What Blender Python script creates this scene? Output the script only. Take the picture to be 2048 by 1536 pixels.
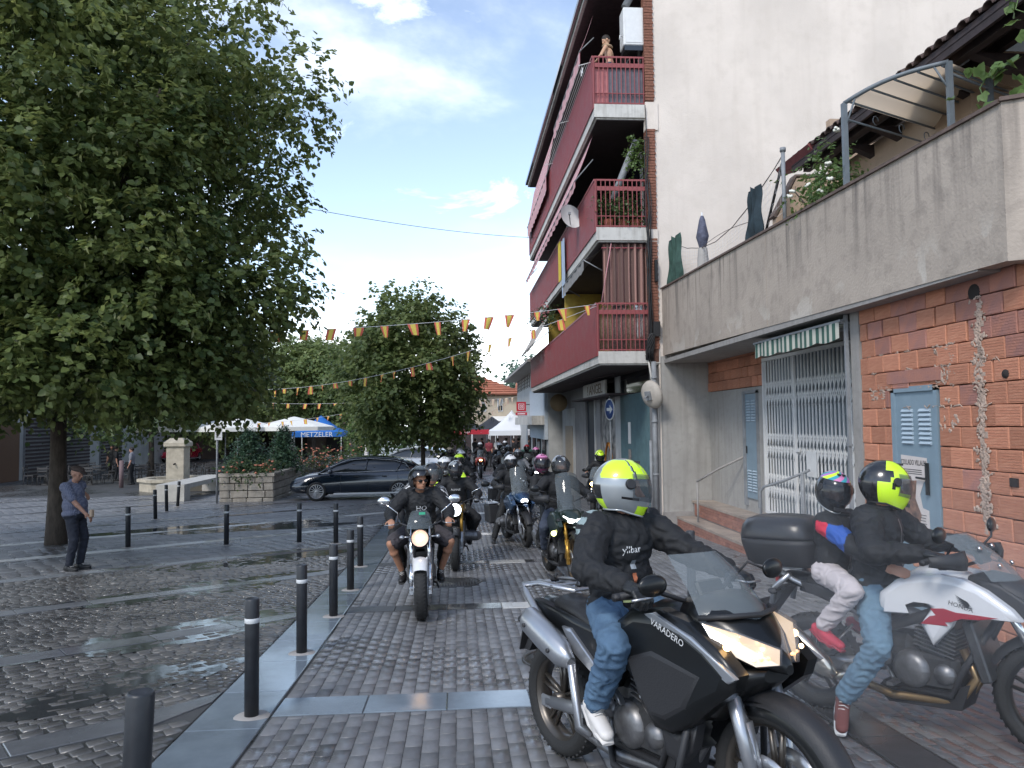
import bpy, math, random
import numpy as np
from mathutils import Vector, Matrix, Euler, noise as mnoise
random.seed(7); rng = np.random.default_rng(7)
S = bpy.context.scene
COL = S.collection
for o in list(bpy.data.objects): bpy.data.objects.remove(o)
R = math.radians

# ------------------------------------------------------------------ camera
yaw, pitch, roll = math.atan(112/1530), math.atan(79/1530), R(.65)
F0 = Vector((math.sin(yaw), math.cos(yaw), 0)); R0 = Vector((math.cos(yaw), -math.sin(yaw), 0)); U0 = Vector((0, 0, 1))
Fv = F0*math.cos(pitch)+U0*math.sin(pitch); Uv = U0*math.cos(pitch)-F0*math.sin(pitch)
Rv = R0*math.cos(roll)-Uv*math.sin(roll); Uv = Uv*math.cos(roll)+R0*math.sin(roll)
cam = bpy.data.objects.new('camera', bpy.data.cameras.new('camera')); COL.objects.link(cam)
cam.matrix_world = Matrix(((Rv.x, Uv.x, -Fv.x, 0), (Rv.y, Uv.y, -Fv.y, 0), (Rv.z, Uv.z, -Fv.z, 1.62), (0, 0, 0, 1)))
cam.data.sensor_width = 36; cam.data.lens = 1530/2048*36; cam.data.clip_start = .05; cam.data.clip_end = 3000
S.camera = cam

# ------------------------------------------------------------------ world
SUN_EL, SUN_AZ = R(42), R(215)      # azimuth clockwise from +Y: behind the camera, to the left
W = bpy.data.worlds.new('World'); S.world = W; W.use_nodes = True
nt = W.node_tree; nt.nodes.clear(); L = nt.links.new
def N(t, **k):
    n = nt.nodes.new(t)
    for a, b in k.items():
        if isinstance(b, (int, float, str, bool)) and hasattr(n, a): setattr(n, a, b)
    return n
sky = N('ShaderNodeTexSky', sky_type='NISHITA'); sky.sun_disc = False; sky.sun_elevation = SUN_EL; sky.sun_rotation = SUN_AZ
sky.air_density = 1.0; sky.dust_density = .25; sky.ozone_density = 1.6
tc = N('ShaderNodeTexCoord')
sep = N('ShaderNodeSeparateXYZ'); L(tc.outputs['Generated'], sep.inputs[0])
mz = N('ShaderNodeMath', operation='ADD'); L(sep.outputs[2], mz.inputs[0]); mz.inputs[1].default_value = .22
dx = N('ShaderNodeMath', operation='DIVIDE'); L(sep.outputs[0], dx.inputs[0]); L(mz.outputs[0], dx.inputs[1])
dy = N('ShaderNodeMath', operation='DIVIDE'); L(sep.outputs[1], dy.inputs[0]); L(mz.outputs[0], dy.inputs[1])
cb = N('ShaderNodeCombineXYZ'); L(dx.outputs[0], cb.inputs[0]); L(dy.outputs[0], cb.inputs[1])
cb.inputs[2].default_value = 2.78
no = N('ShaderNodeTexNoise'); L(cb.outputs[0], no.inputs[0]); no.inputs['Scale'].default_value = 1.15; no.inputs['Detail'].default_value = 9; no.inputs['Roughness'].default_value = .56; no.inputs['Distortion'].default_value = .25
cr = N('ShaderNodeValToRGB'); L(no.outputs[0], cr.inputs[0]); cr.color_ramp.elements[0].position = .50; cr.color_ramp.elements[1].position = .82
cr.color_ramp.interpolation = 'EASE'
# thick bright cloud bank low over the roofs
no2 = N('ShaderNodeTexNoise'); L(cb.outputs[0], no2.inputs[0]); no2.inputs['Scale'].default_value = .7; no2.inputs['Detail'].default_value = 5
hz = N('ShaderNodeMapRange'); hz.inputs[1].default_value = .24; hz.inputs[2].default_value = -.04; hz.inputs[3].default_value = 0; hz.inputs[4].default_value = 1; hz.interpolation_type = 'SMOOTHSTEP'
na = N('ShaderNodeMath', operation='MULTIPLY_ADD'); L(no2.outputs[0], na.inputs[0]); na.inputs[1].default_value = -.75; L(sep.outputs[2], na.inputs[2])
nb = N('ShaderNodeMath', operation='ADD'); L(na.outputs[0], nb.inputs[0]); nb.inputs[1].default_value = .36; L(nb.outputs[0], hz.inputs[0])
no3 = N('ShaderNodeTexNoise'); L(cb.outputs[0], no3.inputs[0]); no3.inputs['Scale'].default_value = 3.1; no3.inputs['Detail'].default_value = 7; no3.inputs['Roughness'].default_value = .6; no3.inputs['Distortion'].default_value = .5
cr3 = N('ShaderNodeMapRange'); L(no3.outputs[0], cr3.inputs[0]); cr3.inputs[1].default_value = .60; cr3.inputs[2].default_value = .74; cr3.inputs[4].default_value = .8
mx3 = N('ShaderNodeMath', operation='MAXIMUM'); L(cr.outputs[0], mx3.inputs[0]); L(cr3.outputs[0], mx3.inputs[1])
mxm = N('ShaderNodeMath', operation='MAXIMUM'); L(mx3.outputs[0], mxm.inputs[0]); L(hz.outputs[0], mxm.inputs[1])
mfac = N('ShaderNodeMath', operation='MULTIPLY'); L(mxm.outputs[0], mfac.inputs[0]); mfac.inputs[1].default_value = .93
bg1 = N('ShaderNodeBackground'); shs = N('ShaderNodeHueSaturation'); shs.inputs['Saturation'].default_value = .82; L(sky.outputs[0], shs.inputs['Color']); L(shs.outputs[0], bg1.inputs[0]); bg1.inputs[1].default_value = .112
bg2 = N('ShaderNodeBackground'); bg2.inputs[0].default_value = (.93, .97, 1, 1); bg2.inputs[1].default_value = .95
mx = N('ShaderNodeMixShader'); L(mfac.outputs[0], mx.inputs[0]); L(bg1.outputs[0], mx.inputs[1]); L(bg2.outputs[0], mx.inputs[2])
out = N('ShaderNodeOutputWorld'); L(mx.outputs[0], out.inputs[0])

sl = bpy.data.lights.new('sun', 'SUN'); sl.energy = .9; sl.angle = R(14); sl.color = (1, .95, .88)
so = bpy.data.objects.new('sun', sl); COL.objects.link(so)
sd = Vector((math.sin(SUN_AZ)*math.cos(SUN_EL), math.cos(SUN_AZ)*math.cos(SUN_EL), math.sin(SUN_EL)))
so.rotation_euler = sd.to_track_quat('Z', 'Y').to_euler()
S.view_settings.view_transform = 'Standard'; S.view_settings.look = 'None'; S.view_settings.exposure = 1.4; S.view_settings.gamma = 1
S.view_settings.use_curve_mapping = False
S.render.engine = 'CYCLES'
S.cycles.max_bounces = 6; S.cycles.transparent_max_bounces = 12

def g(y):   # the street falls gently away from the camera
    return -1.05*(1-math.exp(-y/13)) if y > 0 else -.081*y

# ------------------------------------------------------------------ materials
MATS = {}
def mat(name, col, rough=.6, metal=0, var=.0, vscale=8, bump=0, bscale=30, col2=None, coat=0, alpha=1, trans=0, ior=1.45, emit=None, estr=0, spec=.5, detail=4, stretch=None, sss=0, rvar=0, objvar=0, world=False):
    if name in MATS: return MATS[name]
    m = bpy.data.materials.new(name); m.use_nodes = True; t = m.node_tree; l = t.links.new
    b = t.nodes['Principled BSDF']
    c = (*col, 1)
    b.inputs['Base Color'].default_value = c; b.inputs['Roughness'].default_value = rough; b.inputs['Metallic'].default_value = metal
    b.inputs['Coat Weight'].default_value = coat; b.inputs['Coat Roughness'].default_value = .06
    b.inputs['Alpha'].default_value = alpha; b.inputs['Transmission Weight'].default_value = trans; b.inputs['IOR'].default_value = ior
    b.inputs['Specular IOR Level'].default_value = spec
    if emit: b.inputs['Emission Color'].default_value = (*emit, 1); b.inputs['Emission Strength'].default_value = estr
    if sss: b.inputs['Subsurface Weight'].default_value = sss; b.inputs['Subsurface Radius'].default_value = (.02, .008, .004)
    if var or bump or col2 or rvar or objvar:
        if world:
            ge = t.nodes.new('ShaderNodeNewGeometry'); vec = ge.outputs['Position']
        else:
            tcn = t.nodes.new('ShaderNodeTexCoord'); vec = tcn.outputs['Object']
        if stretch:
            mp = t.nodes.new('ShaderNodeMapping'); l(vec, mp.inputs[0]); mp.inputs['Scale'].default_value = stretch; vec = mp.outputs[0]
        n = t.nodes.new('ShaderNodeTexNoise'); l(vec, n.inputs[0]); n.inputs['Scale'].default_value = vscale; n.inputs['Detail'].default_value = detail; n.inputs['Roughness'].default_value = .6
        if var or col2:
            r = t.nodes.new('ShaderNodeValToRGB'); l(n.outputs[0], r.inputs[0])
            r.color_ramp.elements[0].position = .32; r.color_ramp.elements[1].position = .68
            lo = col2 if col2 else tuple(x*(1-var) for x in col); hi = col if col2 else tuple(min(1, x*(1+var)) for x in col)
            r.color_ramp.elements[0].color = (*lo, 1); r.color_ramp.elements[1].color = (*hi, 1)
            outc = r.outputs[0]
        else:
            outc = None
        if objvar:
            oi = t.nodes.new('ShaderNodeObjectInfo'); hs = t.nodes.new('ShaderNodeHueSaturation')
            mr = t.nodes.new('ShaderNodeMapRange'); l(oi.outputs['Random'], mr.inputs[0]); mr.inputs[3].default_value = 1-objvar; mr.inputs[4].default_value = 1+objvar
            l(mr.outputs[0], hs.inputs['Value'])
            if outc: l(outc, hs.inputs['Color'])
            else: hs.inputs['Color'].default_value = c
            outc = hs.outputs[0]
        if outc: l(outc, b.inputs['Base Color'])
        if rvar:
            mr = t.nodes.new('ShaderNodeMapRange'); l(n.outputs[0], mr.inputs[0]); mr.inputs[1].default_value = .35; mr.inputs[2].default_value = .65
            mr.inputs[3].default_value = rough-rvar; mr.inputs[4].default_value = rough+rvar; l(mr.outputs[0], b.inputs['Roughness'])
        if bump:
            n2 = t.nodes.new('ShaderNodeTexNoise'); l(vec, n2.inputs[0]); n2.inputs['Scale'].default_value = bscale; n2.inputs['Detail'].default_value = 5
            bp = t.nodes.new('ShaderNodeBump'); bp.inputs['Strength'].default_value = bump; bp.inputs['Distance'].default_value = .02; l(n2.outputs[0], bp.inputs['Height']); l(bp.outputs[0], b.inputs['Normal'])
    MATS[name] = m
    return m

# ------------------------------------------------------------------ mesh builder
class MB:
    def __init__(s): s.v = []; s.f = []; s.m = []; s.sm = []
    def add(s, vs, fs, mi=0, smooth=False):
        o = len(s.v); s.v.extend([tuple(v) for v in vs]); s.f.extend([tuple(i+o for i in f) for f in fs]); s.m.extend([mi]*len(fs)); s.sm.extend([smooth]*len(fs)); return s
    def merge(s, b, M=None, mi=None):
        vs = [tuple(M @ Vector(v)) for v in b.v] if M else b.v
        o = len(s.v); s.v.extend(vs); s.f.extend([tuple(i+o for i in f) for f in b.f]); s.m.extend(b.m if mi is None else [mi]*len(b.f)); s.sm.extend(b.sm); return s
    def box(s, c, d, rot=None, mi=0, bev=0):
        x, y, z = [q/2 for q in d]
        if bev:
            e = bev; vs = []
            for sz in (-1, 1):
                for (a, b_) in ((x, y-e), (x-e, y), (-x+e, y), (-x, y-e), (-x, -y+e), (-x+e, -y), (x-e, -y), (x, -y+e)): vs.append((a, b_, sz*(z-e)))
            top = [(a*(x-e)/x if abs(a) == x else a, b_*(y-e)/y if abs(b_) == y else b_, sg*z) for sg in (-1, 1) for (a, b_) in ((x-e, y-e), (-x+e, y-e), (-x+e, -y+e), (x-e, -y+e))]
            vs += top
            fs = [(i, (i+1) % 8, 8+(i+1) % 8, 8+i) for i in range(8)]
            fs += [(16, 17, 18, 19)[::-1], (20, 21, 22, 23)]
            for k, base in ((0, 16), (8, 20)):
                qs = [(0, 7, 3, 0), (1, 0, 0, 0)]
                t = [base+i for i in range(4)]
                ring = [k+i for i in range(8)]
                # corners: t0 near ring 0,1 ; t1 near 2,3 ; t2 near 4,5 ; t3 near 6,7
                ff = [(t[0], ring[0], ring[1]), (ring[1], ring[2], t[1], t[0]), (t[1], ring[2], ring[3]), (ring[3], ring[4], t[2], t[1]), (t[2], ring[4], ring[5]), (ring[5], ring[6], t[3], t[2]), (t[3], ring[6], ring[7]), (ring[7], ring[0], t[0], t[3])]
                fs += ff
        else:
            vs = [(a*x, b_*y, c_*z) for a in (-1, 1) for b_ in (-1, 1) for c_ in (-1, 1)]
            fs = [(0, 1, 3, 2), (4, 6, 7, 5), (0, 4, 5, 1), (2, 3, 7, 6), (0, 2, 6, 4), (1, 5, 7, 3)]
        M = (rot if isinstance(rot, Matrix) else Euler(rot).to_matrix()) if rot else None
        C = Vector(c)
        vs = [tuple((M @ Vector(v) if M else Vector(v))+C) for v in vs]
        return s.add(vs, fs, mi)
    def bb(s, x0, x1, y0, y1, z0, z1, mi=0): return s.box(((x0+x1)/2, (y0+y1)/2, (z0+z1)/2), (abs(x1-x0), abs(y1-y0), abs(z1-z0)), mi=mi)
    def rings(s, rs, mi=0, cap=True, smooth=True, closed=True):
        n = len(rs[0]); o = [v for r in rs for v in r]; fs = []
        for i in range(len(rs)-1):
            for j in range(n if closed else n-1):
                k = (j+1) % n; fs.append((i*n+j, i*n+k, (i+1)*n+k, (i+1)*n+j))
        s.add(o, fs, mi, smooth)
        if cap:
            b = len(s.v)-len(o)
            s.f.append(tuple(b+i for i in range(n))[::-1]); s.f.append(tuple(b+(len(rs)-1)*n+i for i in range(n))); s.m += [mi, mi]; s.sm += [False, False]
        return s
    def tube(s, path, r, n=8, mi=0, cap=True, smooth=True, flat=None):
        P = [Vector(p) for p in path]; rr = r if isinstance(r, (list, tuple)) else [r]*len(P)
        rs = []; up = None
        for i, p in enumerate(P):
            d = (P[min(i+1, len(P)-1)]-P[max(i-1, 0)]).normalized()
            if up is None: up = Vector((0, 0, 1)) if abs(d.z) < .9 else Vector((1, 0, 0))
            a = d.cross(up)
            if a.length < 1e-4: up = Vector((0, 1, 0)); a = d.cross(up)
            a.normalize(); b = a.cross(d).normalized(); up = b
            fx, fz = flat if flat else (1, 1)
            rs.append([tuple(p+a*math.cos(2*math.pi*k/n)*rr[i]*fx+b*math.sin(2*math.pi*k/n)*rr[i]*fz) for k in range(n)])
        return s.rings(rs, mi, cap, smooth)
    def cyl(s, p0, p1, r0, r1=None, n=12, mi=0, smooth=True): return s.tube([p0, p1], [r0, r1 if r1 is not None else r0], n, mi, True, smooth)
    def caps(s, p0, p1, r0, r1, n=10, mi=0, sc=(1, 1)):
        P0, P1 = Vector(p0), Vector(p1); d = (P1-P0); d = d.normalized() if d.length > 1e-6 else Vector((0, 0, 1)); pth = []; rr = []
        for k in (80, 55, 25): pth.append(P0-d*r0*math.sin(R(k))); rr.append(r0*math.cos(R(k)))
        pth.append(P0); rr.append(r0); pth.append(P1); rr.append(r1)
        for k in (25, 55, 80): pth.append(P1+d*r1*math.sin(R(k))); rr.append(r1*math.cos(R(k)))
        return s.tube(pth, rr, n, mi, True, True, sc)
    def ell(s, c, r, rot=None, n=16, m=10, mi=0):
        C = Vector(c); M = (rot if isinstance(rot, Matrix) else Euler(rot).to_matrix()) if rot else Matrix.Identity(3)
        rs = []
        for i in range(m+1):
            th = math.pi*(.02+.96*i/m); rs.append([tuple(M @ Vector((r[0]*math.sin(th)*math.cos(2*math.pi*k/n), r[1]*math.sin(th)*math.sin(2*math.pi*k/n), -r[2]*math.cos(th)))+C) for k in range(n)])
        return s.rings(rs, mi, True, True)
    def lathe(s, prof, c=(0, 0, 0), axis='Z', n=24, mi=0, cap=False, a0=0, a1=2*math.pi, smooth=True):
        rs = []; full = abs(a1-a0-2*math.pi) < 1e-6
        for k in range(n+(0 if full else 1)):
            a = a0+(a1-a0)*k/n; ring = []
            for (r, h) in prof:
                x, y = r*math.cos(a), r*math.sin(a)
                p = {'Z': (x, y, h), 'Y': (x, h, y), 'X': (h, x, y)}[axis]
                ring.append((p[0]+c[0], p[1]+c[1], p[2]+c[2]))
            rs.append(ring)
        if full: rs.append(rs[0])
        return s.rings(rs, mi, False, smooth, closed=False)
    def prism(s, poly, h0, h1, axis='Y', mi=0, smooth=False):
        # poly: 2d points; axis Y: (x,z) extruded along y ; Z: (x,y) along z ; X: (y,z) along x
        f = {'Y': lambda p, h: (p[0], h, p[1]), 'Z': lambda p, h: (p[0], p[1], h), 'X': lambda p, h: (h, p[0], p[1])}[axis]
        n = len(poly); vs = [f(p, h0) for p in poly]+[f(p, h1) for p in poly]
        fs = [tuple(range(n))[::-1], tuple(range(n, 2*n))]+[(i, (i+1) % n, n+(i+1) % n, n+i) for i in range(n)]
        return s.add(vs, fs, mi, smooth)
    def mesh(s, name, mats, recalc=True):
        me = bpy.data.meshes.new(name); me.from_pydata(s.v, [], s.f)
        for m in (mats if isinstance(mats, (list, tuple)) else [mats]): me.materials.append(m)
        me.polygons.foreach_set('material_index', s.m); me.polygons.foreach_set('use_smooth', s.sm); me.update()
        if recalc:
            import bmesh
            bm = bmesh.new(); bm.from_mesh(me); bmesh.ops.recalc_face_normals(bm, faces=bm.faces); bm.to_mesh(me); bm.free()
        return me

def tagp(o, label=None, cat=None, group=None, kind=None):
    if label: o['label'] = label
    if cat: o['category'] = cat
    if group: o['group'] = group
    if kind: o['kind'] = kind
    return o
def thing(name, label, cat, loc=(0, 0, 0), rz=0, group=None, rot=None):
    o = bpy.data.objects.new(name, None); COL.objects.link(o); o.location = loc; o.rotation_euler = rot or (0, 0, rz); o.empty_display_size = .1
    return tagp(o, label, cat, group)
def link(name, me, parent=None, loc=None):
    o = bpy.data.objects.new(name, me); COL.objects.link(o)
    if parent is not None: o.parent = parent
    if loc is not None: o.location = loc
    return o
def root_of(p):
    while p.parent: p = p.parent
    return p
def part(p, name, mb, mats, world=False, label=None, kind=None, sub=False):
    """mb in the thing's local frame, or in world space (thing unrotated) with world=True"""
    if world:
        w = root_of(p).location; mb.v = [(v[0]-w.x, v[1]-w.y, v[2]-w.z) for v in mb.v]
    return tagp(link(name, mb.mesh(name, mats), p), label, kind=kind)
def solo(name, mb, mats, label=None, cat=None, group=None, kind=None, loc=None):
    if loc is not None: mb.v = [(v[0]-loc[0], v[1]-loc[1], v[2]-loc[2]) for v in mb.v]
    return tagp(link(name, mb.mesh(name, mats), None, loc), label, cat, group, kind)
def dup(o, parent=None, loc=None, rz=None, label=None, group=None):
    c = o.copy(); COL.objects.link(c)
    if parent is not None: c.parent = parent
    if loc is not None: c.location = loc
    if rz is not None: c.rotation_euler = (0, 0, rz)
    if label: c['label'] = label
    if group: c['group'] = group
    for ch in [x for x in KIDS.get(o.name, [])] or list(o.children): dup(ch, c)
    return c
KIDS = {}
TMP = bpy.data.scenes.new('workbench')
JUNK = []
def evaluate(ob):
    TMP.collection.objects.link(ob); vl = TMP.view_layers[0]; vl.update(); dg = vl.depsgraph
    e = bpy.data.meshes.new_from_object(ob.evaluated_get(dg)); TMP.collection.objects.unlink(ob); return e
def text_mb(txt, size=1, ext=.002, mi=0):
    cu = bpy.data.curves.new('lettering', 'FONT'); cu.body = txt; cu.size = size; cu.extrude = ext; cu.align_x = 'CENTER'; cu.align_y = 'CENTER'; cu.resolution_u = 2
    ob = bpy.data.objects.new('lettering', cu); me = evaluate(ob)
    mb = MB(); mb.add([tuple(v.co) for v in me.vertices], [tuple(p.vertices) for p in me.polygons], mi)
    JUNK.extend([ob, me, cu])
    return mb
def fuse(mb, voxel, smooth=4, fac=.5, wr=0, wf=10, wstretch=(1, 1, 1)):
    """union of closed overlapping shapes into one smooth surface"""
    me = bpy.data.meshes.new('fused'); me.from_pydata(mb.v, [], mb.f); me.update()
    ob = bpy.data.objects.new('fused', me)
    m = ob.modifiers.new('r', 'REMESH'); m.mode = 'VOXEL'; m.voxel_size = voxel; m.use_smooth_shade = True
    if smooth: q = ob.modifiers.new('s', 'SMOOTH'); q.iterations = smooth; q.factor = fac
    e = evaluate(ob); JUNK.extend([ob, me])
    if wr:
        nV = len(e.vertices); co = np.empty(nV*3, 'f'); no_ = np.empty(nV*3, 'f'); e.vertices.foreach_get('co', co); e.vertices.foreach_get('normal', no_); co = co.reshape(-1, 3); nn = mnoise.noise
        pts = (co*np.array(wstretch, 'f')*wf).tolist(); dv = np.empty(nV, 'f')
        for i, (x, y, z) in enumerate(pts):
            ax = x+1.6*nn((x*.7, y*.7, z*.7)); ay = y+1.6*nn((x*.7+9, y*.7+2, z*.7+4)); n = nn((ax, ay, z)); dv[i] = wr*(.7-2.2*abs(n)+.3*nn((x*2.7, y*2.7, z*2.7)))
        co += no_.reshape(-1, 3)*dv[:, None]; e.vertices.foreach_set('co', co.ravel())
        e.update()
    return e
def fpart(p, name, me, mats, label=None):
    me.materials.clear()
    for m in (mats if isinstance(mats, (list, tuple)) else [mats]): me.materials.append(m)
    me.name = name
    return tagp(link(name, me, p), label)
# ================================================================== GROUND
def np_mesh(name, V, F, mats, MI=None, smooth=False):
    """V (n,3), F (m,4)"""
    me = bpy.data.meshes.new(name); me.vertices.add(len(V)); me.vertices.foreach_set('co', np.asarray(V, 'f').ravel())
    k = F.shape[1]; me.loops.add(F.size); me.loops.foreach_set('vertex_index', F.ravel().astype('i'))
    me.polygons.add(len(F)); me.polygons.foreach_set('loop_start', np.arange(0, F.size, k, dtype='i')); me.polygons.foreach_set('loop_total', np.full(len(F), k, 'i'))
    for m in (mats if isinstance(mats, (list, tuple)) else [mats]): me.materials.append(m)
    if MI is not None: me.polygons.foreach_set('material_index', np.asarray(MI, 'i'))
    if smooth: me.polygons.foreach_set('use_smooth', np.ones(len(F), bool))
    me.update(calc_edges=True); return me

def wet(name, dry, dark, r_wet, r_dry, pscale, thr, bump=.25, bscale=60, objvar=.0, attr=True, pud=.5):
    """rain-wet stone: glossy where water lies (world-space pattern), per-stone tone from the 'tone' attribute"""
    m = bpy.data.materials.new(name); m.use_nodes = True; t = m.node_tree; l = t.links.new; b = t.nodes['Principled BSDF']
    ge = t.nodes.new('ShaderNodeNewGeometry'); n = t.nodes.new('ShaderNodeTexNoise'); l(ge.outputs['Position'], n.inputs[0]); n.inputs['Scale'].default_value = pscale; n.inputs['Detail'].default_value = 4
    r = t.nodes.new('ShaderNodeMapRange'); l(n.outputs[0], r.inputs[0]); r.inputs[1].default_value = thr-.07; r.inputs[2].default_value = thr+.07; r.interpolation_type = 'SMOOTHSTEP'
    rr = t.nodes.new('ShaderNodeMapRange'); l(r.outputs[0], rr.inputs[0]); rr.inputs[3].default_value = r_dry; rr.inputs[4].default_value = r_wet
    n3 = t.nodes.new('ShaderNodeTexNoise'); l(ge.outputs['Position'], n3.inputs[0]); n3.inputs['Scale'].default_value = 7; n3.inputs['Detail'].default_value = 6
    ra = t.nodes.new('ShaderNodeMath'); ra.operation = 'MULTIPLY_ADD'; l(n3.outputs[0], ra.inputs[0]); ra.inputs[1].default_value = .22; l(rr.outputs[0], ra.inputs[2])
    rs = t.nodes.new('ShaderNodeMath'); rs.operation = 'SUBTRACT'; l(ra.outputs[0], rs.inputs[0]); rs.inputs[1].default_value = .09; rs.use_clamp = True; l(rs.outputs[0], b.inputs['Roughness'])
    cm = t.nodes.new('ShaderNodeMixRGB'); cm.inputs[1].default_value = (*dry, 1); cm.inputs[2].default_value = (*dark, 1)
    n4 = t.nodes.new('ShaderNodeTexNoise'); l(ge.outputs['Position'], n4.inputs[0]); n4.inputs['Scale'].default_value = 1.7; n4.inputs['Detail'].default_value = 8; n4.inputs['Roughness'].default_value = .7
    cr_ = t.nodes.new('ShaderNodeMapRange'); l(n4.outputs[0], cr_.inputs[0]); cr_.inputs[1].default_value = .35; cr_.inputs[2].default_value = .65; l(cr_.outputs[0], cm.inputs[0])
    hs = t.nodes.new('ShaderNodeHueSaturation'); l(cm.outputs[0], hs.inputs['Color'])
    if attr:
        at = t.nodes.new('ShaderNodeAttribute'); at.attribute_name = 'tone'; l(at.outputs['Fac'], hs.inputs['Value'])
        if objvar:
            oi = t.nodes.new('ShaderNodeObjectInfo'); mr = t.nodes.new('ShaderNodeMapRange'); l(oi.outputs['Random'], mr.inputs[0]); mr.inputs[3].default_value = 1-objvar; mr.inputs[4].default_value = 1+objvar; l(mr.outputs[0], hs.inputs['Value'])
    l(hs.outputs[0], b.inputs['Base Color'])
    n2 = t.nodes.new('ShaderNodeTexNoise'); l(ge.outputs['Position'], n2.inputs[0]); n2.inputs['Scale'].default_value = bscale; n2.inputs['Detail'].default_value = 4
    inv = t.nodes.new('ShaderNodeMapRange'); l(r.outputs[0], inv.inputs[0]); inv.inputs[3].default_value = bump; inv.inputs[4].default_value = bump*.25
    bp = t.nodes.new('ShaderNodeBump'); bp.inputs['Distance'].default_value = .01; l(inv.outputs[0], bp.inputs['Strength']); l(n2.outputs[0], bp.inputs['Height']); l(bp.outputs[0], b.inputs['Normal'])
    b.inputs['Specular IOR Level'].default_value = .6
    return m
M_joint = wet('wet grit joint', (.055, .054, .052), (.035, .035, .034), .25, .7, .5, .5, .6, 90, attr=False)
PV = dict(dry=(.165, .163, .165), dark=(.105, .105, .108))
M_paver = wet('wet grey paver', PV['dry'], PV['dark'], .2, .46, .55, .52, .12, 90)
M_paver_o = wet('wet grey paver single', PV['dry'], PV['dark'], .2, .46, .55, .52, .12, 90, objvar=.13)
M_sett = wet('wet brown granite sett', (.125, .117, .108), (.06, .058, .056), .09, .4, .38, .5, .22, 60)
M_sett_o = wet('wet brown granite sett single', (.125, .117, .108), (.06, .058, .056), .09, .4, .38, .5, .22, 60, objvar=.28)
M_slab = wet('wet grey slab tinted sky blue', (.185, .22, .25), (.125, .15, .175), .05, .18, .6, .45, .22, 140, objvar=.14)  # grey slab; the blue sky reflection is put into its colour
M_slab2 = wet('wet grey plaza slab', (.15, .152, .155), (.10, .103, .108), .08, .32, .6, .5, .2, 140, objvar=.16)
M_white = wet('pale granite slab', (.55, .54, .5), (.4, .39, .37), .15, .4, .8, .5, .2, 120, objvar=.08)
M_dslab = wet('dark granite slab', (.06, .06, .062), (.04, .04, .042), .12, .38, .8, .5, .2, 120, objvar=.15)

# the ground sheet out to the horizon
ys = sorted(set([-60, -30, -10, -4]+[round(i*.5, 2) for i in range(0, 100)]+list(range(50, 120, 5))+[130, 160, 200, 260, 340, 450, 600]))
gm = MB(); xs = [-600, -60, -20, -8, 0, 8, 20, 60, 600]
gm.add([(x, y, g(y)-.016) for y in ys for x in xs], [(j*len(xs)+i, j*len(xs)+i+1, (j+1)*len(xs)+i+1, (j+1)*len(xs)+i) for j in range(len(ys)-1) for i in range(len(xs)-1)], smooth=True)
ground = solo('ground', gm, M_joint, kind='structure')

def gz(a): return np.where(a > 0, -1.05*(1-np.exp(-np.maximum(a, 0)/13)), -.081*a)
def stones(cx, cy, lx, ly, ang, z0=0., h=.012, bev=.0025, jit=.0008, tilt=.0012, shape=.0, xmax=None):
    """arrays of block centres -> V,F,tone ; 8 base/top verts w/ bevelled top"""
    n = len(cx); ca, sa = math.cos(ang), math.sin(ang)
    # local footprint corners
    C = np.array([(-1, -1), (1, -1), (1, 1), (-1, 1)], float)*.5
    base = C[None]*np.stack([lx, ly], -1)[:, None]; j = rng.normal(0, 1, (n, 4, 2))*shape
    base = base+j; cen = base.mean(1, keepdims=True); d = base-cen; ln = np.linalg.norm(d, axis=2, keepdims=True); top = cen+d*(1-bev*1.4/ln)
    hz_ = h+rng.normal(0, jit, (n, 1)); tl = rng.normal(0, tilt, (n, 2))
    lay = []
    for P, dz in ((base, -.012), (base, None), (top, 'top')):
        x = P[..., 0]*ca-P[..., 1]*sa+cx[:, None]; y = P[..., 0]*sa+P[..., 1]*ca+cy[:, None]
        if xmax is not None: x = np.minimum(x, xmax)
        zz = gz(y)+z0-.016
        til = P[..., 0]*tl[:, :1]+P[..., 1]*tl[:, 1:]
        if dz == -.012: z = zz-.01
        elif dz is None: z = zz+hz_-bev+til
        else: z = zz+hz_+til
        lay.append(np.stack([x, y, z], -1))
    V = np.concatenate(lay, 1).reshape(-1, 3)   # 12 per stone
    q = [(8, 9, 10, 11)]+[(4+i, 4+(i+1) % 4, 8+(i+1) % 4, 8+i) for i in range(4)]+[(i, (i+1) % 4, 4+(i+1) % 4, 4+i) for i in range(4)]
    F = (np.array(q)[None]+np.arange(n)[:, None, None]*12).reshape(-1, 4)
    return V, F
def set_tone(me, tone, per=12):
    a = me.attributes.new('tone', 'FLOAT', 'POINT'); a.data.foreach_set('value', np.repeat(tone, per).astype('f'))
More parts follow.
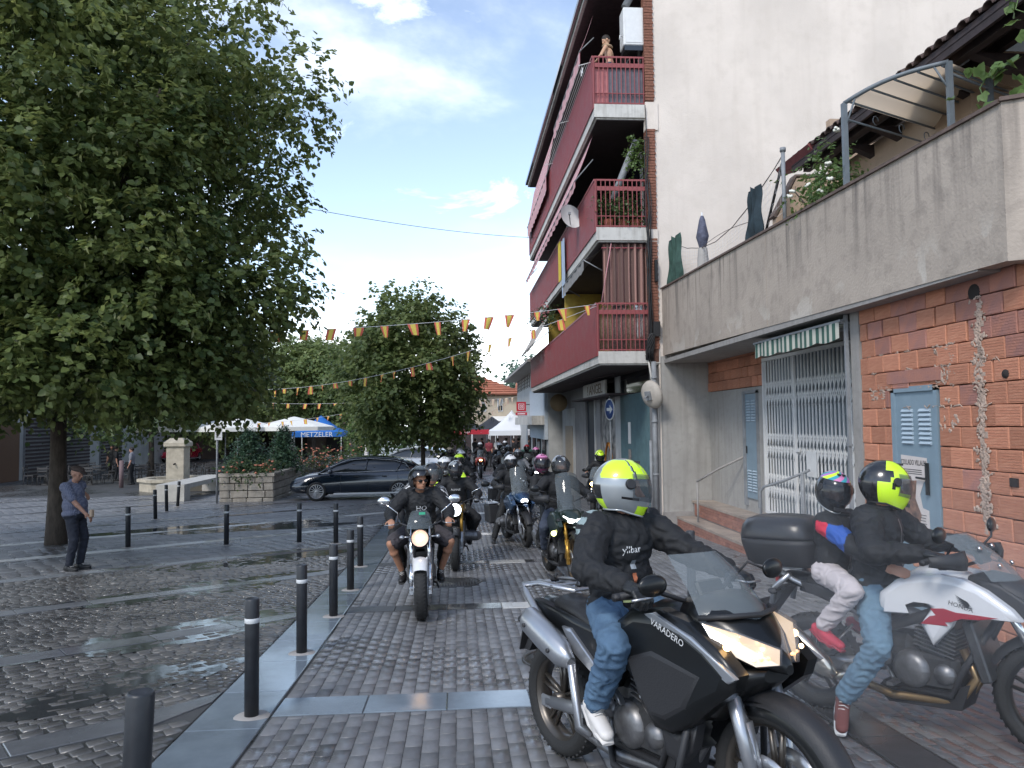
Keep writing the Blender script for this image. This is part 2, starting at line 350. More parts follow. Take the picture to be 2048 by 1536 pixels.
def pave(cx, cy, lx, ly, ang, parent, name, stuffname, m_one, m_all, nsingle=300, tone=.14, **k):
    cx, cy, lx, ly = map(np.asarray, (cx, cy, lx, ly))
    dist = (cx**2+cy**2)/(1+0*cx); vis = (np.abs(np.arctan2(cx, cy)-math.atan(112/1530)) < R(34.5)) & (cy > 1.95)
    order = np.argsort(np.where(vis, dist, 1e9)); one = order[:min(nsingle, int(vis.sum()))]; rest = np.setdiff1d(np.arange(len(cx)), one)
    if len(rest):
        V, F = stones(cx[rest], cy[rest], lx[rest], ly[rest], ang, **k)
        V -= np.array(root_of(parent).location)
        me = np_mesh(stuffname, V, F, m_all); set_tone(me, rng.normal(1, tone, len(rest)).clip(.5, 1.6)); o = link(stuffname, me, parent); o['kind'] = 'stuff'
    for i in one:
        V, F = stones(cx[i:i+1], cy[i:i+1], lx[i:i+1], ly[i:i+1], ang, **k)
        c = np.array([cx[i], cy[i], float(gz(np.array(cy[i])))]); me = np_mesh(name, V-c, F, m_one)
        link(name, me, parent, Vector(c)-root_of(parent).location)

def stretcher(x0, x1, y0, y1, w, l, gap=.0045, skip=None):
    cx = []; cy = []; n = int((x1-x0)/w); w = (x1-x0)/n
    for i in range(n):
        off = (i % 2)*l/2; y = y0-off
        while y < y1:
            a, b = max(y, y0), min(y+l, y1); xc = x0+(i+.5)*w
            if b-a > .04 and not (skip and skip(xc, (a+b)/2)): cx.append((xc, (a+b)/2, w-gap, b-a-gap))
            y += l
    A = np.array(cx); A[:, 0] += rng.normal(0, .0015, len(A)); A[:, 1] += rng.normal(0, .002, len(A)); return A.T
road = solo('road', MB().add([(x, y, g(y)-.008) for y in ys if 0 <= y <= 60 for x in (-1.28, 2.4)], [(2*i, 2*i+1, 2*i+3, 2*i+2) for i in range(len([y for y in ys if 0 <= y <= 60])-1)], smooth=True), M_joint, kind='structure')
bands = [(5.45, 5.86), (9.02, 9.36), (12.62, 12.94), (16.6, 16.92), (21.2, 21.5), (26.5, 26.8)]
def inband(x, y): return any(a-.05 < y < b+.05 for a, b in bands)
holes = [(.98, 6.72, .44), (-.1, 10.95, .45)]
def inhole(x, y): return any((x-a)**2+(y-b)**2 < (c+.01)**2 for a, b, c in holes)
segs = [2.0]+[v for b in bands for v in b]+[38.0]
AA = []
for a, b in zip(segs[::2], segs[1::2]): AA.append(stretcher(-1.27, 2.39, a+.004, b-.004, .104, .205, skip=inhole))
A = np.concatenate(AA, 1)
pave(A[0], A[1], A[2], A[3], 0, road, 'paver', 'paver_field', M_paver_o, M_paver)
# bands of long slabs across the road
def slab(parent, x0, x1, y0, y1, m, name='band_slab', h=.016):
    b = MB(); cx, cy = (x0+x1)/2, (y0+y1)/2; e = .006
    v = []
    for ins, dz in ((0, -.03), (0, h-.016-.004), (e, h-.016)):
        for (sx, sy) in ((-1, -1), (1, -1), (1, 1), (-1, 1)):
            x = cx+sx*((x1-x0)/2-ins-.003); y = cy+sy*((y1-y0)/2-ins-.003); v.append((x-cx, y-cy, g(y)+dz-g(cy)))
    b.add(v, [(8, 9, 10, 11)]+[(q*4+i, q*4+(i+1) % 4, q*4+4+(i+1) % 4, q*4+4+i) for q in (0, 1) for i in range(4)])
    return link(name, b.mesh(name, m), parent, Vector((cx, cy, g(cy)))-root_of(parent).location)
x = -1.28
for w in (.62, .58, .6, .66, .62, .6): slab(road, x, min(x+w, 2.4), 5.45, 5.86, M_slab); x += w
for bi, (a, b) in enumerate(bands[1:]):
    x = -1.28; k = 0
    while x < 2.35:
        w = min(.55+.05*((k*7+bi) % 3), 2.4-x); mm = M_dslab if x < .2 or x > (1.0 if bi < 2 else 1.6) else M_white
        slab(road, x, x+w, a, b, mm); x += w; k += 1
# strip of slabs the bollards stand on
strip = solo('kerb_strip', MB().add([(x, y, g(y)-.007) for y in ys if 0 <= y <= 40 for x in (-1.78, -1.285)], [(2*i, 2*i+1, 2*i+3, 2*i+2) for i in range(len([y for y in ys if 0 <= y <= 40])-1)], smooth=True), M_joint, kind='structure')
y = 1.9; k = 0
while y < 30:
    w = .78+.06*(k % 3); slab(strip, -1.775, -1.29, y, y+w, M_slab, 'kerb_slab', .017); y += w; k += 1
# right pavement
pav = solo('pavement', MB().add([(x, y, g(y)-.006) for y in ys if 0 <= y <= 60 for x in (2.72, 5.3)], [(2*i, 2*i+1, 2*i+3, 2*i+2) for i in range(len([y for y in ys if 0 <= y <= 60])-1)], smooth=True), M_joint, kind='structure')
pst = solo('pavement_edge', MB().add([(x, y, g(y)-.0075) for y in ys if 0 <= y <= 40 for x in (2.4, 2.72)], [(2*i, 2*i+1, 2*i+3, 2*i+2) for i in range(len([y for y in ys if 0 <= y <= 40])-1)], smooth=True), M_joint, kind='structure')
y = 2.2
while y < 34: slab(pst, 2.41, 2.71, y, y+.8, M_dslab, 'kerb_slab', .018); y += .8
A = stretcher(2.73, 4.95, 2.6, 30, .104, .205)
pave(A[0], A[1], A[2], A[3], 0, pav, 'paver', 'paver_field', M_paver_o, M_paver, 120)
# plaza: granite setts near, pavers beyond, slab bands running obliquely through both
TH = R(37); ct, st = math.cos(TH), math.sin(TH)
def uv(x, y): return x*ct+y*st, -x*st+y*ct
plaza = solo('plaza', MB().add([(x, y, g(y)-.009) for y in ys if 0 <= y <= 60 for x in (-40, -1.79)], [(2*i, 2*i+1, 2*i+3, 2*i+2) for i in range(len([y for y in ys if 0 <= y <= 60])-1)], smooth=True), M_joint, kind='structure')
nb_ = [2.9, 5.5, 8.1, 10.7, 13.5, 16.1, 18.7, 21.3, 23.9, 26.5, 29.1, 31.7]
def field(s, l, n0, n1, xmin, ymax, ymin, jitter):
    out_ = []; v = n0; row = 0
    while v < n1:
        if any(b-.02 < v < b+.33+s*.5 for b in nb_): v += .01; row += 0; continue
        u = -14+random.random()*.1
        while u < 30:
            w = l*(1+random.uniform(-.16, .16)) if jitter else l; uc = u+w/2; x = uc*ct-v*st; y = uc*st+v*ct
            if x < -1.80+s*.2 and x > xmin and ymin < y < ymax and x > -y*.72-1.2: out_.append((x, y, w-.012, s-.012))
            u += w
        v += s; row += 1
    return np.array(out_).T
A = field(.118, .13, 0, 13.6, -12, 14, 2.0, True)
pave(A[0]+rng.normal(0, .005, A.shape[1]), A[1]+rng.normal(0, .005, A.shape[1]), A[2], A[3], TH, plaza, 'sett', 'sett_field', M_sett_o, M_sett, tone=.2, h=.014, bev=.007, jit=.0016, tilt=.007, shape=.006, xmax=-1.785)
A = field(.13, .26, 13.6, 34, -24, 30, 9, False)
pave(A[0], A[1], A[2], A[3], TH, plaza, 'paver', 'paver_field', M_paver_o, M_paver, nsingle=0, tone=.14, jit=.001, xmax=-1.785)
def obslab(u0, u1, v0, v1, m):
    P = [(u*ct-v*st, u*st+v*ct) for u, v in ((u0, v0), (u1, v0), (u1, v1), (u0, v1))]
    if not all(-22 < x and y > 1.9 for x, y in P) or all(x > -1.79 for x, y in P): return
    P = [(min(x, -1.787), y) for x, y in P]
    cx = sum(p[0] for p in P)/4; cy = sum(p[1] for p in P)/4
    if cx < -cy*.72-1.5 or cy > 30: return
    v = []
    for k, dz in ((1, -.03), (1, -.003), (.985, .001)):
        for x, y in P: xx, yy = cx+(x-cx)*k, cy+(y-cy)*k; v.append((xx-cx, yy-cy, g(yy)+dz-g(cy)))
    b = MB().add(v, [(8, 9, 10, 11)]+[(q*4+i, q*4+(i+1) % 4, q*4+4+(i+1) % 4, q*4+4+i) for q in (0, 1) for i in range(4)])
    link('band_slab', b.mesh('band_slab', m), plaza, (cx, cy, g(cy)))
for k, b in enumerate(nb_[:-2]):
    u = -8.
    while u < 28: obslab(u+.004, u+.796, b, b+.3, M_white if b in (16.1, 18.7) else M_slab2); u += .8
# rain water lying in the joints and hollows
def puddle(cx, cy, a, b_, ang, seed, label, dz=-.0019):
    random.seed(seed); ph = [random.uniform(0, 6.28) for _ in range(5)]; n = 48; rings_ = []
    def pt(k, i):
        t_ = 2*math.pi*i/n; r_ = k*(1+.16*math.sin(2*t_+ph[0])+.14*math.sin(3*t_+ph[1])+.1*math.sin(5*t_+ph[2])+.07*math.sin(9*t_+ph[3])); x, y = a*r_*math.cos(t_), b_*r_*math.sin(t_); X = min(cx+x*math.cos(ang)-y*math.sin(ang), -1.79) if cx < -1.9 else cx+x*math.cos(ang)-y*math.sin(ang); Y = cy+x*math.sin(ang)+y*math.cos(ang); return (X, Y, g(Y)+dz)
    b = MB(); b.rings([[pt(k, i) for i in range(n)] for k in (.02, .25, .5, .75, 1)], 0, False, True); o = solo('puddle', b, M_water, label, 'puddle', loc=(cx, cy, g(cy)))
M_water = mat('rain water film', (.04, .042, .043), .085, bump=.1, bscale=5, spec=.7)
puddle(-2.9, 8.2, 1.5, .55, R(37), 1, 'bluish puddle over the setts left of the second and third bollards')
puddle(-3.6, 10.9, 1.9, .5, R(37), 2, 'long shallow puddle over the setts in front of the standing man')
puddle(-2.6, 6.4, .8, .4, R(50), 3, 'small puddle over the setts left of the second bollard')
puddle(-3.4, 13.6, 1.6, .5, R(37), 4, 'thin puddle on the paving behind the row of bollards')
puddle(-5.6, 19, 3.2, .9, R(20), 5, 'broad wet film on the paving before the stone planter', -.0028)
# iron covers in the road
M_iron = mat('cast iron', (.09, .088, .085), .38, .7, var=.3, bump=.3)
def manhole(x, y, r, kind, label):
    t = thing('manhole_cover', label, 'manhole cover', (x, y, g(y)-.001), rot=(math.atan((g(y+.1)-g(y-.1))/.2), 0, 0))
    part(t, 'frame_ring', MB().lathe([(r, -.02), (r, .002), (r-.015, .004), (r-.035, .002), (r-.035, -.02)], n=40), M_iron)
    b = MB().lathe([(0.001, -.006), (r-.04, -.006), (r-.04, -.02)], n=40); part(t, 'lid', b, M_iron)
    q = MB()
    if kind == 'grate':
        for i in range(-9, 10):
            xx = i*.04; hh = math.sqrt(max(0, (r-.05)**2-xx*xx)); q.box((xx, 0, -.001), (.018, 2*hh, .01))
    else:
        for rr in (.12, .22, .33): q.lathe([(rr, -.006), (rr, 0), (rr+.014, 0), (rr+.014, -.006)], n=32)
        for i in range(12):
            a = i*math.pi/6; q.box((math.cos(a)*.28, math.sin(a)*.28, -.003), (.09, .016, .006), (0, 0, a))
        q.box((0, 0, -.003), (.02, .22, .006)); q.box((0, 0, -.003), (.22, .02, .006))
        for i in range(-3, 4): q.box((i*.03, .05, -.003), (.012, .05, .006))
    part(t, 'relief', q, M_iron)
manhole(.98, 6.72, .43, 'lid', 'round iron manhole cover with ringed relief behind the black motorcycle')
manhole(-.1, 10.95, .44, 'grate', 'round slotted iron drain cover in front of the gold forked motorcycle')
# ================================================================== BUILDINGS ON THE RIGHT
def stain(name, col, dark, pale=None, zt=None, rough=.85, scale=1.0, streak=.6, bump=.3):
    """plaster/concrete: rain streaks running down, soft mottling, pale efflorescence"""
    m = bpy.data.materials.new(name); m.use_nodes = True; t = m.node_tree; l = t.links.new; b = t.nodes['Principled BSDF']; b.inputs['Roughness'].default_value = rough
    ge = t.nodes.new('ShaderNodeNewGeometry')
    def noise(sc, det, mp=None, d=0):
        v = ge.outputs['Position']
        if mp: q = t.nodes.new('ShaderNodeMapping'); q.inputs['Scale'].default_value = mp; l(v, q.inputs[0]); v = q.outputs[0]
        n = t.nodes.new('ShaderNodeTexNoise'); n.inputs['Scale'].default_value = sc; n.inputs['Detail'].default_value = det; n.inputs['Distortion'].default_value = d; l(v, n.inputs[0]); return n.outputs[0]
    def ramp(x, a, c, inv=False):
        r = t.nodes.new('ShaderNodeMapRange'); l(x, r.inputs[0]); r.inputs[1].default_value = a; r.inputs[2].default_value = c
        if inv: r.inputs[3].default_value = 1; r.inputs[4].default_value = 0
        return r.outputs[0]
    def mul(a, c):
        q = t.nodes.new('ShaderNodeMath'); q.operation = 'MULTIPLY'; l(a, q.inputs[0])
        if isinstance(c, float): q.inputs[1].default_value = c
        else: l(c, q.inputs[1])
        return q.outputs[0]
    def mix(f, a, c):
        q = t.nodes.new('ShaderNodeMixRGB'); l(f, q.inputs[0])
        for i, v in ((1, a), (2, c)):
            if isinstance(v, tuple): q.inputs[i].default_value = (*v, 1)
            else: l(v, q.inputs[i])
        return q.outputs[0]
    base = mix(ramp(noise(1.1*scale, 8), .35, .65), tuple(x*.86 for x in col), col)
    base = mix(mul(ramp(noise(6*scale, 6), .5, .75), .35), base, dark)
    s = ramp(noise(2.2*scale, 5, (3.2, 3.2, .22)), .5, .72)
    if zt:
        sp = t.nodes.new('ShaderNodeSeparateXYZ'); l(ge.outputs['Position'], sp.inputs[0]); s = mul(s, ramp(sp.outputs[2], zt[0], zt[1]))
    base = mix(mul(s, streak), base, dark)
    if pale:
        pn = ramp(noise(1.3, 6, None, .6), .56, .6); pz = t.nodes.new('ShaderNodeSeparateXYZ'); l(ge.outputs['Position'], pz.inputs[0])
        base = mix(mul(mul(pn, ramp(pz.outputs[2], pale[1], pale[2], True)), .75), base, pale[0])
    l(base, b.inputs['Base Color'])
    bp = t.nodes.new('ShaderNodeBump'); bp.inputs['Strength'].default_value = bump; bp.inputs['Distance'].default_value = .02; l(noise(28, 6), bp.inputs['Height']); l(bp.outputs[0], b.inputs['Normal'])
    MATS[name] = m; return m
M_stucco = stain('white stucco', (.70, .62, .545), (.54, .47, .40), None, None, .9, .6, .3, .35)
M_parapet = stain('weathered render', (.42, .355, .295), (.13, .11, .095), ((.56, .52, .46), 2.9, 3.5), (3.3, 4.4), .88, 1, 1.0, .35)
M_cement = stain('grey cement render', (.36, .345, .32), (.22, .205, .19), None, None, .9, 1.2, .5, .4)
M_conc = stain('concrete', (.32, .30, .28), (.17, .16, .15), None, None, .85, 1.5, .4, .3)
M_fascia = stain('white painted slab edge', (.56, .54, .50), (.27, .25, .22), None, None, .8, 1.5, .7, .2)
M_brick = mat('hollow clay block', (.54, .255, .160), .9, var=.0, col2=(.46, .19, .115), vscale=7, bump=.5, bscale=36, objvar=.17, stretch=(1, 1, 6))
M_brick2 = mat('purplish clay block', (.33, .165, .14), .82, col2=(.43, .19, .13), vscale=5, bump=.35, bscale=40, objvar=.16)
M_mortar = mat('pale mortar', (.40, .30, .24), .9, var=.25, bump=.6)
M_dark = mat('dark void', (.03, .024, .022), .9)
M_joint2 = mat('recessed joint', (.10, .05, .035), .95, var=.3)
M_smallbrick = mat('red facing brick', (.20, .085, .055), .85, var=.3, vscale=20, bump=.4)
M_red = mat('oxide red painted metal', (.215, .045, .05), .5, var=.12, vscale=3, bump=.05, rvar=.08)
M_redrail = mat('red railing paint', (.25, .06, .06), .5)
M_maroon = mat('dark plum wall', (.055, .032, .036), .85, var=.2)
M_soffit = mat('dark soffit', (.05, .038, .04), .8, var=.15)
M_grey = mat('grey wall', (.20, .20, .205), .8, var=.12, vscale=2, bump=.2)
M_lgrey = mat('light grey wall', (.38, .385, .38), .8, var=.12, vscale=2, bump=.2)
M_teal = mat('teal painted metal', (.085, .15, .17), .5, var=.14, vscale=4)
M_bluegrey = mat('blue grey metal door', (.20, .27, .32), .45, var=.07, vscale=5)
M_white_m = mat('white enamel', (.66, .66, .65), .35, var=.05)
M_pipe = mat('grey pipe', (.22, .23, .24), .5, var=.15)
M_glassd = mat('dark window glass', (.02, .022, .025), .06, spec=.8)
M_blackp = mat('black rubbery plastic', (.018, .018, .019), .5)
M_yellow = mat('mustard blind', (.45, .33, .07), .8, var=.1)
def stripe(name, cols, freq, axis=1, rough=.85):
    m = bpy.data.materials.new(name); m.use_nodes = True; t = m.node_tree; l = t.links.new; b = t.nodes['Principled BSDF']; b.inputs['Roughness'].default_value = rough
    tcn = t.nodes.new('ShaderNodeTexCoord'); sp = t.nodes.new('ShaderNodeSeparateXYZ'); l(tcn.outputs['Object'], sp.inputs[0])
    a = t.nodes.new('ShaderNodeMath'); a.operation = 'MULTIPLY'; l(sp.outputs[axis], a.inputs[0]); a.inputs[1].default_value = freq
    f = t.nodes.new('ShaderNodeMath'); f.operation = 'FRACT'; l(a.outputs[0], f.inputs[0])
    c = t.nodes.new('ShaderNodeValToRGB'); l(f.outputs[0], c.inputs[0]); c.color_ramp.interpolation = 'CONSTANT'
    c.color_ramp.elements[0].color = (*cols[0], 1)
    for i in range(1, len(cols)):
        e = c.color_ramp.elements[1] if i == 1 else c.color_ramp.elements.new(i/len(cols)); e.position = i/len(cols); e.color = (*cols[i], 1)
    l(c.outputs[0], b.inputs['Base Color']); MATS[name] = m; return m
M_awn = stripe('pink striped canvas', [(.42, .10, .12), (.55, .42, .42), (.42, .10, .12), (.62, .50, .50)], 5)
M_awng = stripe('green white striped canvas', [(.50, .49, .42), (.045, .11, .085)], 6.2)
M_awngrey = mat('grey canvas', (.24, .23, .22), .9, var=.2)
M_curt = stripe('brown striped curtain', [(.12, .07, .06), (.32, .18, .15), (.15, .08, .07), (.12, .07, .06)], 7, axis=0)

def cloth(path_fn, nu, nv, thick=.004):
    """path_fn(u,v)->point ; two sided sheet"""
    b = MB(); vs = [path_fn(i/nu, j/nv) for j in range(nv+1) for i in range(nu+1)]
    b.add(vs, [(j*(nu+1)+i, j*(nu+1)+i+1, (j+1)*(nu+1)+i+1, (j+1)*(nu+1)+i) for j in range(nv) for i in range(nu)], smooth=True); return b

def sheer(nm, c, f_=.5):
    m = mat(nm, c, .85, var=.08, vscale=2); t_ = m.node_tree; tl = t_.nodes.new('ShaderNodeBsdfTranslucent'); tl.inputs[0].default_value = (*c, 1); mx_ = t_.nodes.new('ShaderNodeMixShader'); mx_.inputs[0].default_value = f_; t_.links.new(t_.nodes['Principled BSDF'].outputs[0], mx_.inputs[1]); t_.links.new(tl.outputs[0], mx_.inputs[2]); t_.links.new(mx_.outputs[0], t_.nodes['Material Output'].inputs[0]); return m
# ---- apartment building with red balconies
AP = thing('apartment_building', 'four storey apartment building with red balconies and blank pale end wall', 'building', (4.7, 17.3, g(17.3)))
b = MB(); b.bb(4.67, 13.6, 17.3, 17.5, -1.2, 12.6); part(AP, 'end_wall', b, M_stucco, True)
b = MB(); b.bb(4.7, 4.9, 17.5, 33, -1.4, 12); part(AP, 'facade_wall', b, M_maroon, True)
b = MB(); b.bb(4.9, 13.4, 17.5, 33, 11.8, 12); b.bb(4.9, 13.4, 32.8, 33, -1.3, 12); b.bb(13.2, 13.4, 17.5, 33, -1, 12); part(AP, 'rear_walls', b, M_stucco, True)
b = MB()
z = 3.3; k = 0
while z < 12.4:
    if not (8.45 < z < 9.1 or 5.85 < z < 6.05):
        e = .012*(k % 2)+random.uniform(0, .006); b.bb(4.47, 4.672+e, 17.262-e*.5, 17.5, z, z+.056)
    z += .068; k += 1
part(AP, 'brick_quoin', b, M_smallbrick, True, kind='stuff')
b = MB(); b.bb(4.48, 4.668, 17.275, 17.5, 3.0, 12.5); part(AP, 'quoin_mortar', b, M_joint2, True)
b = MB(); b.bb(4.46, 4.76, 17.26, 17.45, 8.44, 9.1); part(AP, 'quoin_patch', b, M_stucco, True)
b = MB(); b.bb(4.46, 4.7, 17.26, 17.45, 5.8, 6.1); part(AP, 'quoin_patch', b, M_stucco, True)
SL = [(2.97, 3.25), (5.83, 6.13), (8.73, 9.04)]
for a, c in SL:
    b = MB(); b.bb(3.26, 4.7, 17.28, 33, a, c); b.bb(3.31, 4.7, 17.33, 32.95, a-.035, a); part(AP, 'balcony_slab', b, M_fascia, True)
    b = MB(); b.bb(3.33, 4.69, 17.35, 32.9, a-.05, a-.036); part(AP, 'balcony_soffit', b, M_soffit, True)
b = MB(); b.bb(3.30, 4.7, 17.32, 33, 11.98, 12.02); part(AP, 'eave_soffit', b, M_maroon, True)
b = MB(); b.bb(3.22, 4.75, 17.2, 33.1, 12.02, 12.2); part(AP, 'eave_fascia', b, M_fascia, True)
b = MB(); b.bb(3.12, 3.22, 17.15, 33.15, 12.12, 12.24); b.bb(3.2, 5, 17.1, 33.15, 12.2, 12.26); part(AP, 'gutter', b, M_glassd, True)
RT = [4.35, 7.24, 10.17]
for fl, rt in enumerate(RT):
    z0 = SL[fl][1]-.10; y = 17.36; 
    while y < 32.9:
        w = min(1.2, 32.95-y); b = MB(); b.bb(3.235, 3.252, y+.004, y+w-.004, z0, rt-.02)
        n = 10
        for i in range(n): yy = y+w*(i+.5)/n; b.bb(3.226, 3.236, yy-.018, yy+.018, z0, rt-.03)
        part(AP, 'balcony_panel', b, M_red, True); y += w
    b = MB(); b.bb(3.22, 3.28, 17.3, 33, rt-.02, rt+.03)
    part(AP, 'handrail', b, M_redrail, True)
    b = MB(); b.bb(3.24, 4.47, 17.30, 17.34, rt-.01, rt+.03); b.bb(3.24, 4.47, 17.30, 17.33, rt-.24, rt-.14); b.bb(3.24, 4.47, 17.30, 17.33, SL[fl][1]+.02, SL[fl][1]+.05); b.bb(3.24, 4.47, 17.30, 17.33, SL[fl][1]+.26, SL[fl][1]+.28)
    n = 12
    for i in range(n): x = 3.28+i*1.16/(n-1); b.bb(x-.009, x+.009, 17.29, 17.31, SL[fl][1]-.08, rt-.01)
    b.bb(3.24, 3.28, 17.29, 17.33, z0, rt+.02); part(AP, 'end_railing', b, M_redrail, True)
# what closes each end railing
b = MB(); b.bb(3.62, 4.44, 17.37, 17.385, 9.08, 9.95)
for i in range(7): b.bb(3.62+i*.12, 3.63+i*.12, 17.362, 17.37, 9.08, 9.95)
part(AP, 'grey_screen', b, mat('grey screen board', (.14, .13, .15), .6, var=.2), True)
b = MB(); b.bb(3.30, 3.6, 17.37, 17.385, 9.08, 9.98); part(AP, 'pink_screen', b, mat('pink screen board', (.42, .15, .15), .6, var=.15), True)
b = MB()
for i in range(90):
    x = 3.3+i*.0128; b.cyl((x, 17.38+random.uniform(-.006, .006), 3.3), (x+random.uniform(-.01, .01), 17.38, 4.25+random.uniform(-.08, .1)), .006, n=5)
part(AP, 'reed_screen', b, mat('weathered reed', (.22, .14, .12), .9, var=.5, vscale=30, objvar=0), True)
b = cloth(lambda u, v: (3.42+u*1.04, 17.44+.045*math.sin(u*40)+.01*math.sin(v*5+u*9), 4.33+v*1.46), 80, 6); part(AP, 'striped_curtain', b, M_curt, True)
b = MB(); b.cyl((3.4, 17.42, 5.68), (4.5, 17.42, 5.68), .012); b.cyl((3.62, 17.36, 5.78), (3.36, 17.36, 4.35), .012); part(AP, 'curtain_rail', b, M_awn, True)
# windows and doors at the back of the balconies
for fl, (a, c) in enumerate(SL):
    for y0 in (18.6, 22.4, 26.3, 30):
        b = MB(); b.bb(4.64, 4.7, y0-.06, y0+1.86, c, c+2.25); f_ = part(AP, 'balcony_door', b, M_fascia, True)
        q = MB(); q.bb(4.62, 4.639, y0, y0+.88, c+.05, c+2.15); q.bb(4.62, 4.639, y0+.92, y0+1.8, c+.05, c+2.15); part(f_, 'pane', q, M_yellow if (fl == 0 and y0 in (22.4, 26.3)) or (fl == 1 and y0 > 26) else M_glassd, True)
for yy in (24.2, 28.6):
    for fl, (a, c) in enumerate(SL[:1]): b = MB(); b.bb(3.5, 4.69, yy, yy+.06, c, c+2.5); part(AP, 'balcony_divider', b, M_yellow, True)
# ground floor
G0 = -1.2
def wallpiece(name, y0, y1, z0, z1, m, x=4.62, t=.08, label=None):
    b = MB(); b.bb(x, x+t, y0, y1, z0, z1); return part(AP, name, b, m, True, label)
wallpiece('shop_wall', 17.5, 18.05, G0, 2.95, M_grey); wallpiece('shop_wall', 18.05, 21.25, 2.38, 2.95, M_glassd)
for i in range(3):   # teal garage door leaves
    y0 = 18.07+i*1.06; b = MB(); b.bb(4.60, 4.64, y0, y0+1.04, g(19.5)+.03, 2.36)
    for k in range(10): b.bb(4.592, 4.60, y0+.05+k*.1, y0+.075+k*.1, g(19.5)+.06, 2.34)
    part(AP, 'garage_door_leaf', b, M_teal, True)
b = MB(); b.bb(4.585, 4.59, 19.95, 20.25, 1.05, 1.62); part(AP, 'paper_notice', b, M_white_m, True)
b = MB(); b.bb(4.585, 4.59, 19.95, 20.25, .35, .9); part(AP, 'paper_notice', b, mat('old poster', (.25, .22, .2), .8, var=.5, vscale=20), True)
wallpiece('shop_wall', 21.25, 21.95, G0, 2.95, M_lgrey, 4.6, .1)
wallpiece('mural_panel', 21.95, 24.3, G0, 2.42, mat('poster covered shutter', (.34, .32, .30), .7, col2=(.045, .05, .055), vscale=3.2, detail=2), 4.66, .04)
wallpiece('shop_wall', 24.3, 25.1, G0, 2.95, M_grey, 4.6, .1); wallpiece('shop_wall', 21.95, 27.2, 2.42, 2.95, M_glassd, 4.6, .1)
wallpiece('doorway', 25.1, 27.1, G0, 2.42, mat('navy doorway', (.015, .02, .03), .6), 4.68, .02)
wallpiece('door_jamb', 25.02, 25.16, G0, 2.42, M_lgrey, 4.56, .1); wallpiece('shop_wall', 27.1, 29.6, G0, 2.95, M_grey, 4.6, .1)
wallpiece('door_frame', 29.5, 32.9, G0, 2.2, M_lgrey, 4.58, .1); wallpiece('beige_door', 30.0, 31.9, G0, 1.5, mat('beige door', (.27, .23, .18), .6, var=.1), 4.55, .03); wallpiece('shop_wall', 29.6, 33, 2.2, 2.95, M_grey, 4.6, .1)
b = MB(); b.bb(4.3, 4.36, 21.9, 25.7, 2.42, 2.86); part(AP, 'sign_box', b, M_fascia, True, 'weathered cream sign box above a shop door')
sg = MB()
t_ = text_mb('? ANGEL', .42, .003); sg.merge(t_, Matrix.Translation((4.296, 23.6, 2.63)) @ Matrix.Rotation(-math.pi/2, 4, 'Z') @ Matrix.Rotation(math.pi/2, 4, 'X') @ Matrix.Diagonal((1.7, 1, 1, 1)))
part(AP, 'sign_lettering', sg, mat('brown faded paint', (.13, .085, .05), .8), True)
b = MB(); b.bb(4.1, 4.6, 20.3, 27, 2.36, 2.41); b.cyl((3.6, 26, 2.93), (4.2, 20, 2.9), .02); part(AP, 'sign_ledge', b, M_soffit, True)
b = MB(); b.lathe([(.001, .03), (.36, .03), (.36, -.03), (.001, -.03)], (4.2, 31.2, 2.45), 'Y', 24); part(AP, 'round_lamp', b, mat('tan disc', (.3, .22, .13), .6), True)
b = MB(); b.lathe([(.62, -.02), (.62, .02), (.55, .02), (.55, -.02)], (4.58, 22.9, .1), 'X', 30); b.v = [(v[0], v[1], .1+(v[2]-.1)*1.5) for v in b.v]; part(AP, 'orange_hoop', b, mat('orange paint', (.42, .17, .02), .6), True)
# pipes and cables on the corner
b = MB(); b.cyl((4.52, 17.2, -.78), (4.52, 17.2, 3.0), .06); b.cyl((4.42, 17.22, -.8), (4.42, 17.22, 1.2), .035)
for z in (.4, 1.6, 2.6): b.cyl((4.52, 17.2, z), (4.52, 17.2, z+.05), .075)
part(AP, 'drain_pipe', b, M_pipe, True)
b = MB()
for i in range(9):
    x = 4.44+.02*(i % 4); p = [(x+.03*math.sin(zz*2+i)+random.uniform(-.01, .01), 17.22-.02*(i % 3)-.02*math.sin(zz*3+i), zz) for zz in np.arange(3.0, 5.9+.8*(i % 5), .25)]; b.tube(p, .012, 5)
for i in range(6):
    b.tube([(4.45+.25*math.sin(t*2+i)*.4, 17.2-.05*math.cos(t+i), 3.35+.3*math.cos(t*1.3+i)) for t in np.arange(0, 5, .5)], .014, 5)
b.box((4.6, 17.2, 3.75), (.16, .1, .34)); b.box((4.62, 17.2, 5.1), (.06, .1, .5)); part(AP, 'cables', b, M_blackp, True)
b = MB(); b.tube([(4.5, 17.25, 3.0), (4.55, 17.2, 2.7), (4.58, 17.2, 2.2)], .03); b.tube([(4.42, 17.25, 3.0), (4.46, 17.2, 2.6), (4.5, 17.2, 2.3)], .022); part(AP, 'white_conduit', b, M_fascia, True)
b = MB(); b.cyl((4.35, 17.75, 8.35), (3.75, 17.75, 6.9), .085, n=14); part(AP, 'flue_pipe', b, M_pipe, True)
b = MB(); b.cyl((4.5, 17.6, 12.3), (4.1, 17.6, 11.55), .09, n=14); part(AP, 'flue_pipe', b, M_pipe, True)
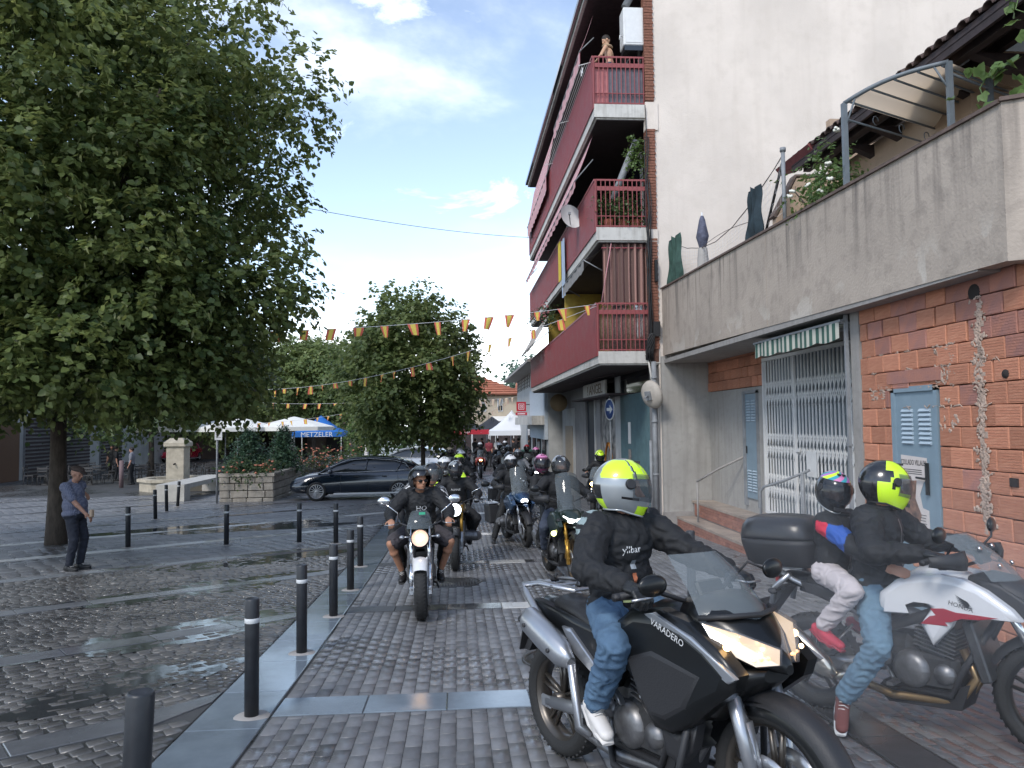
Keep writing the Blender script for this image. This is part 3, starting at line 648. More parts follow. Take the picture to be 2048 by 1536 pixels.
# awnings
def awning(name, y0, y1, x0, z0, x1, z1, m, val=.18, wav=.02, label='', arms=True):
    t = thing(name, label, 'awning', (x0, y0, z0))
    part(t, 'canvas', cloth(lambda u, v: (x0+(x1-x0)*v, y0+(y1-y0)*u, z0+(z1-z0)*v-.10*math.sin(v*math.pi)*.5+wav*math.sin(u*(y1-y0)*7)*v), int((y1-y0)*8), 5), m, True)
    part(t, 'valance', cloth(lambda u, v: (x1-.012*math.sin(u*(y1-y0)*9), y0+(y1-y0)*u, z1-v*(val+.035*abs(math.sin(u*(y1-y0)*5)))), int((y1-y0)*16), 2), m, True)
    if arms:
        b = MB(); b.cyl((x1, y0, z1), (x1, y1, z1), .018); b.cyl((x0, y0, z0-.6), (x1, y0, z1), .014); b.cyl((x0, y1, z0-.6), (x1, y1, z1), .014); part(t, 'arms', b, M_pipe, True)
    return t
awning('striped_awning', 18.2, 23.2, 3.45, 11.7, 3.1, 10.75, M_awn, .3, .05, 'pink striped awning under the roof of the top balcony, nearest the street corner')
awning('striped_awning', 25.4, 32.3, 3.4, 11.5, 3.1, 10.0, M_awn, .5, .05, 'pink striped awning at the far end of the top balcony', )
awning('striped_awning', 18.3, 31.5, 3.4, 8.68, 2.95, 7.55, M_awn, .16, .04, 'long pink striped awning over the middle balcony')
awning('grey_awning', 17.7, 21.2, 3.5, 5.78, 3.02, 5.45, M_awngrey, .24, .03, 'short grey scalloped awning over the lowest balcony')
awning('beige_awning', 27.2, 32.6, 3.35, 5.5, 2.8, 4.5, mat('beige canvas', (.40, .36, .32), .9, var=.12), .05, .02, 'beige awning let down at the far end of the lowest balcony')
# drying lines on the top balcony
b = MB()
for k in range(4): b.cyl((3.16-.06*k, 17.5, 10.12-.02*k), (3.16-.06*k, 24.5, 10.1-.02*k), .006, n=4)
for yy in (17.5, 21, 24.5): b.cyl((3.24, yy, 10.13), (2.95, yy, 10.05), .012, n=5)
for yy in (17.6, 17.75): b.box((3.05, yy, 9.98), (.03, .01, .14))
solo('clothes_line', b, M_white_m, 'rack of white clothes lines outside the top balcony railing', 'clothes line')
# air conditioner
t = thing('air_conditioner', 'large white boxed air conditioner hung on the wall of the top balcony', 'air conditioner', (4.3, 17.45, 10.5))
b = MB(); b.box((4.25, 17.55, 10.96), (.5, .42, .92), bev=.02); part(t, 'casing', b, M_white_m, True)
b = MB(); b.box((4.25, 17.55, 10.44), (.46, .4, .12)); part(t, 'base', b, M_glassd, True)
b = MB(); b.box((4.25, 17.333, 10.96), (.4, .006, .8)); part(t, 'cover_panel', b, M_white_m, True)
b = MB(); b.tube([(4.0, 17.45, 10.75), (3.93, 17.42, 10.76), (3.92, 17.42, 10.66)], .014); part(t, 'hook', b, M_white_m, True)
# satellite dish
t = thing('satellite_dish', 'pale satellite dish on an arm outside the middle balcony', 'satellite dish', (3.25, 19.5, 7.0))
b = MB(); b.lathe([(.001, 0), (.12, .012), (.24, .045), (.33, .09)], (0, 0, 0), 'Z', 20); M_ = Matrix.Translation((2.98, 19.5, 6.95)) @ Matrix.Rotation(R(75), 4, 'X') @ Matrix.Rotation(R(25), 4, 'Y'); q = MB().merge(b, M_); part(t, 'dish', q, M_white_m, True)
b = MB(); b.cyl((3.25, 19.5, 6.75), (2.9, 19.5, 6.72), .02); b.cyl((2.98, 19.5, 6.72), (2.98, 19.5, 6.95), .02); b.cyl((2.98, 19.4, 6.75), (2.9, 19.0, 6.9), .012); b.box((2.9, 18.98, 6.92), (.06, .08, .06)); part(t, 'arm', b, M_pipe, True)
# cloths hung on balcony 2
for (y0, y1, z0, z1, c, lb) in ((22.5, 23.0, 5.9, 7.1, (.55, .42, .05), 'yellow cloth hung over the second balcony railing'), (21.7, 22.3, 5.3, 7.0, (.35, .42, .52), 'pale blue cloth hung over the second balcony railing')):
    solo('hung_cloth', cloth(lambda u, v: (3.16+.02*math.sin(u*12), y0+(y1-y0)*u+.05*v, z0+(z1-z0)*v), 10, 6), mat(lb, c, .9, var=.1), lb, 'cloth')

# ---- next houses along the street
NB = thing('corner_house', 'low pale house with grey eaves beyond the red balconies', 'building', (4.7, 33, g(33)))
b = MB(); b.bb(4.0, 10, 33.2, 50, -1.4, 4.3); part(NB, 'wall', b, M_lgrey, True)
b = MB(); b.bb(3.85, 3.99, 33.3, 40, .9, 3.3); part(NB, 'upper_wall', b, mat('pale blue wall', (.42, .47, .52), .8, var=.08), True)
b = MB(); b.prism([(3.1, 4.3), (3.1, 4.42), (6, 5.4), (10, 4.3)], 33.1, 50.2, 'Y'); part(NB, 'roof', b, M_conc, True)
b = MB(); b.bb(3.3, 4.0, 33.4, 43, 1.55, 1.95); part(NB, 'canopy', b, M_fascia, True)
for y0 in (34, 36.2, 38.4, 41): b = MB(); b.bb(3.93, 3.99, y0, y0+1.2, -1, 1.3); part(NB, 'shop_window', b, M_glassd, True)
b = MB(); 
for z in (3.3, 3.45, 3.6, 3.75): b.cyl((3.2, 33.3, z), (3.2, 40, z), .012, n=4)
for yy in np.arange(33.3, 40, .8): b.cyl((3.2, yy, 3.2), (3.2, yy, 3.8), .015, n=4)
part(NB, 'balcony_rail', b, M_dark, True)
b = MB(); b.bb(3.75, 3.85, 33.9, 34.0, 3.2, 4.3); b.bb(3.85, 3.9, 34.4, 35.6, 3.2, 4.2); part(NB, 'upper_window', b, M_fascia, True)

# ---- brick and render building with the terrace
BT = thing('terrace_building', 'unfinished hollow brick building with rendered terrace parapet above', 'building', (5.0, 13, g(13)))
def zt(y): return 4.36+(y-6.2)*(4.67-4.36)/11.0
def zb(y): return 2.97+(y-6.0)*(3.14-2.97)/11.2
def pw(y0, y1, x0, x1, f0, f1, m, name):
    b = MB(); v = [(x, y, f(y)) for y in (y0, y1) for x in (x0, x1) for f in (f0, f1)]
    b.add(v, [(0, 1, 3, 2), (4, 6, 7, 5), (0, 4, 5, 1), (2, 3, 7, 6), (0, 2, 6, 4), (1, 5, 7, 3)]); return part(BT, name, b, m, True)
pw(11.31, 17.22, 4.75, 4.93, zb, zt, M_parapet, 'parapet'); pw(6.2, 11.295, 4.75, 4.93, zb, zt, M_parapet, 'parapet')
pw(6.2, 17.24, 4.72, 4.96, zt, lambda y: zt(y)+.035, mat('brown coping', (.12, .085, .07), .8, var=.3), 'coping')
# parapet turning the corner
dxc, dyc = .86, -.5
b = MB(); P = [(4.75, 6.2), (4.75+dxc*3, 6.2+dyc*3), (4.85+dxc*3, 6.37+dyc*3), (4.93, 6.32)]
b.prism(P, 2.97, 4.37, 'Z'); part(BT, 'parapet', b, M_parapet, True)
b = MB(); P = [(4.72, 6.18), (4.72+dxc*3, 6.17+dyc*3), (4.88+dxc*3, 6.42+dyc*3), (4.96, 6.32)]; b.prism(P, 4.37, 4.405, 'Z'); part(BT, 'coping', b, MATS['brown coping'], True)
b = MB(); b.bb(4.93, 8, 6.4, 17.2, 3.05, 3.3); part(BT, 'terrace_floor', b, M_conc, True)
b = MB(); b.bb(4.76, 5.9, 6.6, 17.2, 2.96, 3.05); part(BT, 'soffit', b, M_conc, True)
b = MB(); b.bb(4.7, 5.9, 17.19, 17.299, -1.1, 3.12); part(BT, 'pillar', b, M_cement, True)
b = MB(); b.bb(4.66, 5.35, 17.05, 17.19, -.9, -.42); part(BT, 'pillar_base', b, M_conc, True)
# recessed wall: render below, blocks above
b = MB(); b.bb(5.80, 5.95, 13.95, 17.2, -.5, 2.28); part(BT, 'rendered_wall', b, M_cement, True)
b = MB(); b.bb(5.83, 5.95, 13.95, 17.2, 2.28, 3.1); part(BT, 'joint_backing', b, M_joint2, True)
BR = []
for v in range(4):
    random.seed(v+3); bm_ = MB(); e = .006
    def j(): return random.uniform(-.004, .004)
    f0 = [(-.162+j(), -.099+j()), (.162+j(), -.099+j()), (.162+j(), .099+j()), (-.162+j(), .099+j())]
    vs = [(.05, a, c) for a, c in f0]+[(-.004, a, c) for a, c in f0]+[(-.011, a*.965, c*.95) for a, c in f0]
    bm_.add(vs, [(8, 9, 10, 11)]+[(q*4+i, q*4+(i+1) % 4, q*4+4+(i+1) % 4, q*4+4+i) for q in (0, 1) for i in range(4)])
    # fine horizontal combing grooves on the face as real ridges
    for k in range(-3, 4): bm_.box((-.0122, 0, k*.026), (.003, .30, .011))
    BR.append((bm_.mesh('brick', M_brick), bm_.mesh('brick', M_brick2)))
random.seed(11)
def brickwall(parent, x, y0, y1, z0, z1, hole=None, purple=None, face=-1):
    row = 0; z = z0
    while z+.1 < z1:
        y = y0-(.165 if row % 2 else 0)
        while y < y1-.02:
            a, c = max(y, y0), min(y+.332, y1)
            if c-a > .06:
                yc = (a+c)/2; segs_ = [(a, c)]
                if hole:
                    h0, h1, hz_ = hole
                    if z < hz_: segs_ = [s for s in ((a, min(c, h0)), (max(a, h1), c)) if s[1]-s[0] > .05]
                for a_, c_ in segs_:
                    me = BR[random.randrange(4)][1 if purple and random.random() < purple((a_+c_)/2, z) else 0]
                    o = link('brick', me, parent, Vector((x+random.uniform(-.006, .006), (a_+c_)/2+random.uniform(-.003, .003), z+.102))-root_of(parent).location)
                    gap = random.choice([.0, .0, .002, .006, .012, .03]) if z > 1.6 else random.choice([0, 0, .002, .006, .012]); sc = (c_-a_-.004-gap)/.326; o.scale = (1, sc, 1)
                    o.rotation_euler = (random.uniform(-.008, .008), 0, random.uniform(-.01, .01))
            y += .332
        z += .208; row += 1
brickwall(BT, 5.79, 13.95, 17.19, 2.29, 3.05)
# street front of the brick bay with a doorway
BW = BT
b = MB(); b.bb(5.03, 5.2, 6.1, 7.62, -.6, 3.0); b.bb(5.03, 5.2, 8.46, 9.12, -.6, 3.0); b.bb(5.03, 5.2, 7.62, 8.46, 2.0, 3.0); part(BT, 'joint_backing', b, M_joint2, True)
brickwall(BT, 5.0, 6.1, 9.1, -.54, 2.97, hole=(7.6, 8.48, 1.9), purple=lambda y, z: .75 if z > 2.35 and y < 8.6 else (.12 if z > 1.8 else .03))
b = MB(); b.box((5.0, 8.02, 2.09), (.05, .98, .14)); part(BT, 'lintel', b, M_brick2, True)
# ragged mortar
b = MB(); random.seed(5)
def blob(x, y, z, sy, sz):
    for _ in range(4): b.ell((x, y+random.gauss(0, sy*.6), z+random.gauss(0, sz*.6)), (.006, sy*random.uniform(.3, .8), sz*random.uniform(.3, .8)), (random.uniform(-.8, .8), 0, 0), 7, 5)
for _ in range(26): blob(4.988, random.uniform(7.3, 7.62), random.uniform(1.5, 2.35), random.uniform(.01, .04), random.uniform(.01, .05))
for _ in range(16): blob(4.988, random.uniform(8.42, 8.9), random.uniform(1.85, 2.05), random.uniform(.02, .06), random.uniform(.008, .025))
for _ in range(40): blob(4.988, random.uniform(6.7, 8.95), -.54+.208*random.choice([13, 14, 12, 11]), random.uniform(.02, .07), random.uniform(.005, .014))
for _ in range(150): blob(4.982, random.gauss(6.93, .035)+.03*math.sin(_), random.uniform(.6, 2.78), random.uniform(.012, .04), random.uniform(.012, .05))
for k in range(46): b.box((4.992, 6.93+random.uniform(-.025, .025), .55+k*.048), (.02, random.uniform(.03, .10), random.uniform(.02, .07)), (0, 0, random.uniform(-.1, .1)))
part(BT, 'mortar_smears', b, M_mortar, True, kind='stuff')
b = MB(); b.lathe([(.001, -.004), (.07, -.004), (.085, .0), (.09, .02)], (4.985, 6.98, 2.83), 'X', 14); part(BT, 'pipe_hole', b, M_dark, True)
b = MB(); b.lathe([(.001, -.004), (.04, -.004), (.045, .02)], (4.98, 6.6, 2.02), 'X', 12); b.bb(4.975, 4.99, 6.5, 6.6, 1.0, 1.08); b.bb(4.978, 4.99, 7.05, 7.28, .3, .34); part(BT, 'chipped_hole', b, M_dark, True)
b = MB(); b.bb(4.98, 5.2, 9.1, 9.3, -.6, 3.0); part(BT, 'concrete_post', b, M_conc, True)
b = MB(); b.bb(4.92, 4.96, 9.31, 9.35, -.3, 2.95); b.box((4.94, 9.33, 1.3), (.05, .08, .03)); part(BT, 'conduit', b, M_pipe, True)
# wall round the corner
CW = thing('brick_return_wall', 'strip of hollow brick wall turning the corner at the right edge', 'wall', (5.05, 6.02, g(6)), rz=math.atan2(dyc, dxc)+math.pi/2)
b = MB(); b.bb(.03, .15, -2.6, -.02, -.6, 3.4); part(CW, 'joint_backing', b, M_joint2)
def cb_wall():
    z = -.2; row = 0
    while z < 3.2:
        y = -2.6+(.165 if row % 2 else 0)
        while y < -.1: o = link('brick', BR[random.randrange(4)][random.random() < .2], CW, (0, y+.166, z+.1)); o.scale = (1, .99, 1); y += .332
        z += .208; row += 1
cb_wall()
# metal door in the brick bay
t = thing('metal_door', 'blue grey metal door with two louvre vents and torn poster', 'door', (5.0, 8.04, 0))
b = MB(); b.bb(4.985, 5.05, 7.62, 7.68, -.45, 1.98); b.bb(4.985, 5.05, 8.40, 8.46, -.45, 1.98); b.bb(4.985, 5.05, 7.62, 8.46, 1.92, 1.98); part(t, 'frame', b, M_bluegrey, True)
b = MB(); b.bb(5.01, 5.05, 7.68, 8.40, -.45, 1.92); dl = part(t, 'leaf', b, M_bluegrey, True)
for y0 in (7.76, 8.08):
    for k in range(8):
        b = MB(); b.box((5.004, y0+.1, 1.36+k*.05), (.022, .2, .035), (0, R(35), 0)); part(t, 'louvre', b, mat('pale louvre', (.36, .44, .50), .4), True)
b = MB(); b.box((4.985, 7.83, .98), (.03, .03, .34)); b.cyl((4.97, 7.84, .98), (4.97, 8.0, .985), .012); b.cyl((5.0, 7.84, .98), (4.97, 7.84, .98), .012); part(t, 'handle', b, M_blackp, True)
b = MB(); random.seed(4)
pl = [(8.33, 1.22), (7.86, 1.20), (7.85, 1.0), (7.93, .93), (8.0, .80), (7.96, .66), (7.85, .64), (7.84, .1), (8.0, .12), (8.06, .25), (8.2, .3), (8.3, .42), (8.32, .8)]
b.prism([(a, c) for a, c in pl], 5.004, 5.0075, 'X'); pst_ = part(t, 'torn_poster', b, mat('printed poster', (.58, .52, .49), .8, var=.06, vscale=6), True)
b = MB(); b.prism([(8.31, .93), (8.05, .95), (8.08, .75), (7.98, .58), (8.04, .4), (8.25, .42), (8.3, .6)], 5.0022, 5.0035, 'X'); part(t, 'poster_picture', b, mat('poster photograph', (.30, .17, .12), .7, col2=(.05, .035, .03), vscale=9), True)
q = text_mb('COLLADO VILLALBA', .066, .0006); M_ = Matrix.Translation((5.002, 8.09, 1.14)) @ Matrix.Rotation(-math.pi/2, 4, 'Z') @ Matrix.Rotation(math.pi/2, 4, 'X') @ Matrix.Diagonal((.78, 1.25, 1, 1))
b = MB().merge(q, M_); 
for i in range(14): b.bb(5.0018, 5.0028, 7.89+.01*(i % 3), 7.99+.015*(i % 4), .58-i*.03, .587-i*.03)
for i in range(3): b.bb(5.0018, 5.0028, 7.95, 8.28-.03*i, 1.06-i*.022, 1.067-i*.022)
part(t, 'poster_lettering', b, M_blackp, True)
# small meter door
t = thing('meter_door', 'narrow grey blue locker door with vents beside the white gate', 'door', (5.8, 14.6, 0))
b = MB(); b.bb(5.75, 5.80, 14.33, 14.37, -.05, 2.2); b.bb(5.73, 5.80, 14.95, 15.02, -.05, 2.2); b.bb(5.75, 5.8, 14.33, 15.02, 2.16, 2.22); part(t, 'frame', b, M_pipe, True)
b = MB(); b.bb(5.77, 5.798, 14.38, 14.94, .1, 2.15); part(t, 'leaf', b, M_bluegrey, True)
for y0 in (14.45, 14.70):
    for k in range(8):
        for zz in (.25, 1.62): b = MB(); b.box((5.765, y0+.08, zz+k*.055), (.02, .18, .03), (0, R(35), 0)); part(t, 'louvre', b, MATS['pale louvre'], True)
b = MB(); b.box((5.75, 14.88, 1.05), (.02, .02, .14)); part(t, 'handle', b, M_blackp, True)
# gate
t = thing('lattice_gate', 'white folding lattice gate closing the porch doorway', 'gate', (5.74, 12.2, 0))
y0, y1, z0, z1 = 10.3, 13.86, -.03, 2.72; n = 29; dy_ = (y1-y0)/n
b = MB(); b.bb(5.70, 5.76, y0-.05, y1, z1, z1+.06); b.bb(5.70, 5.76, y0-.05, y1, z0-.05, z0); b.bb(5.70, 5.76, y1, y1+.04, z0-.05, z1+.06); b.bb(5.70, 5.76, y0-.09, y0-.04, z0-.05, z1+.06); b.bb(5.68, 5.72, 12.52, 12.56, z0, z1); part(t, 'frame', b, M_white_m, True)
for i in range(n): b = MB(); yy = y0+(i+.5)*dy_; b.bb(5.722, 5.742, yy-.011, yy+.011, z0, z1); part(t, 'bar', b, M_white_m, True)
b = MB()
for i in range(n-1):
    yy = y0+(i+.5)*dy_
    for zc in (.45, 1.18, 2.12):
        for s_ in (-1, 1): b.box((5.718 if s_ > 0 else 5.745, yy+dy_/2, zc+.09), (.006, .018, .26), (R(28)*s_, 0, 0)); b.box((5.718 if s_ > 0 else 5.745, yy+dy_/2, zc-.14), (.006, .018, .26), (R(28)*s_, 0, 0))
part(t, 'lattice', b, M_white_m, True, kind='stuff')
b = MB(); b.box((5.69, 12.45, 1.12), (.02, .12, .06)); b.bb(5.715, 5.718, 11.85, 12.2, .7, 1.12); part(t, 'notice', b, M_white_m, True)
b = MB(); b.bb(5.9, 5.95, 10.2, 13.95, -.1, 2.9)
for k in range(12): b.bb(5.89, 5.9, 10.3+k*.3, 10.32+k*.3, 0, 2.8)
part(BT, 'shutter', b, mat('slate shutter', (.17, .2, .22), .6, var=.15), True)
b = MB(); b.bb(5.78, 5.95, 13.9, 13.95, -.1, 3.05); b.bb(5.72, 5.95, 10.0, 13.95, 2.8, 3.05); b.bb(5.2, 5.95, 9.1, 9.3, -.6, 3.05); b.bb(5.72, 5.95, 9.3, 10.22, -.6, 3.0); part(BT, 'rendered_wall', b, M_cement, True)
t = awning('striped_awning', 9.35, 12.1, 5.65, 3.0, 4.86, 2.86, M_awng, .20, .01, 'green and white striped shop awning above the lattice gate', False)
b = MB(); b.bb(4.85, 4.89, 9.3, 12.15, 2.86, 2.89); b.cyl((5.6, 9.4, 2.95), (5.6, 12.1, 2.95), .05); b.tube([(5.5, 9.36, 2.9), (5.2, 9.36, 2.8), (4.88, 9.36, 2.87)], .03); part(t, 'arms', b, M_pipe, True)
# porch and steps
PO = thing('porch_steps', 'brick edged porch with tiled treads below the lattice gate', 'steps', (5.3, 14, g(14)))
M_tread = mat('tan porch tile', (.33, .27, .22), .6, var=.25, vscale=3, bump=.15)
M_riser = mat('riser brick', (.34, .16, .11), .85, col2=(.26, .11, .075), vscale=8, objvar=.2, bump=.3)
for (x0, x1, y0, y1, z1, zb_) in ((4.92, 5.32, 11.9, 17.0, -.5, -.95), (5.32, 5.9, 9.4, 17.15, -.17, -.95), (5.62, 5.9, 9.4, 13.9, -.08, -.95)):
    b = MB(); b.bb(x0+.03, x1, y0, y1, zb_, z1-.045); part(PO, 'base', b, M_conc, True)
    y = y0
    while y < y1-.05: w = min(.42, y1-y); b = MB(); b.bb(x0, x1, y+.003, y+w-.003, z1-.045, z1); part(PO, 'tread_tile', b, M_tread, True); y += .42
for x0, y0, y1, zz, nr in ((4.92, 11.9, 17.0, -.55, 4), (5.32, 11.9, 17.0, -.22, 4)):
    r_ = 0
    for r_ in range(nr):
        y = y0-(.12 if r_ % 2 else 0)
        while y < y1: b = MB(); b.bb(x0+.012, x0+.05, max(y, y0)+.004, min(y+.24, y1)-.004, zz-.068*(r_+1)+.008, zz-.068*r_); part(PO, 'brick', b, M_riser, True); y += .24
b = MB(); b.bb(4.80, 5.6, 9.6, 11.88, -.85, -.42); part(PO, 'granite_block', b, M_lgrey, True)
def rail(pts, label, m):
    b = MB(); b.tube(pts, .022, 8); return solo('handrail', b, m, label, 'handrail')
t = thing('handrail', 'rusty grey handrail with one post on the porch steps', 'handrail', (5.1, 15.1, -.5))
b = MB(); b.tube([(5.78, 15.0, .92), (5.4, 15.6, .62), (5.05, 15.9, .35)], .024, 8); part(t, 'rail', b, M_conc, True)
b = MB(); b.cyl((5.06, 15.9, -.5), (5.06, 15.9, .36), .022); part(t, 'post', b, M_conc, True)
t = thing('handrail', 'curved silver handrail in front of the lattice gate', 'handrail', (5.1, 12.3, -.5))
b = MB(); b.tube([(5.15, 12.75, -.5), (5.15, 12.75, .42), (5.18, 12.68, .5), (5.35, 12.3, .62), (5.62, 11.9, .82)], .024, 8); part(t, 'rail', b, M_pipe, True)
b = MB(); b.cyl((5.55, 12.0, -.17), (5.55, 12.0, .76), .03); part(t, 'post', b, M_pipe, True)

# ---- terrace: house, pergola, net, roses
HS = thing('terrace_house', 'tan house with dark tiled overhanging eaves set back on the terrace', 'building', (6.9, 9, 3.3))
M_tan = stain('tan plaster', (.44, .32, .23), (.33, .24, .17), None, None, .9, 1, .2, .2)
M_wood = mat('dark stained wood', (.035, .024, .024), .7, var=.3, vscale=6)
b = MB(); b.bb(6.72, 6.9, 9.3, 13.6, 3.3, 6.05); b.bb(8.3, 8.4, 4.0, 9.3, 3.3, 6.9); b.bb(6.9, 8.3, 9.25, 9.35, 3.3, 6.4); b.bb(6.95, 10, 13.45, 13.6, 3.3, 7.2); part(HS, 'wall', b, M_tan, True)
b = MB(); P = [(5.98, 6.12), (6.02, 6.06), (7.0, 6.35), (10.5, 7.95), (10.5, 8.05), (6.0, 6.2)]; b.prism(P, 3.5, 13.0, 'Y'); part(HS, 'roof_deck', b, M_wood, True)
b = MB(); b.bb(5.99, 6.03, 3.5, 13.0, 6.02, 6.2); b.bb(6.15, 6.27, 3.5, 12.9, 6.0, 6.1); b.bb(6.6, 6.7, 3.5, 12.8, 6.08, 6.2); part(HS, 'eave_beam', b, M_wood, True)
for i in range(12): b = MB(); yy = 4.0+i*.76; b.prism([(6.2, 6.02), (6.95, 6.02), (6.95, 5.8), (6.75, 5.82), (6.45, 5.95)], yy, yy+.14, 'Y'); part(HS, 'corbel', b, M_wood, True)
M_tile = mat('dark clay roof tile', (.10, .06, .05), .85, col2=(.06, .045, .042), vscale=5, objvar=.25, bump=.3)
tb = MB(); rs_ = []
for d in (0, .5): rs_.append([(d*.93-.06, .1*math.cos(a), .1*math.sin(a)*.8+d*.43) for a in np.linspace(0, math.pi, 7)]+[(d*.93-.06, .086*math.cos(a), .086*math.sin(a)*.8+d*.43) for a in np.linspace(math.pi, 0, 7)])
tb.rings(rs_, 0, True, True); TM = tb.mesh('roof_tile', M_tile)
for r_ in range(3):
    for i in range(44): o = link('roof_tile', TM, HS, Vector((6.0+r_*.4+random.uniform(-.01, .01), 3.6+i*.215, 6.2+r_*.185))-HS.location); o.rotation_euler = (random.uniform(-.03, .03), 0, 0)
b = MB(); b.prism([(5.9, 6.24), (6.3, 6.5), (6.3, 6.2), (6.0, 6.12)], 12.2, 13.5, 'Y'); part(HS, 'red_roof_edge', b, mat('dull red tile', (.20, .06, .06), .8, var=.2), True)
LW = thing('terrace_wall', 'low tan wall with coping behind the white roses', 'wall', (5.3, 11.2, 4.0))
b = MB(); b.prism([(4.96, 4.3), (4.96, 4.75), (5.3, 5.38), (6.95, 5.42), (6.95, 4.3)], 11.35, 11.5, 'Y'); part(LW, 'wall', b, M_tan, True)
b = MB(); b.prism([(4.94, 4.75), (5.29, 5.40), (6.95, 5.44), (6.95, 5.47), (5.27, 5.43), (4.91, 4.78)], 11.33, 11.52, 'Y'); part(LW, 'coping', b, MATS['brown coping'], True)
# pergola
PG = thing('pergola', 'grey metal pergola with beige canvas roof on the terrace', 'pergola', (5.0, 9.3, 3.3))
M_pg = mat('grey powder coat', (.13, .15, .165), .45, var=.1)
A0 = Vector((5.0, 9.3, 5.68)); B0 = Vector((5.93, 8.57, 5.9)); E0 = Vector((.9, .44, 0)).normalized()*2.6
def arc(u): p = A0.lerp(B0, u); p.z = A0.z+(B0.z-A0.z)*u+.0+.17*math.sin(u*math.pi*.5)*(1-u)*1.3; return p
for p, nm in ((A0, 0), (B0, 1), (B0+E0*.34, 2)): b = MB(); b.bb(p.x-.03, p.x+.03, p.y-.03, p.y+.03, 3.3, p.z); part(PG, 'post', b, M_pg, True)
b = MB(); b.tube([arc(u/8) for u in range(9)], .03, 8); part(PG, 'arched_beam', b, M_pg, True)
b = MB(); b.tube([arc(u/8)+E0 for u in range(9)], .03, 8); part(PG, 'arched_beam', b, M_pg, True)
for u in (0.06, .28, .5, .72, .94): b = MB(); p = arc(u); b.cyl(p-Vector((0, 0, .03)), p+E0-Vector((0, 0, .03)), .014); part(PG, 'rib', b, M_pg, True)
b = MB(); b.cyl(A0-Vector((0, 0, .2)), A0+E0-Vector((0, 0, .2)), .013); b.cyl(A0-Vector((0, 0, .35)), arc(.12), .013); b.cyl(B0-Vector((0, 0, .35)), arc(.86), .013); b.cyl(B0-Vector((0, 0, .14)), B0+E0-Vector((0, 0, .14)), .016)
for k in range(4): c_ = A0+E0*(.25+k*.22)-Vector((0, 0, .1)); b.tube([c_+Vector((.05*math.cos(a), .02*math.cos(a), .06*math.sin(a))) for a in np.linspace(0, 5, 8)], .007, 5)
part(PG, 'brace', b, M_pg, True)
b = cloth(lambda u, v: arc(u)+E0*v+Vector((0, 0, .025-.03*abs(math.sin(u*math.pi*4.5)))), 36, 10); part(PG, 'canvas', b, sheer('beige canvas roof', (.80, .64, .47), .6), True)
# green mesh post at the right edge
b = MB(); b.cyl((5.55, 6.7, 4.0), (5.55, 6.7, 6.2), .03)
solo('mesh_post', b, mat('green mesh', (.05, .16, .14), .6), 'green wrapped post with vine at the right edge of the terrace', 'post')
# fence post, net and wire
t = thing('net_post', 'galvanised post with diagonal strut holding the net', 'post', (4.98, 11.1, 4.4))
b = MB(); b.cyl((4.98, 11.1, 4.4), (4.98, 11.1, 5.7), .03); b.cyl((4.98, 11.1, 5.7), (4.98, 11.1, 5.76), .045); part(t, 'post', b, M_pipe, True)
b = MB(); b.cyl((4.98, 11.12, 5.55), (4.98, 11.85, 4.6), .022); part(t, 'strut', b, M_blackp, True)
b = MB(); M_net = mat('white net cord', (.6, .6, .6), .7)
def top(y): s_ = (y-11.1)/6.0; return 5.62*(1-s_)+5.72*s_-.62*math.sin(math.pi*min(1, s_))*1.0
for k in range(38):
    y = 11.2+k*.16; b.cyl((4.97, y, zt(y)), (4.97, y-.0, top(y)), .0022, n=3)
for k in range(8):
    pts = [(4.97, y, zt(y)+(top(y)-zt(y))*(k+1)/8) for y in np.arange(11.15, 17.2, .5)]; b.tube(pts, .0022, 3)
solo('safety_net', b, M_net, 'thin white safety net strung above the terrace parapet', 'net')
b = MB(); b.tube([(4.96, y, top(y)+.01*math.sin(y*7)) for y in np.arange(11.1, 17.3, .3)], .008, 5); b.tube([(4.96, y, zt(y)+.2+.35*math.sin((y-11)/6*3.1)) for y in np.arange(11.9, 15.2, .3)], .006, 4)
solo('string', b, mat('dark string', (.15, .13, .12), .8), 'dark string sagging along the top of the terrace net', 'string')
def hang(y0, y1, z0, z1, c, lb, sk=0.):
    mm = mat(lb, c, .85, var=.35, vscale=6, bump=.2)
    solo('shade_cloth', cloth(lambda u, v: (4.90+.055*math.sin(u*17+v*2.5)+.02*math.sin(v*9+u*4), (y0+y1)/2+(y1-y0)*(u-.5)*(1-.28*v*v+.08*math.sin(v*7))+sk*v, z0+(z1-z0)*(v-.09*v*abs(math.sin(u*6.3)))), 30, 16), mm, lb, 'cloth')
hang(16.2, 17.05, 4.62, 5.78, (.035, .075, .06), 'dark green cloth tied at the far end of the terrace parapet')
hang(11.85, 12.3, 4.55, 5.45, (.02, .035, .045), 'narrow dark cloth hanging near the net post', -.05)
t = thing('folded_parasol', 'folded blue and grey parasol leaning behind the terrace parapet', 'parasol', (5.0, 15, 3.3))
b = MB(); b.cyl((5.0, 15, 3.3), (5.0, 15, 5.85), .018); part(t, 'pole', b, M_white_m, True)
b = MB(); b.lathe([(.03, 5.78), (.06, 5.7), (.13, 5.35), (.12, 5.32), (.06, 5.1)], (5.0, 15, 0), 'Z', 14); part(t, 'canopy', b, mat('blue grey cloth', (.085, .09, .13), .8, var=.5, vscale=9), True)
b = MB(); b.lathe([(.09, 5.12), (.11, 4.9), (.13, 4.3)], (5.0, 15, 0), 'Z', 14); part(t, 'cover', b, mat('grey sleeve', (.36, .34, .32), .8, var=.1), True)
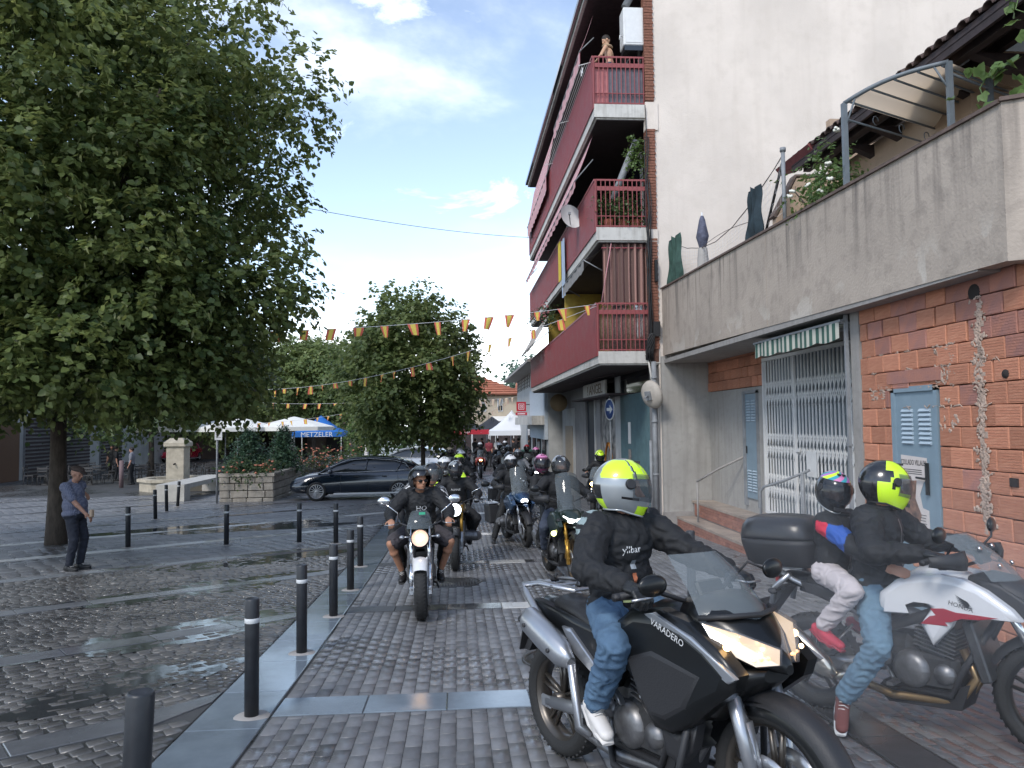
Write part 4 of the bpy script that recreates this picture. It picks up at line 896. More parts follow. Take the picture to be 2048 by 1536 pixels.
# round traffic mirror seen from behind
t = thing('traffic_mirror', 'round beige backed traffic mirror on the corner drain pipe', 'mirror', (4.5, 17.1, 1.4))
Mm = Matrix.Translation((4.35, 16.95, 2.22)) @ Matrix.Rotation(R(-62), 4, 'Z') @ Matrix.Rotation(R(14), 4, 'X')
b = MB(); b.lathe([(.001, -.03), (.2, -.025), (.3, .02), (.33, .08), (.31, .09)], (0, 0, 0), 'Y', 28); b.v = [(v[0], v[1], v[2]*1.0) for v in b.v]; part(t, 'shell', MB().merge(b, Mm), mat('beige plastic back', (.42, .38, .33), .6, var=.1), True)
b = MB(); b.lathe([(.001, .03), (.29, .085)], (0, 0, 0), 'Y', 28); part(t, 'mirror_glass', MB().merge(b, Mm), mat('mirror', (.8, .8, .8), .03, 1), True)
b = MB(); b.box((0, -.05, 0), (.16, .06, .2)); b.cyl((0, -.05, 0), (.14, -.3, 0), .02); part(t, 'bracket', MB().merge(b, Mm), M_pipe, True)
# blue arrow sign on its pole
t = thing('road_sign', 'round blue road sign with white arrow on a grey pole', 'road sign', (4.28, 21.0, g(21)))
b = MB(); b.cyl((4.28, 21.05, g(21)), (4.28, 21.05, 2.35), .03); part(t, 'pole', b, M_pipe, True)
Ms = Matrix.Translation((4.25, 20.98, 1.98)) @ Matrix.Rotation(R(-76), 4, 'Z')
b = MB(); b.lathe([(.001, -.012), (.27, -.012), (.27, .01), (.001, .01)], (0, 0, 0), 'Y', 32); part(t, 'disc', MB().merge(b, Ms), mat('sign blue', (.03, .07, .22), .4), True)
b = MB(); b.lathe([(.27, -.018), (.30, -.018), (.30, .012), (.27, .012)], (0, 0, 0), 'Y', 32); b.prism([(-.17, -.04), (.03, -.04), (.03, -.12), (.19, 0), (.03, .12), (.03, .04), (-.17, .04)], -.02, -.0125, 'Y'); part(t, 'arrow_and_rim', MB().merge(b, Ms), M_white_m, True)
# ================================================================== TREES AND PLANTS
def leafmat(name, c1, c2, tr=.35, rough=.45):
    m = bpy.data.materials.new(name); m.use_nodes = True; t = m.node_tree; l = t.links.new; b = t.nodes['Principled BSDF']
    at = t.nodes.new('ShaderNodeAttribute'); at.attribute_name = 'tone'
    cr_ = t.nodes.new('ShaderNodeValToRGB'); l(at.outputs['Fac'], cr_.inputs[0]); cr_.color_ramp.elements[0].color = (*c1, 1); cr_.color_ramp.elements[1].color = (*c2, 1)
    l(cr_.outputs[0], b.inputs['Base Color']); b.inputs['Roughness'].default_value = rough; b.inputs['Specular IOR Level'].default_value = .35
    tl = t.nodes.new('ShaderNodeBsdfTranslucent'); hs = t.nodes.new('ShaderNodeHueSaturation'); l(cr_.outputs[0], hs.inputs['Color']); hs.inputs['Value'].default_value = 1.5; hs.inputs['Hue'].default_value = .48; l(hs.outputs[0], tl.inputs[0])
    mx_ = t.nodes.new('ShaderNodeMixShader'); mx_.inputs[0].default_value = tr; l(b.outputs[0], mx_.inputs[1]); l(tl.outputs[0], mx_.inputs[2]); l(mx_.outputs[0], t.nodes['Material Output'].inputs[0]); return m
LM_linden = leafmat('linden leaf', (.045, .078, .026), (.20, .24, .075), .45)
LM_bract = leafmat('pale linden bract', (.15, .18, .07), (.28, .29, .13), .45)
LM_mid = leafmat('mid green leaf', (.06, .10, .038), (.20, .25, .09), .45)
LM_dark = leafmat('conifer needles', (.02, .05, .03), (.06, .115, .055), .15)
LM_light = leafmat('light green leaf', (.05, .10, .03), (.13, .2, .06))
LM_bush = leafmat('rose leaf', (.03, .06, .025), (.10, .14, .05))
LM_far = leafmat('hazy green leaf', (.10, .16, .12), (.17, .25, .18))  # paler leaves: distance haze put into the colour
M_bark = mat('bark', (.075, .06, .048), .95, var=.35, vscale=14, bump=.8, bscale=22, stretch=(1, 1, .3))
def leaves(P, D, Nn, size, fold=.25, asp=.85):
    """P centres, D leaf direction, Nn normals -> 6-vert leaf of 4 quads-ish (2 quads folded along midrib)"""
    D = D/np.linalg.norm(D, axis=1, keepdims=True); Nn = Nn-(Nn*D).sum(1, keepdims=True)*D; Nn = Nn/np.maximum(np.linalg.norm(Nn, axis=1, keepdims=True), 1e-6)
    B = np.cross(D, Nn); s = size[:, None]
    base = P; tip = P+D*s; m1 = P+D*s*.35; up = -Nn*s*fold*.35
    l1 = P+D*s*.30+B*s*.5*asp-up; r1 = P+D*s*.30-B*s*.5*asp-up; 
    l2 = P+D*s*.72+B*s*.30*asp-up*.6+Nn*0; r2 = P+D*s*.72-B*s*.30*asp-up*.6
    V = np.stack([base, l1, l2, tip, r2, r1], 1).reshape(-1, 3); n = len(P)
    F = (np.array([(0, 1, 2, 3), (0, 3, 4, 5)])[None]+np.arange(n)[:, None, None]*6).reshape(-1, 4)
    return V, F
def crown(lobes, sprays, per, size, seed=1, droop=.5, bract=0., inner=.25, splen=4.5, sharp=0.):
    r = np.random.default_rng(seed); P = []; D = []; NN = []; T = []; SZ = []; K = []
    for (c, rad, tone) in lobes:
        c = np.array(c); rad = np.array(rad if hasattr(rad, '__len__') else (rad,)*3); n = max(4, int(sprays*(rad.mean()**2)))
        u = r.normal(size=(n, 3)); u /= np.linalg.norm(u, axis=1, keepdims=True); k = 1-inner*r.random((n, 1))**2*2; k *= 1+.1*r.normal(size=(n, 1))
        o = c+u*rad*k
        dirv = u+np.array([0, 0, .15])+.35*r.normal(size=(n, 3)); dirv /= np.linalg.norm(dirv, axis=1, keepdims=True)
        st_ = r.normal(0, .16, n)
        for j in range(per):
            f = (j+.5)/per; L_ = size*splen*(.6+.6*r.random((n, 1)))
            p = o+dirv*L_*f+np.array([0, 0, -1.])*droop*L_*f*f
            side = np.cross(dirv, [0, 0, 1.]); side /= np.maximum(np.linalg.norm(side, axis=1, keepdims=True), 1e-3)
            sg = 1 if j % 2 else -1
            d = dirv*.6+side*sg*.8+np.array([0, 0, -.45])+.35*r.normal(size=(n, 3))
            nn = np.array([0, 0, 1.])*.75+u*.75+.45*r.normal(size=(n, 3))
            P.append(p+.25*size*r.normal(size=(n, 3))); D.append(d); NN.append(nn); T.append((tone+st_+.1*r.normal(size=n))); SZ.append(size*(.7+.6*r.random(n))); K.append((r.random(n) < bract).astype(int))
    P, D, NN, T, SZ, K = [np.concatenate(a) for a in (P, D, NN, T, SZ, K)]
    D[K == 1] += [0, 0, -1.2]
    V, F = leaves(P, D, NN, np.where(K == 1, SZ*1.1, SZ)); 
    V = V.reshape(-1, 6, 3)
    if K.any():   # bracts are narrow
        b_ = K == 1; cen = V[b_][:, [0, 3]].mean(1, keepdims=True); ax = V[b_][:, 3]-V[b_][:, 0]; ax /= np.linalg.norm(ax, axis=1, keepdims=True); w = V[b_]-cen; al = (w*ax[:, None]).sum(2, keepdims=True)*ax[:, None]; V[b_] = cen+al+(w-al)*.35
    return V.reshape(-1, 3), F, np.clip(T, 0, 1), K
def crown_obj(parent, V, F, T, K, mats, name='crown'):
    V = V-np.array(root_of(parent).location); me = np_mesh(name, V, F, mats, np.repeat(K, 2), smooth=False); a = me.attributes.new('tone', 'FLOAT', 'POINT'); a.data.foreach_set('value', np.repeat(T, 6).astype('f'))
    return link(name, me, parent)
def trunk(parent, x, y, z0, z1, r0, r1, limbs, seed=1, lean=(0, 0)):
    random.seed(seed); b = MB(); pts = [(x+lean[0]*t+.04*math.sin(t*5), y+lean[1]*t, z0-.05+(z1-z0)*t) for t in np.linspace(0, 1, 9)]
    b.tube(pts, [r0*1.35, r0*1.1]+[r0+(r1-r0)*t for t in np.linspace(.15, 1, 7)], 14)
    part(parent, 'trunk', b, M_bark, True)
    for (t, ex, ey, ez, r_) in limbs:
        p = Vector(pts[int(t*8)]); e = Vector((ex, ey, ez)); m1 = p.lerp(e, .35)+Vector((0, 0, .15)); m2 = p.lerp(e, .7)+Vector((0, 0, .1)); q = MB(); q.tube([p, m1, m2, e], [r_, r_*.75, r_*.5, r_*.2], 8)
        for _ in range(5):
            s_ = m1.lerp(e, random.random()); q.tube([s_, s_+Vector((random.uniform(-.8, .8), random.uniform(-.8, .8), random.uniform(-.1, .7)))], [r_*.3, .01], 5)
        part(parent, 'limb', q, M_bark, True)
# --- the big linden on the left
random.seed(21)
LT = thing('linden_tree', 'huge dark linden tree in blossom filling the left of the square', 'tree', (-8.26, 16.58, g(16.6)))
C0 = Vector((-8.2, 16.0, 6.3)); lob = []
def lt_r(z):     # crown profile radius by height
    return np.interp(z, [1.6, 2.3, 3.5, 5, 7, 8.5, 9.5, 11, 12.6], [3.2, 4.6, 5.2, 4.9, 5.1, 5.0, 4.2, 2.9, 1.0])
for i in range(430):
    z = random.uniform(2.1, 12.2) if random.random() < .72 else random.uniform(2.1, 4.6); a = random.uniform(0, 2*math.pi)
    if -math.cos(a-0)*0+math.sin(a) > .35 and random.random() < .65: continue   # thin out behind
    rr = float(lt_r(z))*(random.uniform(.62, 1.0) if random.random() < .8 else random.uniform(.2, .6)); rad = random.uniform(.65, 1.15)
    x, y = C0.x+(rr-rad*.5)*math.cos(a), C0.y+(rr-rad*.5)*math.sin(a)
    lob.append(((x, y, max(z, 1.95+rad*.55)), (rad, rad, rad*.62), .38+random.uniform(-.28, .28)+(.12 if z > 7.5 else 0)))  # crown top lighter: light from above put into the leaf tone
# projecting boughs seen against the sky
for (x, y, z, rx) in ((-2.95, 14.6, 8.3, .75), (-3.2, 14.8, 7.9, .85), (-3.3, 14.6, 7.1, .8), (-3.1, 14.6, 7.7, .6), (-3.5, 14.9, 5.4, .8), (-3.35, 14.6, 4.45, .75), (-3.0, 14.4, 4.3, .5), (-3.6, 14.7, 3.7, .8), (-4.0, 14.6, 9.0, .9), (-4.1, 14.8, 9.9, .8), (-4.4, 14.5, 10.6, .8), (-4.1, 14.5, 2.9, .75), (-4.4, 14.6, 2.5, .6), (-3.6, 14.7, 6.2, .7), (-4.5, 13.6, 8.0, .9), (-5, 12.9, 6.5, .9), (-5.2, 12.6, 4.9, .95), (-5, 12.9, 3.4, .9), (-6, 12, 2.9, .9), (-7.2, 11.4, 2.6, .9), (-6.4, 11.5, 5.8, 1), (-6.2, 11.6, 7.6, 1), (-7.5, 11.2, 9.0, 1), (-5.6, 12.4, 2.45, .6), (-8.6, 10.9, 3.2, 1), (-7.4, 11.0, 4.4, 1)):
    lob.append(((x, y, z), (rx, rx, rx*.6), .45+random.uniform(-.1, .2)))
lob += [((C0.x+2.6*math.cos(a), C0.y+2.4*math.sin(a), z), (1.5, 1.5, 1.0), .12) for a in np.linspace(0, 6.28, 7)[:-1] for z in (3.3, 4.8, 6.4, 8, 9.4)]  # dark fill lobes: shade inside the crown put into the leaf tone
V, F, T, K = crown(lob, 84, 11, .112, seed=5, droop=.5, bract=.06, splen=3.3, inner=.3); crown_obj(LT, V, F, T, K, [LM_linden, LM_bract])
trunk(LT, -8.26, 16.58, g(16.6), 7, .165, .10, [(.42, -4.2, 15, 5.2, .11), (.5, -5, 13.2, 7.4, .1), (.45, -11, 14, 5.5, .11), (.6, -9, 12, 8.2, .1), (.7, -7, 18.5, 9, .1), (.8, -5.4, 16, 9.8, .08), (.38, -6.2, 12.4, 3.4, .08), (.38, -10.6, 12.6, 3.4, .08)], lean=(-.1, 0))
def small_tree(name, label, cat, x, y, lobes, seed, mats, sprays, per, size, tr=.12, h=None, group=None, **k):
    t = thing(name, label, cat, (x, y, g(y)), group=group); V, F, T, K_ = crown(lobes, sprays, per, size, seed, **k); crown_obj(t, V, F, T, K_, mats)
    if tr: trunk(t, x, y, g(y), h or 3, tr, tr*.6, [(.75, lobes[i][0][0], lobes[i][0][1], lobes[i][0][2], tr*.4) for i in range(0, min(len(lobes), 8), 2)], seed)
    return t
def lobes_for(x, y, z0, z1, rfun, n, rad, seed, tone=.45, tv=.15):
    random.seed(seed); out_ = []
    for _ in range(n):
        z = random.uniform(z0, z1); a = random.uniform(0, 6.283); rr = rfun((z-z0)/(z1-z0))*math.sqrt(random.uniform(.25, 1)); r_ = rad*random.uniform(.7, 1.25)
        out_.append(((x+max(0, rr-r_*.4)*math.cos(a), y+max(0, rr-r_*.4)*math.sin(a), z), (r_, r_, r_*.75), tone+random.uniform(-tv, tv)))
    return out_
P5 = lambda *v: (lambda t: float(np.interp(t, np.linspace(0, 1, len(v)), v)))
x0, y0 = -1.75, 30.2
lb = lobes_for(x0, y0, 1.35, 6.1, P5(2.3, 2.9, 2.9, 2.5, 1.4), 115, .62, 31, .5)
lb += [((x0-.95, y0-.3, 6.55), (.5, .5, .6), .6), ((x0+.5, y0, 6.75), (.45, .45, .6), .6), ((x0+.2, y0-.2, 6.3), .55, .55), ((x0-.5, y0, 6.2), .6, .5), ((x0+2.3, y0-.4, 3.6), .5, .4), ((x0+2.55, y0, 2.7), .45, .4)]
small_tree('linden_tree', 'dense round linden tree behind the dark car in the middle of the square', 'tree', -1.35, 30.3, lb, 32, [LM_mid, LM_bract], 110, 9, .15, .1, 3, bract=.05, splen=3.2)
x0, y0 = -9.9, 54
small_tree('linden_tree', 'bright green tree standing left of the round linden behind the blue tent', 'tree', x0, y0, lobes_for(x0, y0, 2.7, 7.1, P5(3.4, 4.4, 4.2, 3.4, 1.6), 110, .85, 41, .7)+[((x0-2.2, y0, 6.9), .6, .7), ((x0+.9, y0, 7.2), .7, .75), ((x0+3.2, y0, 6.2), .8, .7)], 42, [LM_mid, LM_bract], 60, 8, .2, .14, 3, bract=.06)
x0, y0 = -16.3, 60
small_tree('linden_tree', 'darker pointed tree half hidden behind the big linden crown', 'tree', x0, y0, lobes_for(x0, y0, 1.8, 7.2, P5(3.6, 4.2, 3.4, 2, .9), 70, 1.1, 51, .4)+[((x0+2, y0, 8.4), (.8, .8, 1.3), .45), ((x0+2, y0, 7.2), 1.0, .4)], 52, [LM_mid, LM_bract], 30, 8, .27, .14, 3, bract=.03)
x0, y0 = -15.8, 41
small_tree('linden_tree', 'dark tree behind the stone fountain', 'tree', x0, y0, lobes_for(x0, y0, 1.5, 6, P5(2.6, 3, 2.8, 2, .8), 55, .85, 61, .3), 62, [LM_mid, LM_bract], 26, 8, .22, .15, 3, bract=.03)
x0, y0 = -23.5, 46
small_tree('linden_tree', 'dark tree at the far left side of the square', 'tree', x0, y0, lobes_for(x0, y0, 1.6, 6.6, P5(3, 3.6, 3.4, 2.6, .8), 55, 1, 63, .25), 64, [LM_mid, LM_bract], 20, 8, .26, .16, 3, bract=.02)
x0, y0 = -6.0, 58
small_tree('plane_tree', 'pale green tree rising between the blue tent and the tan house', 'tree', x0, y0, lobes_for(x0, y0, 2, 7.6, P5(3, 3.4, 3, 2, .8), 40, 1, 71, .6), 72, [LM_mid], 20, 8, .3, .15, 4)
x0, y0 = 8.5, 98
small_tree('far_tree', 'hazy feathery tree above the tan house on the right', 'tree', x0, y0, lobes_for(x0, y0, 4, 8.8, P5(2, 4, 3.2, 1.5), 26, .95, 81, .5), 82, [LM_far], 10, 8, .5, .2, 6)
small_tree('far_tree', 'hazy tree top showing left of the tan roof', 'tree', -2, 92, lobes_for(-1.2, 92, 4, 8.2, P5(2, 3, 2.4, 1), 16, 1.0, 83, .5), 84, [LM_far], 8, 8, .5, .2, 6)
x0, y0 = -5.6, 46
small_tree('tall_shrub', 'light green column shaped shrub beside the blue tent', 'shrub', x0, y0, lobes_for(x0, y0, -.6, 2.2, P5(.9, 1.1, 1, .7), 22, .5, 91, .6), 92, [LM_light], 60, 8, .13, 0)
small_tree('hedge', 'clipped light green hedge under the round linden', 'shrub', -3.6, 47, lobes_for(-3.6, 47, -.7, 1.4, P5(1.6, 1.8, 1.4), 22, .6, 93, .55), 94, [LM_light], 45, 8, .15, 0)
# planter
PX0, PX1, PY0, PY1 = -8.0, -6.2, 26.6, 31.8; gp = g(27); ptop = gp+.95
PL = thing('stone_planter', 'raised planter of coursed tan stone blocks in front of the dark car', 'planter', ((PX0+PX1)/2, PY0, gp))
M_stone = mat('tan stone block', (.30, .27, .23), .8, var=.25, vscale=5, bump=.5, objvar=.16)
b = MB(); b.bb(PX0+.06, PX1-.06, PY0+.06, PY1-.06, gp-.2, ptop-.14); part(PL, 'core', b, mat('dark mortar', (.10, .09, .08), .95), True)
random.seed(3); z = gp-.12; rr_ = 0
while z < ptop-.12:
    hh = .245
    for (ax, a0, a1, fixed) in (('x', PX0, PX1, PY0), ('y', PY0, PY1, PX1)):
        p = a0-(random.uniform(.1, .3) if rr_ % 2 else 0)
        while p < a1:
            w = random.uniform(.38, .62); s0, s1 = max(p, a0), min(p+w, a1)
            if s1-s0 > .08:
                q = MB(); off = random.uniform(-.015, .015)
                if ax == 'x': q.box(((s0+s1)/2, fixed+.09+off, z+hh/2), (s1-s0-.02, .2, hh-.02), bev=.015)
                else: q.box((fixed-.09+off, (s0+s1)/2, z+hh/2), (.2, s1-s0-.02, hh-.02), bev=.015)
                part(PL, 'stone', q, M_stone, True)
            p += w
    z += hh; rr_ += 1
for (a, c, d, e) in ((PX0-.04, PX1+.04, PY0-.04, PY0+.28), (PX1-.28, PX1+.04, PY0+.28, PY1)):
    n = max(1, int(max(c-a, e-d)/.8))
    for i in range(n):
        q = MB()
        if c-a > e-d: w = (c-a)/n; q.bb(a+w*i+.006, a+w*(i+1)-.006, d, e, ptop-.10, ptop)
        else: w = (e-d)/n; q.bb(a, c, d+w*i+.006, d+w*(i+1)-.006, ptop-.10, ptop)
        part(PL, 'capstone', q, M_stone, True)
def cone_shrub(x, y, z, h, r_, seed, label):
    random.seed(seed); lobs = [((x+math.cos(i*2.4)*r_*(1-t)*.75, y+math.sin(i*2.4)*r_*(1-t)*.75, z+h*t), (.12+.27*(1-t),)*2+(.2,), .45+random.uniform(-.2, .2)) for i, t in enumerate(np.linspace(0.05, .95, 50))]
    t = thing('conifer_shrub', label, 'shrub', (x, y, z)); V, F, T, K_ = crown(lobs, 420, 6, .06, seed, droop=-.1, inner=.3, splen=2.2); crown_obj(t, V, F, T, K_, [LM_dark])
    part(t, 'stem', MB().cyl((x, y, z-.2), (x, y, z+h*.8), .04), M_bark, True)
cone_shrub(-7.4, 28.0, ptop-.1, 1.6, .95, 5, 'left one of two dark cone shaped conifers in the stone planter')
cone_shrub(-6.62, 29.9, ptop-.1, 1.62, .72, 6, 'right one of two dark cone shaped conifers in the stone planter')
M_fl = mat('orange pink petals', (.50, .19, .12), .6, var=.3, vscale=8); M_fw = mat('white petals', (.75, .74, .66), .6, var=.05)
def flowers(parent, pts, r_, m, name='blossoms'):
    b = MB()
    for p in pts:
        for k in range(5): a = k*1.26; b.ell((p[0]+math.cos(a)*r_*.5, p[1]+math.sin(a)*r_*.5, p[2]+random.uniform(-.3, .3)*r_), (r_*.55, r_*.55, r_*.4), (random.random(), random.random(), 0), 6, 4)
        b.ell(p, (r_*.5,)*3, None, 6, 4)
    o = part(parent, name, b, m, True, kind='stuff'); return o
def bush(label, x0, x1, y0, y1, z0, z1, seed, nl, fl, fr=.05, fm=None, lm=None, ls=.075, sp=60):
    random.seed(seed); t = thing('rose_bush', label, 'bush', ((x0+x1)/2, (y0+y1)/2, z0))
    lobs = [((random.uniform(x0, x1), random.uniform(y0, y1), random.uniform(z0, z1)), random.uniform(.15, .3), random.uniform(.3, .8)) for _ in range(nl)]
    V, F, T, K_ = crown(lobs, sp*4, 6, ls, seed, inner=.3); crown_obj(t, V, F, T, K_, [lm or LM_bush], 'foliage')
    b = MB(); 
    for q in lobs[::2]: b.tube([((x0+x1)/2+random.uniform(-.2, .2), (y0+y1)/2, z0-.1), tuple(np.array(q[0])+[0, 0, -.1]), q[0]], [.015, .01, .005], 5)
    part(t, 'stems', b, M_bark, True)
    pts = []
    for _ in range(fl): q = random.choice(lobs); u = Vector((random.gauss(0, 1), -abs(random.gauss(0, 1)), abs(random.gauss(0, .8)))).normalized(); pts.append(tuple(Vector(q[0])+u*q[1]*1.1))
    flowers(t, pts, fr, fm or M_fl); return t
bush('low rose bush with orange flowers in front of the left conifer', -7.9, -7.0, 26.75, 27.3, ptop-.08, ptop+.18, 7, 14, 12)
bush('taller rose bush with orange flowers at the planter corner by the car', -6.9, -6.3, 26.75, 28.0, ptop-.08, ptop+.25, 8, 16, 22)
bush('wide bed of orange flowers beyond the bonnet of the dark car', -8.2, -5.0, 38.5, 40, -.6, .45, 9, 60, 110, .055, sp=30)
bush('white rose bush climbing over the terrace parapet', 5.0, 5.5, 9.6, 11.1, 4.55, 5.15, 10, 24, 0, sp=80, lm=LM_light, ls=.06)
t = [o for o in COL.objects if o.get('label', '').startswith('white rose')][0]
flowers(t, [(4.98, 10.9, 4.95), (4.95, 10.75, 4.98), (5.0, 10.35, 4.95), (5.0, 9.75, 5.05), (4.95, 9.62, 4.8), (5.0, 9.5, 5.42), (4.95, 9.9, 4.72)], .05, M_fw)
# vine leaves at the right edge of the terrace
def vine(label, pts, n, seed, size=.13):
    r = np.random.default_rng(seed); random.seed(seed); t = thing('grape_vine', label, 'vine', pts[0]); b = MB(); b.tube(pts, .007, 5); part(t, 'stem', b, mat('green vine stem', (.10, .16, .05), .6), True)
    P = np.array([pts[random.randrange(len(pts))] for _ in range(n)])+r.normal(0, .08, (n, 3)); D = r.normal(0, 1, (n, 3))+[0, 0, -.8]; NN = r.normal(0, .6, (n, 3))+[-.6, -.6, .4]
    for i in range(n):
        V, F = leaves(np.repeat(P[i:i+1], 3, 0), np.stack([D[i], D[i]+np.cross(NN[i], D[i])*.8, D[i]-np.cross(NN[i], D[i])*.8]), np.repeat(NN[i:i+1], 3, 0), np.array([size, size*.75, size*.75])*random.uniform(.8, 1.2)); V = V-np.array(t.location)
        me = np_mesh('leaf', V, F, LM_light); a = me.attributes.new('tone', 'FLOAT', 'POINT'); a.data.foreach_set('value', np.full(18, random.uniform(.5, 1))); link('leaf', me, t)
vine('vine with broad light green leaves climbing the second pergola post', [(5.35, 7.1, 4.5), (5.33, 7.15, 4.75), (5.3, 7.2, 4.95), (5.36, 7.1, 5.1), (5.45, 7.0, 5.05)], 24, 3)
vine('bright vine shoot hanging from the green post at the top right corner', [(5.5, 6.65, 5.9), (5.42, 6.75, 5.7), (5.4, 6.8, 5.55), (5.46, 6.7, 5.45)], 16, 4)
vine('thin vine tendrils lying on the parapet corner', [(5.2, 6.6, 4.45), (5.3, 6.7, 4.6), (5.1, 6.9, 4.5), (5.4, 6.8, 4.62)], 12, 6, .09)
# plants on balconies
def potplant(label, x, y, z, h, seed, lm=LM_bush, r_=.22, pot=True):
    random.seed(seed); t = thing('potted_plant', label, 'plant', (x, y, z))
    V, F, T, K_ = crown([((x+random.uniform(-r_, r_), y+random.uniform(-r_, r_)*.5, z+.2+random.uniform(0, h)), .12, random.uniform(.4, .9)) for _ in range(9)], 900, 5, .06, seed); crown_obj(t, V, F, T, K_, [lm], 'foliage')
    if pot: part(t, 'pot', MB().lathe([(.001, 0), (.09, 0), (.13, .22), (.11, .22), (.10, .18)], (x, y, z), n=16), mat('terracotta', (.30, .10, .06), .8), True)
potplant('trailing plant hanging at the right end of the middle balcony', 4.3, 17.5, 7.3, .7, 3, LM_light, .12, False)
potplant('potted plant left behind the middle end railing', 3.6, 17.55, 6.15, .5, 4)
potplant('potted plant at the centre of the middle end railing', 3.95, 17.55, 6.15, .6, 5)
potplant('potted plant right behind the middle end railing', 4.25, 17.55, 6.15, .45, 6)
potplant('spilling plant with pink flowers on the side of the second balcony', 3.12, 25.5, 4.9, .5, 7, LM_bush, .5, False)
flowers([o for o in COL.objects if o.get('label', '').startswith('spilling')][0], [(3.0+random.uniform(-.1, .1), 25.5+random.uniform(-.6, .6), 5.2+random.uniform(-.2, .5)) for _ in range(22)], .04, mat('pink petals', (.5, .2, .2), .7))
# ================================================================== THINGS IN THE SQUARE
M_boll = mat('black bollard paint', (.022, .024, .028), .42, var=.2, vscale=10, bump=.08)
M_band = mat('reflective band', (.55, .56, .56), .35)
def bollard(x, y, label, h=.8, lean=(0, 0), r=.048, cap=True, ring=True):
    t = thing('bollard', label, 'bollard', (x, y, g(y)), group='black bollards with a pale ring', rot=(lean[1], lean[0], random.uniform(0, 3)))
    part(t, 'shaft', MB().lathe([(.001, -.02), (r, -.02), (r, h-.012), (r-.004, h-.003), (r-.012, h), (.001, h+(.004 if cap else -.03))], n=24), M_boll)
    if ring: part(t, 'ring', MB().lathe([(r, h-.165), (r+.002, h-.162), (r+.002, h-.135), (r, h-.132)], n=24), M_band)
    part(t, 'footing', MB().lathe([(r+.075, -.001), (r+.07, .004), (r+.01, .009), (r, .012)], n=20), M_conc); return t
random.seed(8)
bollard(-1.17, 2.89, 'nearest bollard at the bottom edge, plain black with worn rim', .885, (.03, .02), cap=False, ring=False)
for y, x, lb in ((5.45, -1.41, 'second bollard of the row standing at the end of the blue grey slab band'), (7.2, -1.42, 'third bollard of the row with wet slab around its foot'), (8.82, -1.39, 'fourth bollard of the row left of the white fendered motorcycle'), (10.5, -1.43, 'fifth bollard of the row just left of the bare kneed rider'), (12.6, -1.56, 'sixth bollard of the row behind the rider with sunglasses')): bollard(x, y, lb)
for x, y, lb, ln in ((-2.42, 15.65, 'far bollard half hidden behind the fifth one', 0), (-3.19, 15.9, 'lone bollard in the wet paving below the dark car wheel', 0), (-4.6, 15.8, 'lone bollard below the stone planter', 0), (-6.48, 15.75, 'bollard right of the standing man', -.02), (-8.1, 21.4, 'left of three leaning bollards before the concrete bench', -.05), (-8.61, 23.6, 'middle of three leaning bollards before the concrete bench', -.07), (-8.86, 25.2, 'right of three leaning bollards before the concrete bench', .05)): bollard(x, y, lb, lean=(ln, 0))
bollard(2.55, 8.3, 'bollard on the right pavement behind the helmeted front rider', .92)
solo('short_post', MB().cyl((-14.6, 34.7, g(35)), (-14.6, 34.7, .2), .09), mat('rusty pink post', (.16, .11, .11), .8), 'thick reddish post standing alone behind the standing man', 'post')
# fountain
FO = thing('fountain', 'stone drinking fountain pillar rising from an octagonal basin', 'fountain', (-11.6, 33, g(33))); gf = g(33)
M_lime = mat('worn limestone', (.40, .35, .27), .8, var=.22, vscale=3, bump=.4)
b = MB()
rs_ = [[(-11.6+r_*math.cos(a+.39), 33+r_*math.sin(a+.39), z) for a in np.linspace(0, 2*math.pi, 9)[:-1]] for r_, z in ((1.45, gf-.1), (1.45, gf+.38), (1.55, gf+.38), (1.55, gf+.5), (1.2, gf+.5), (1.15, gf+.3))]
b.rings(rs_, 0, True, False); part(FO, 'basin', b, M_lime, True)
b = MB(); b.box((-11.6, 33, gf+1.05), (.72, .72, 1.5), bev=.02); part(FO, 'pillar', b, M_lime, True)
b = MB(); b.box((-11.6, 33, gf+1.88), (.9, .9, .22), bev=.04); b.rings([[(-11.6+s_*a, 33+s_*c, z) for a, c in ((-1, -1), (1, -1), (1, 1), (-1, 1))] for s_, z in ((.4, gf+1.99), (.24, gf+2.14))], 0, True, False); part(FO, 'capital', b, M_lime, True)
b = MB(); b.cyl((-11.6, 32.66, gf+1.1), (-11.6, 32.5, gf+1.06), .03); part(FO, 'spout', b, M_dark, True)
b = MB(); b.lathe([(.001, gf+.4), (1.18, gf+.4)], (-11.6, 33, 0), n=8); part(FO, 'water', b, mat('still water', (.05, .07, .07), .04), True)
# concrete bench
BE = thing('concrete_bench', 'long low concrete bench in front of the fountain', 'bench', (-9.8, 27.2, g(28))); gb = g(28)
M_pc = mat('pale precast concrete', (.42, .40, .36), .75, var=.12, vscale=4, bump=.2)
b = MB(); b.bb(-10.3, -9.35, 27.2, 32.6, gb+.42, gb+.58); part(BE, 'seat', b, M_pc, True)
for y in (27.2, 32.0): b = MB(); b.bb(-10.3, -9.35, y+.002, y+.6, gb-.15, gb+.42); part(BE, 'support', b, M_pc, True)
# notice post by the planter
t = thing('sign_post', 'grey post with a small white notice in front of the stone planter', 'sign', (-7.95, 26.2, gp))
part(t, 'post', MB().cyl((-7.95, 26.2, gp), (-7.95, 26.2, gp+3.0), .035), M_pipe, True)
b = MB(); b.bb(-8.02, -7.78, 26.15, 26.17, gp+2.1, gp+2.62); part(t, 'notice', b, M_white_m, True)
b = MB()
for k in range(7): b.bb(-7.99, -7.82-.03*(k % 3), 26.146, 26.149, gp+2.5-k*.055, gp+2.515-k*.055)
part(t, 'notice_lettering', b, M_blackp, True)
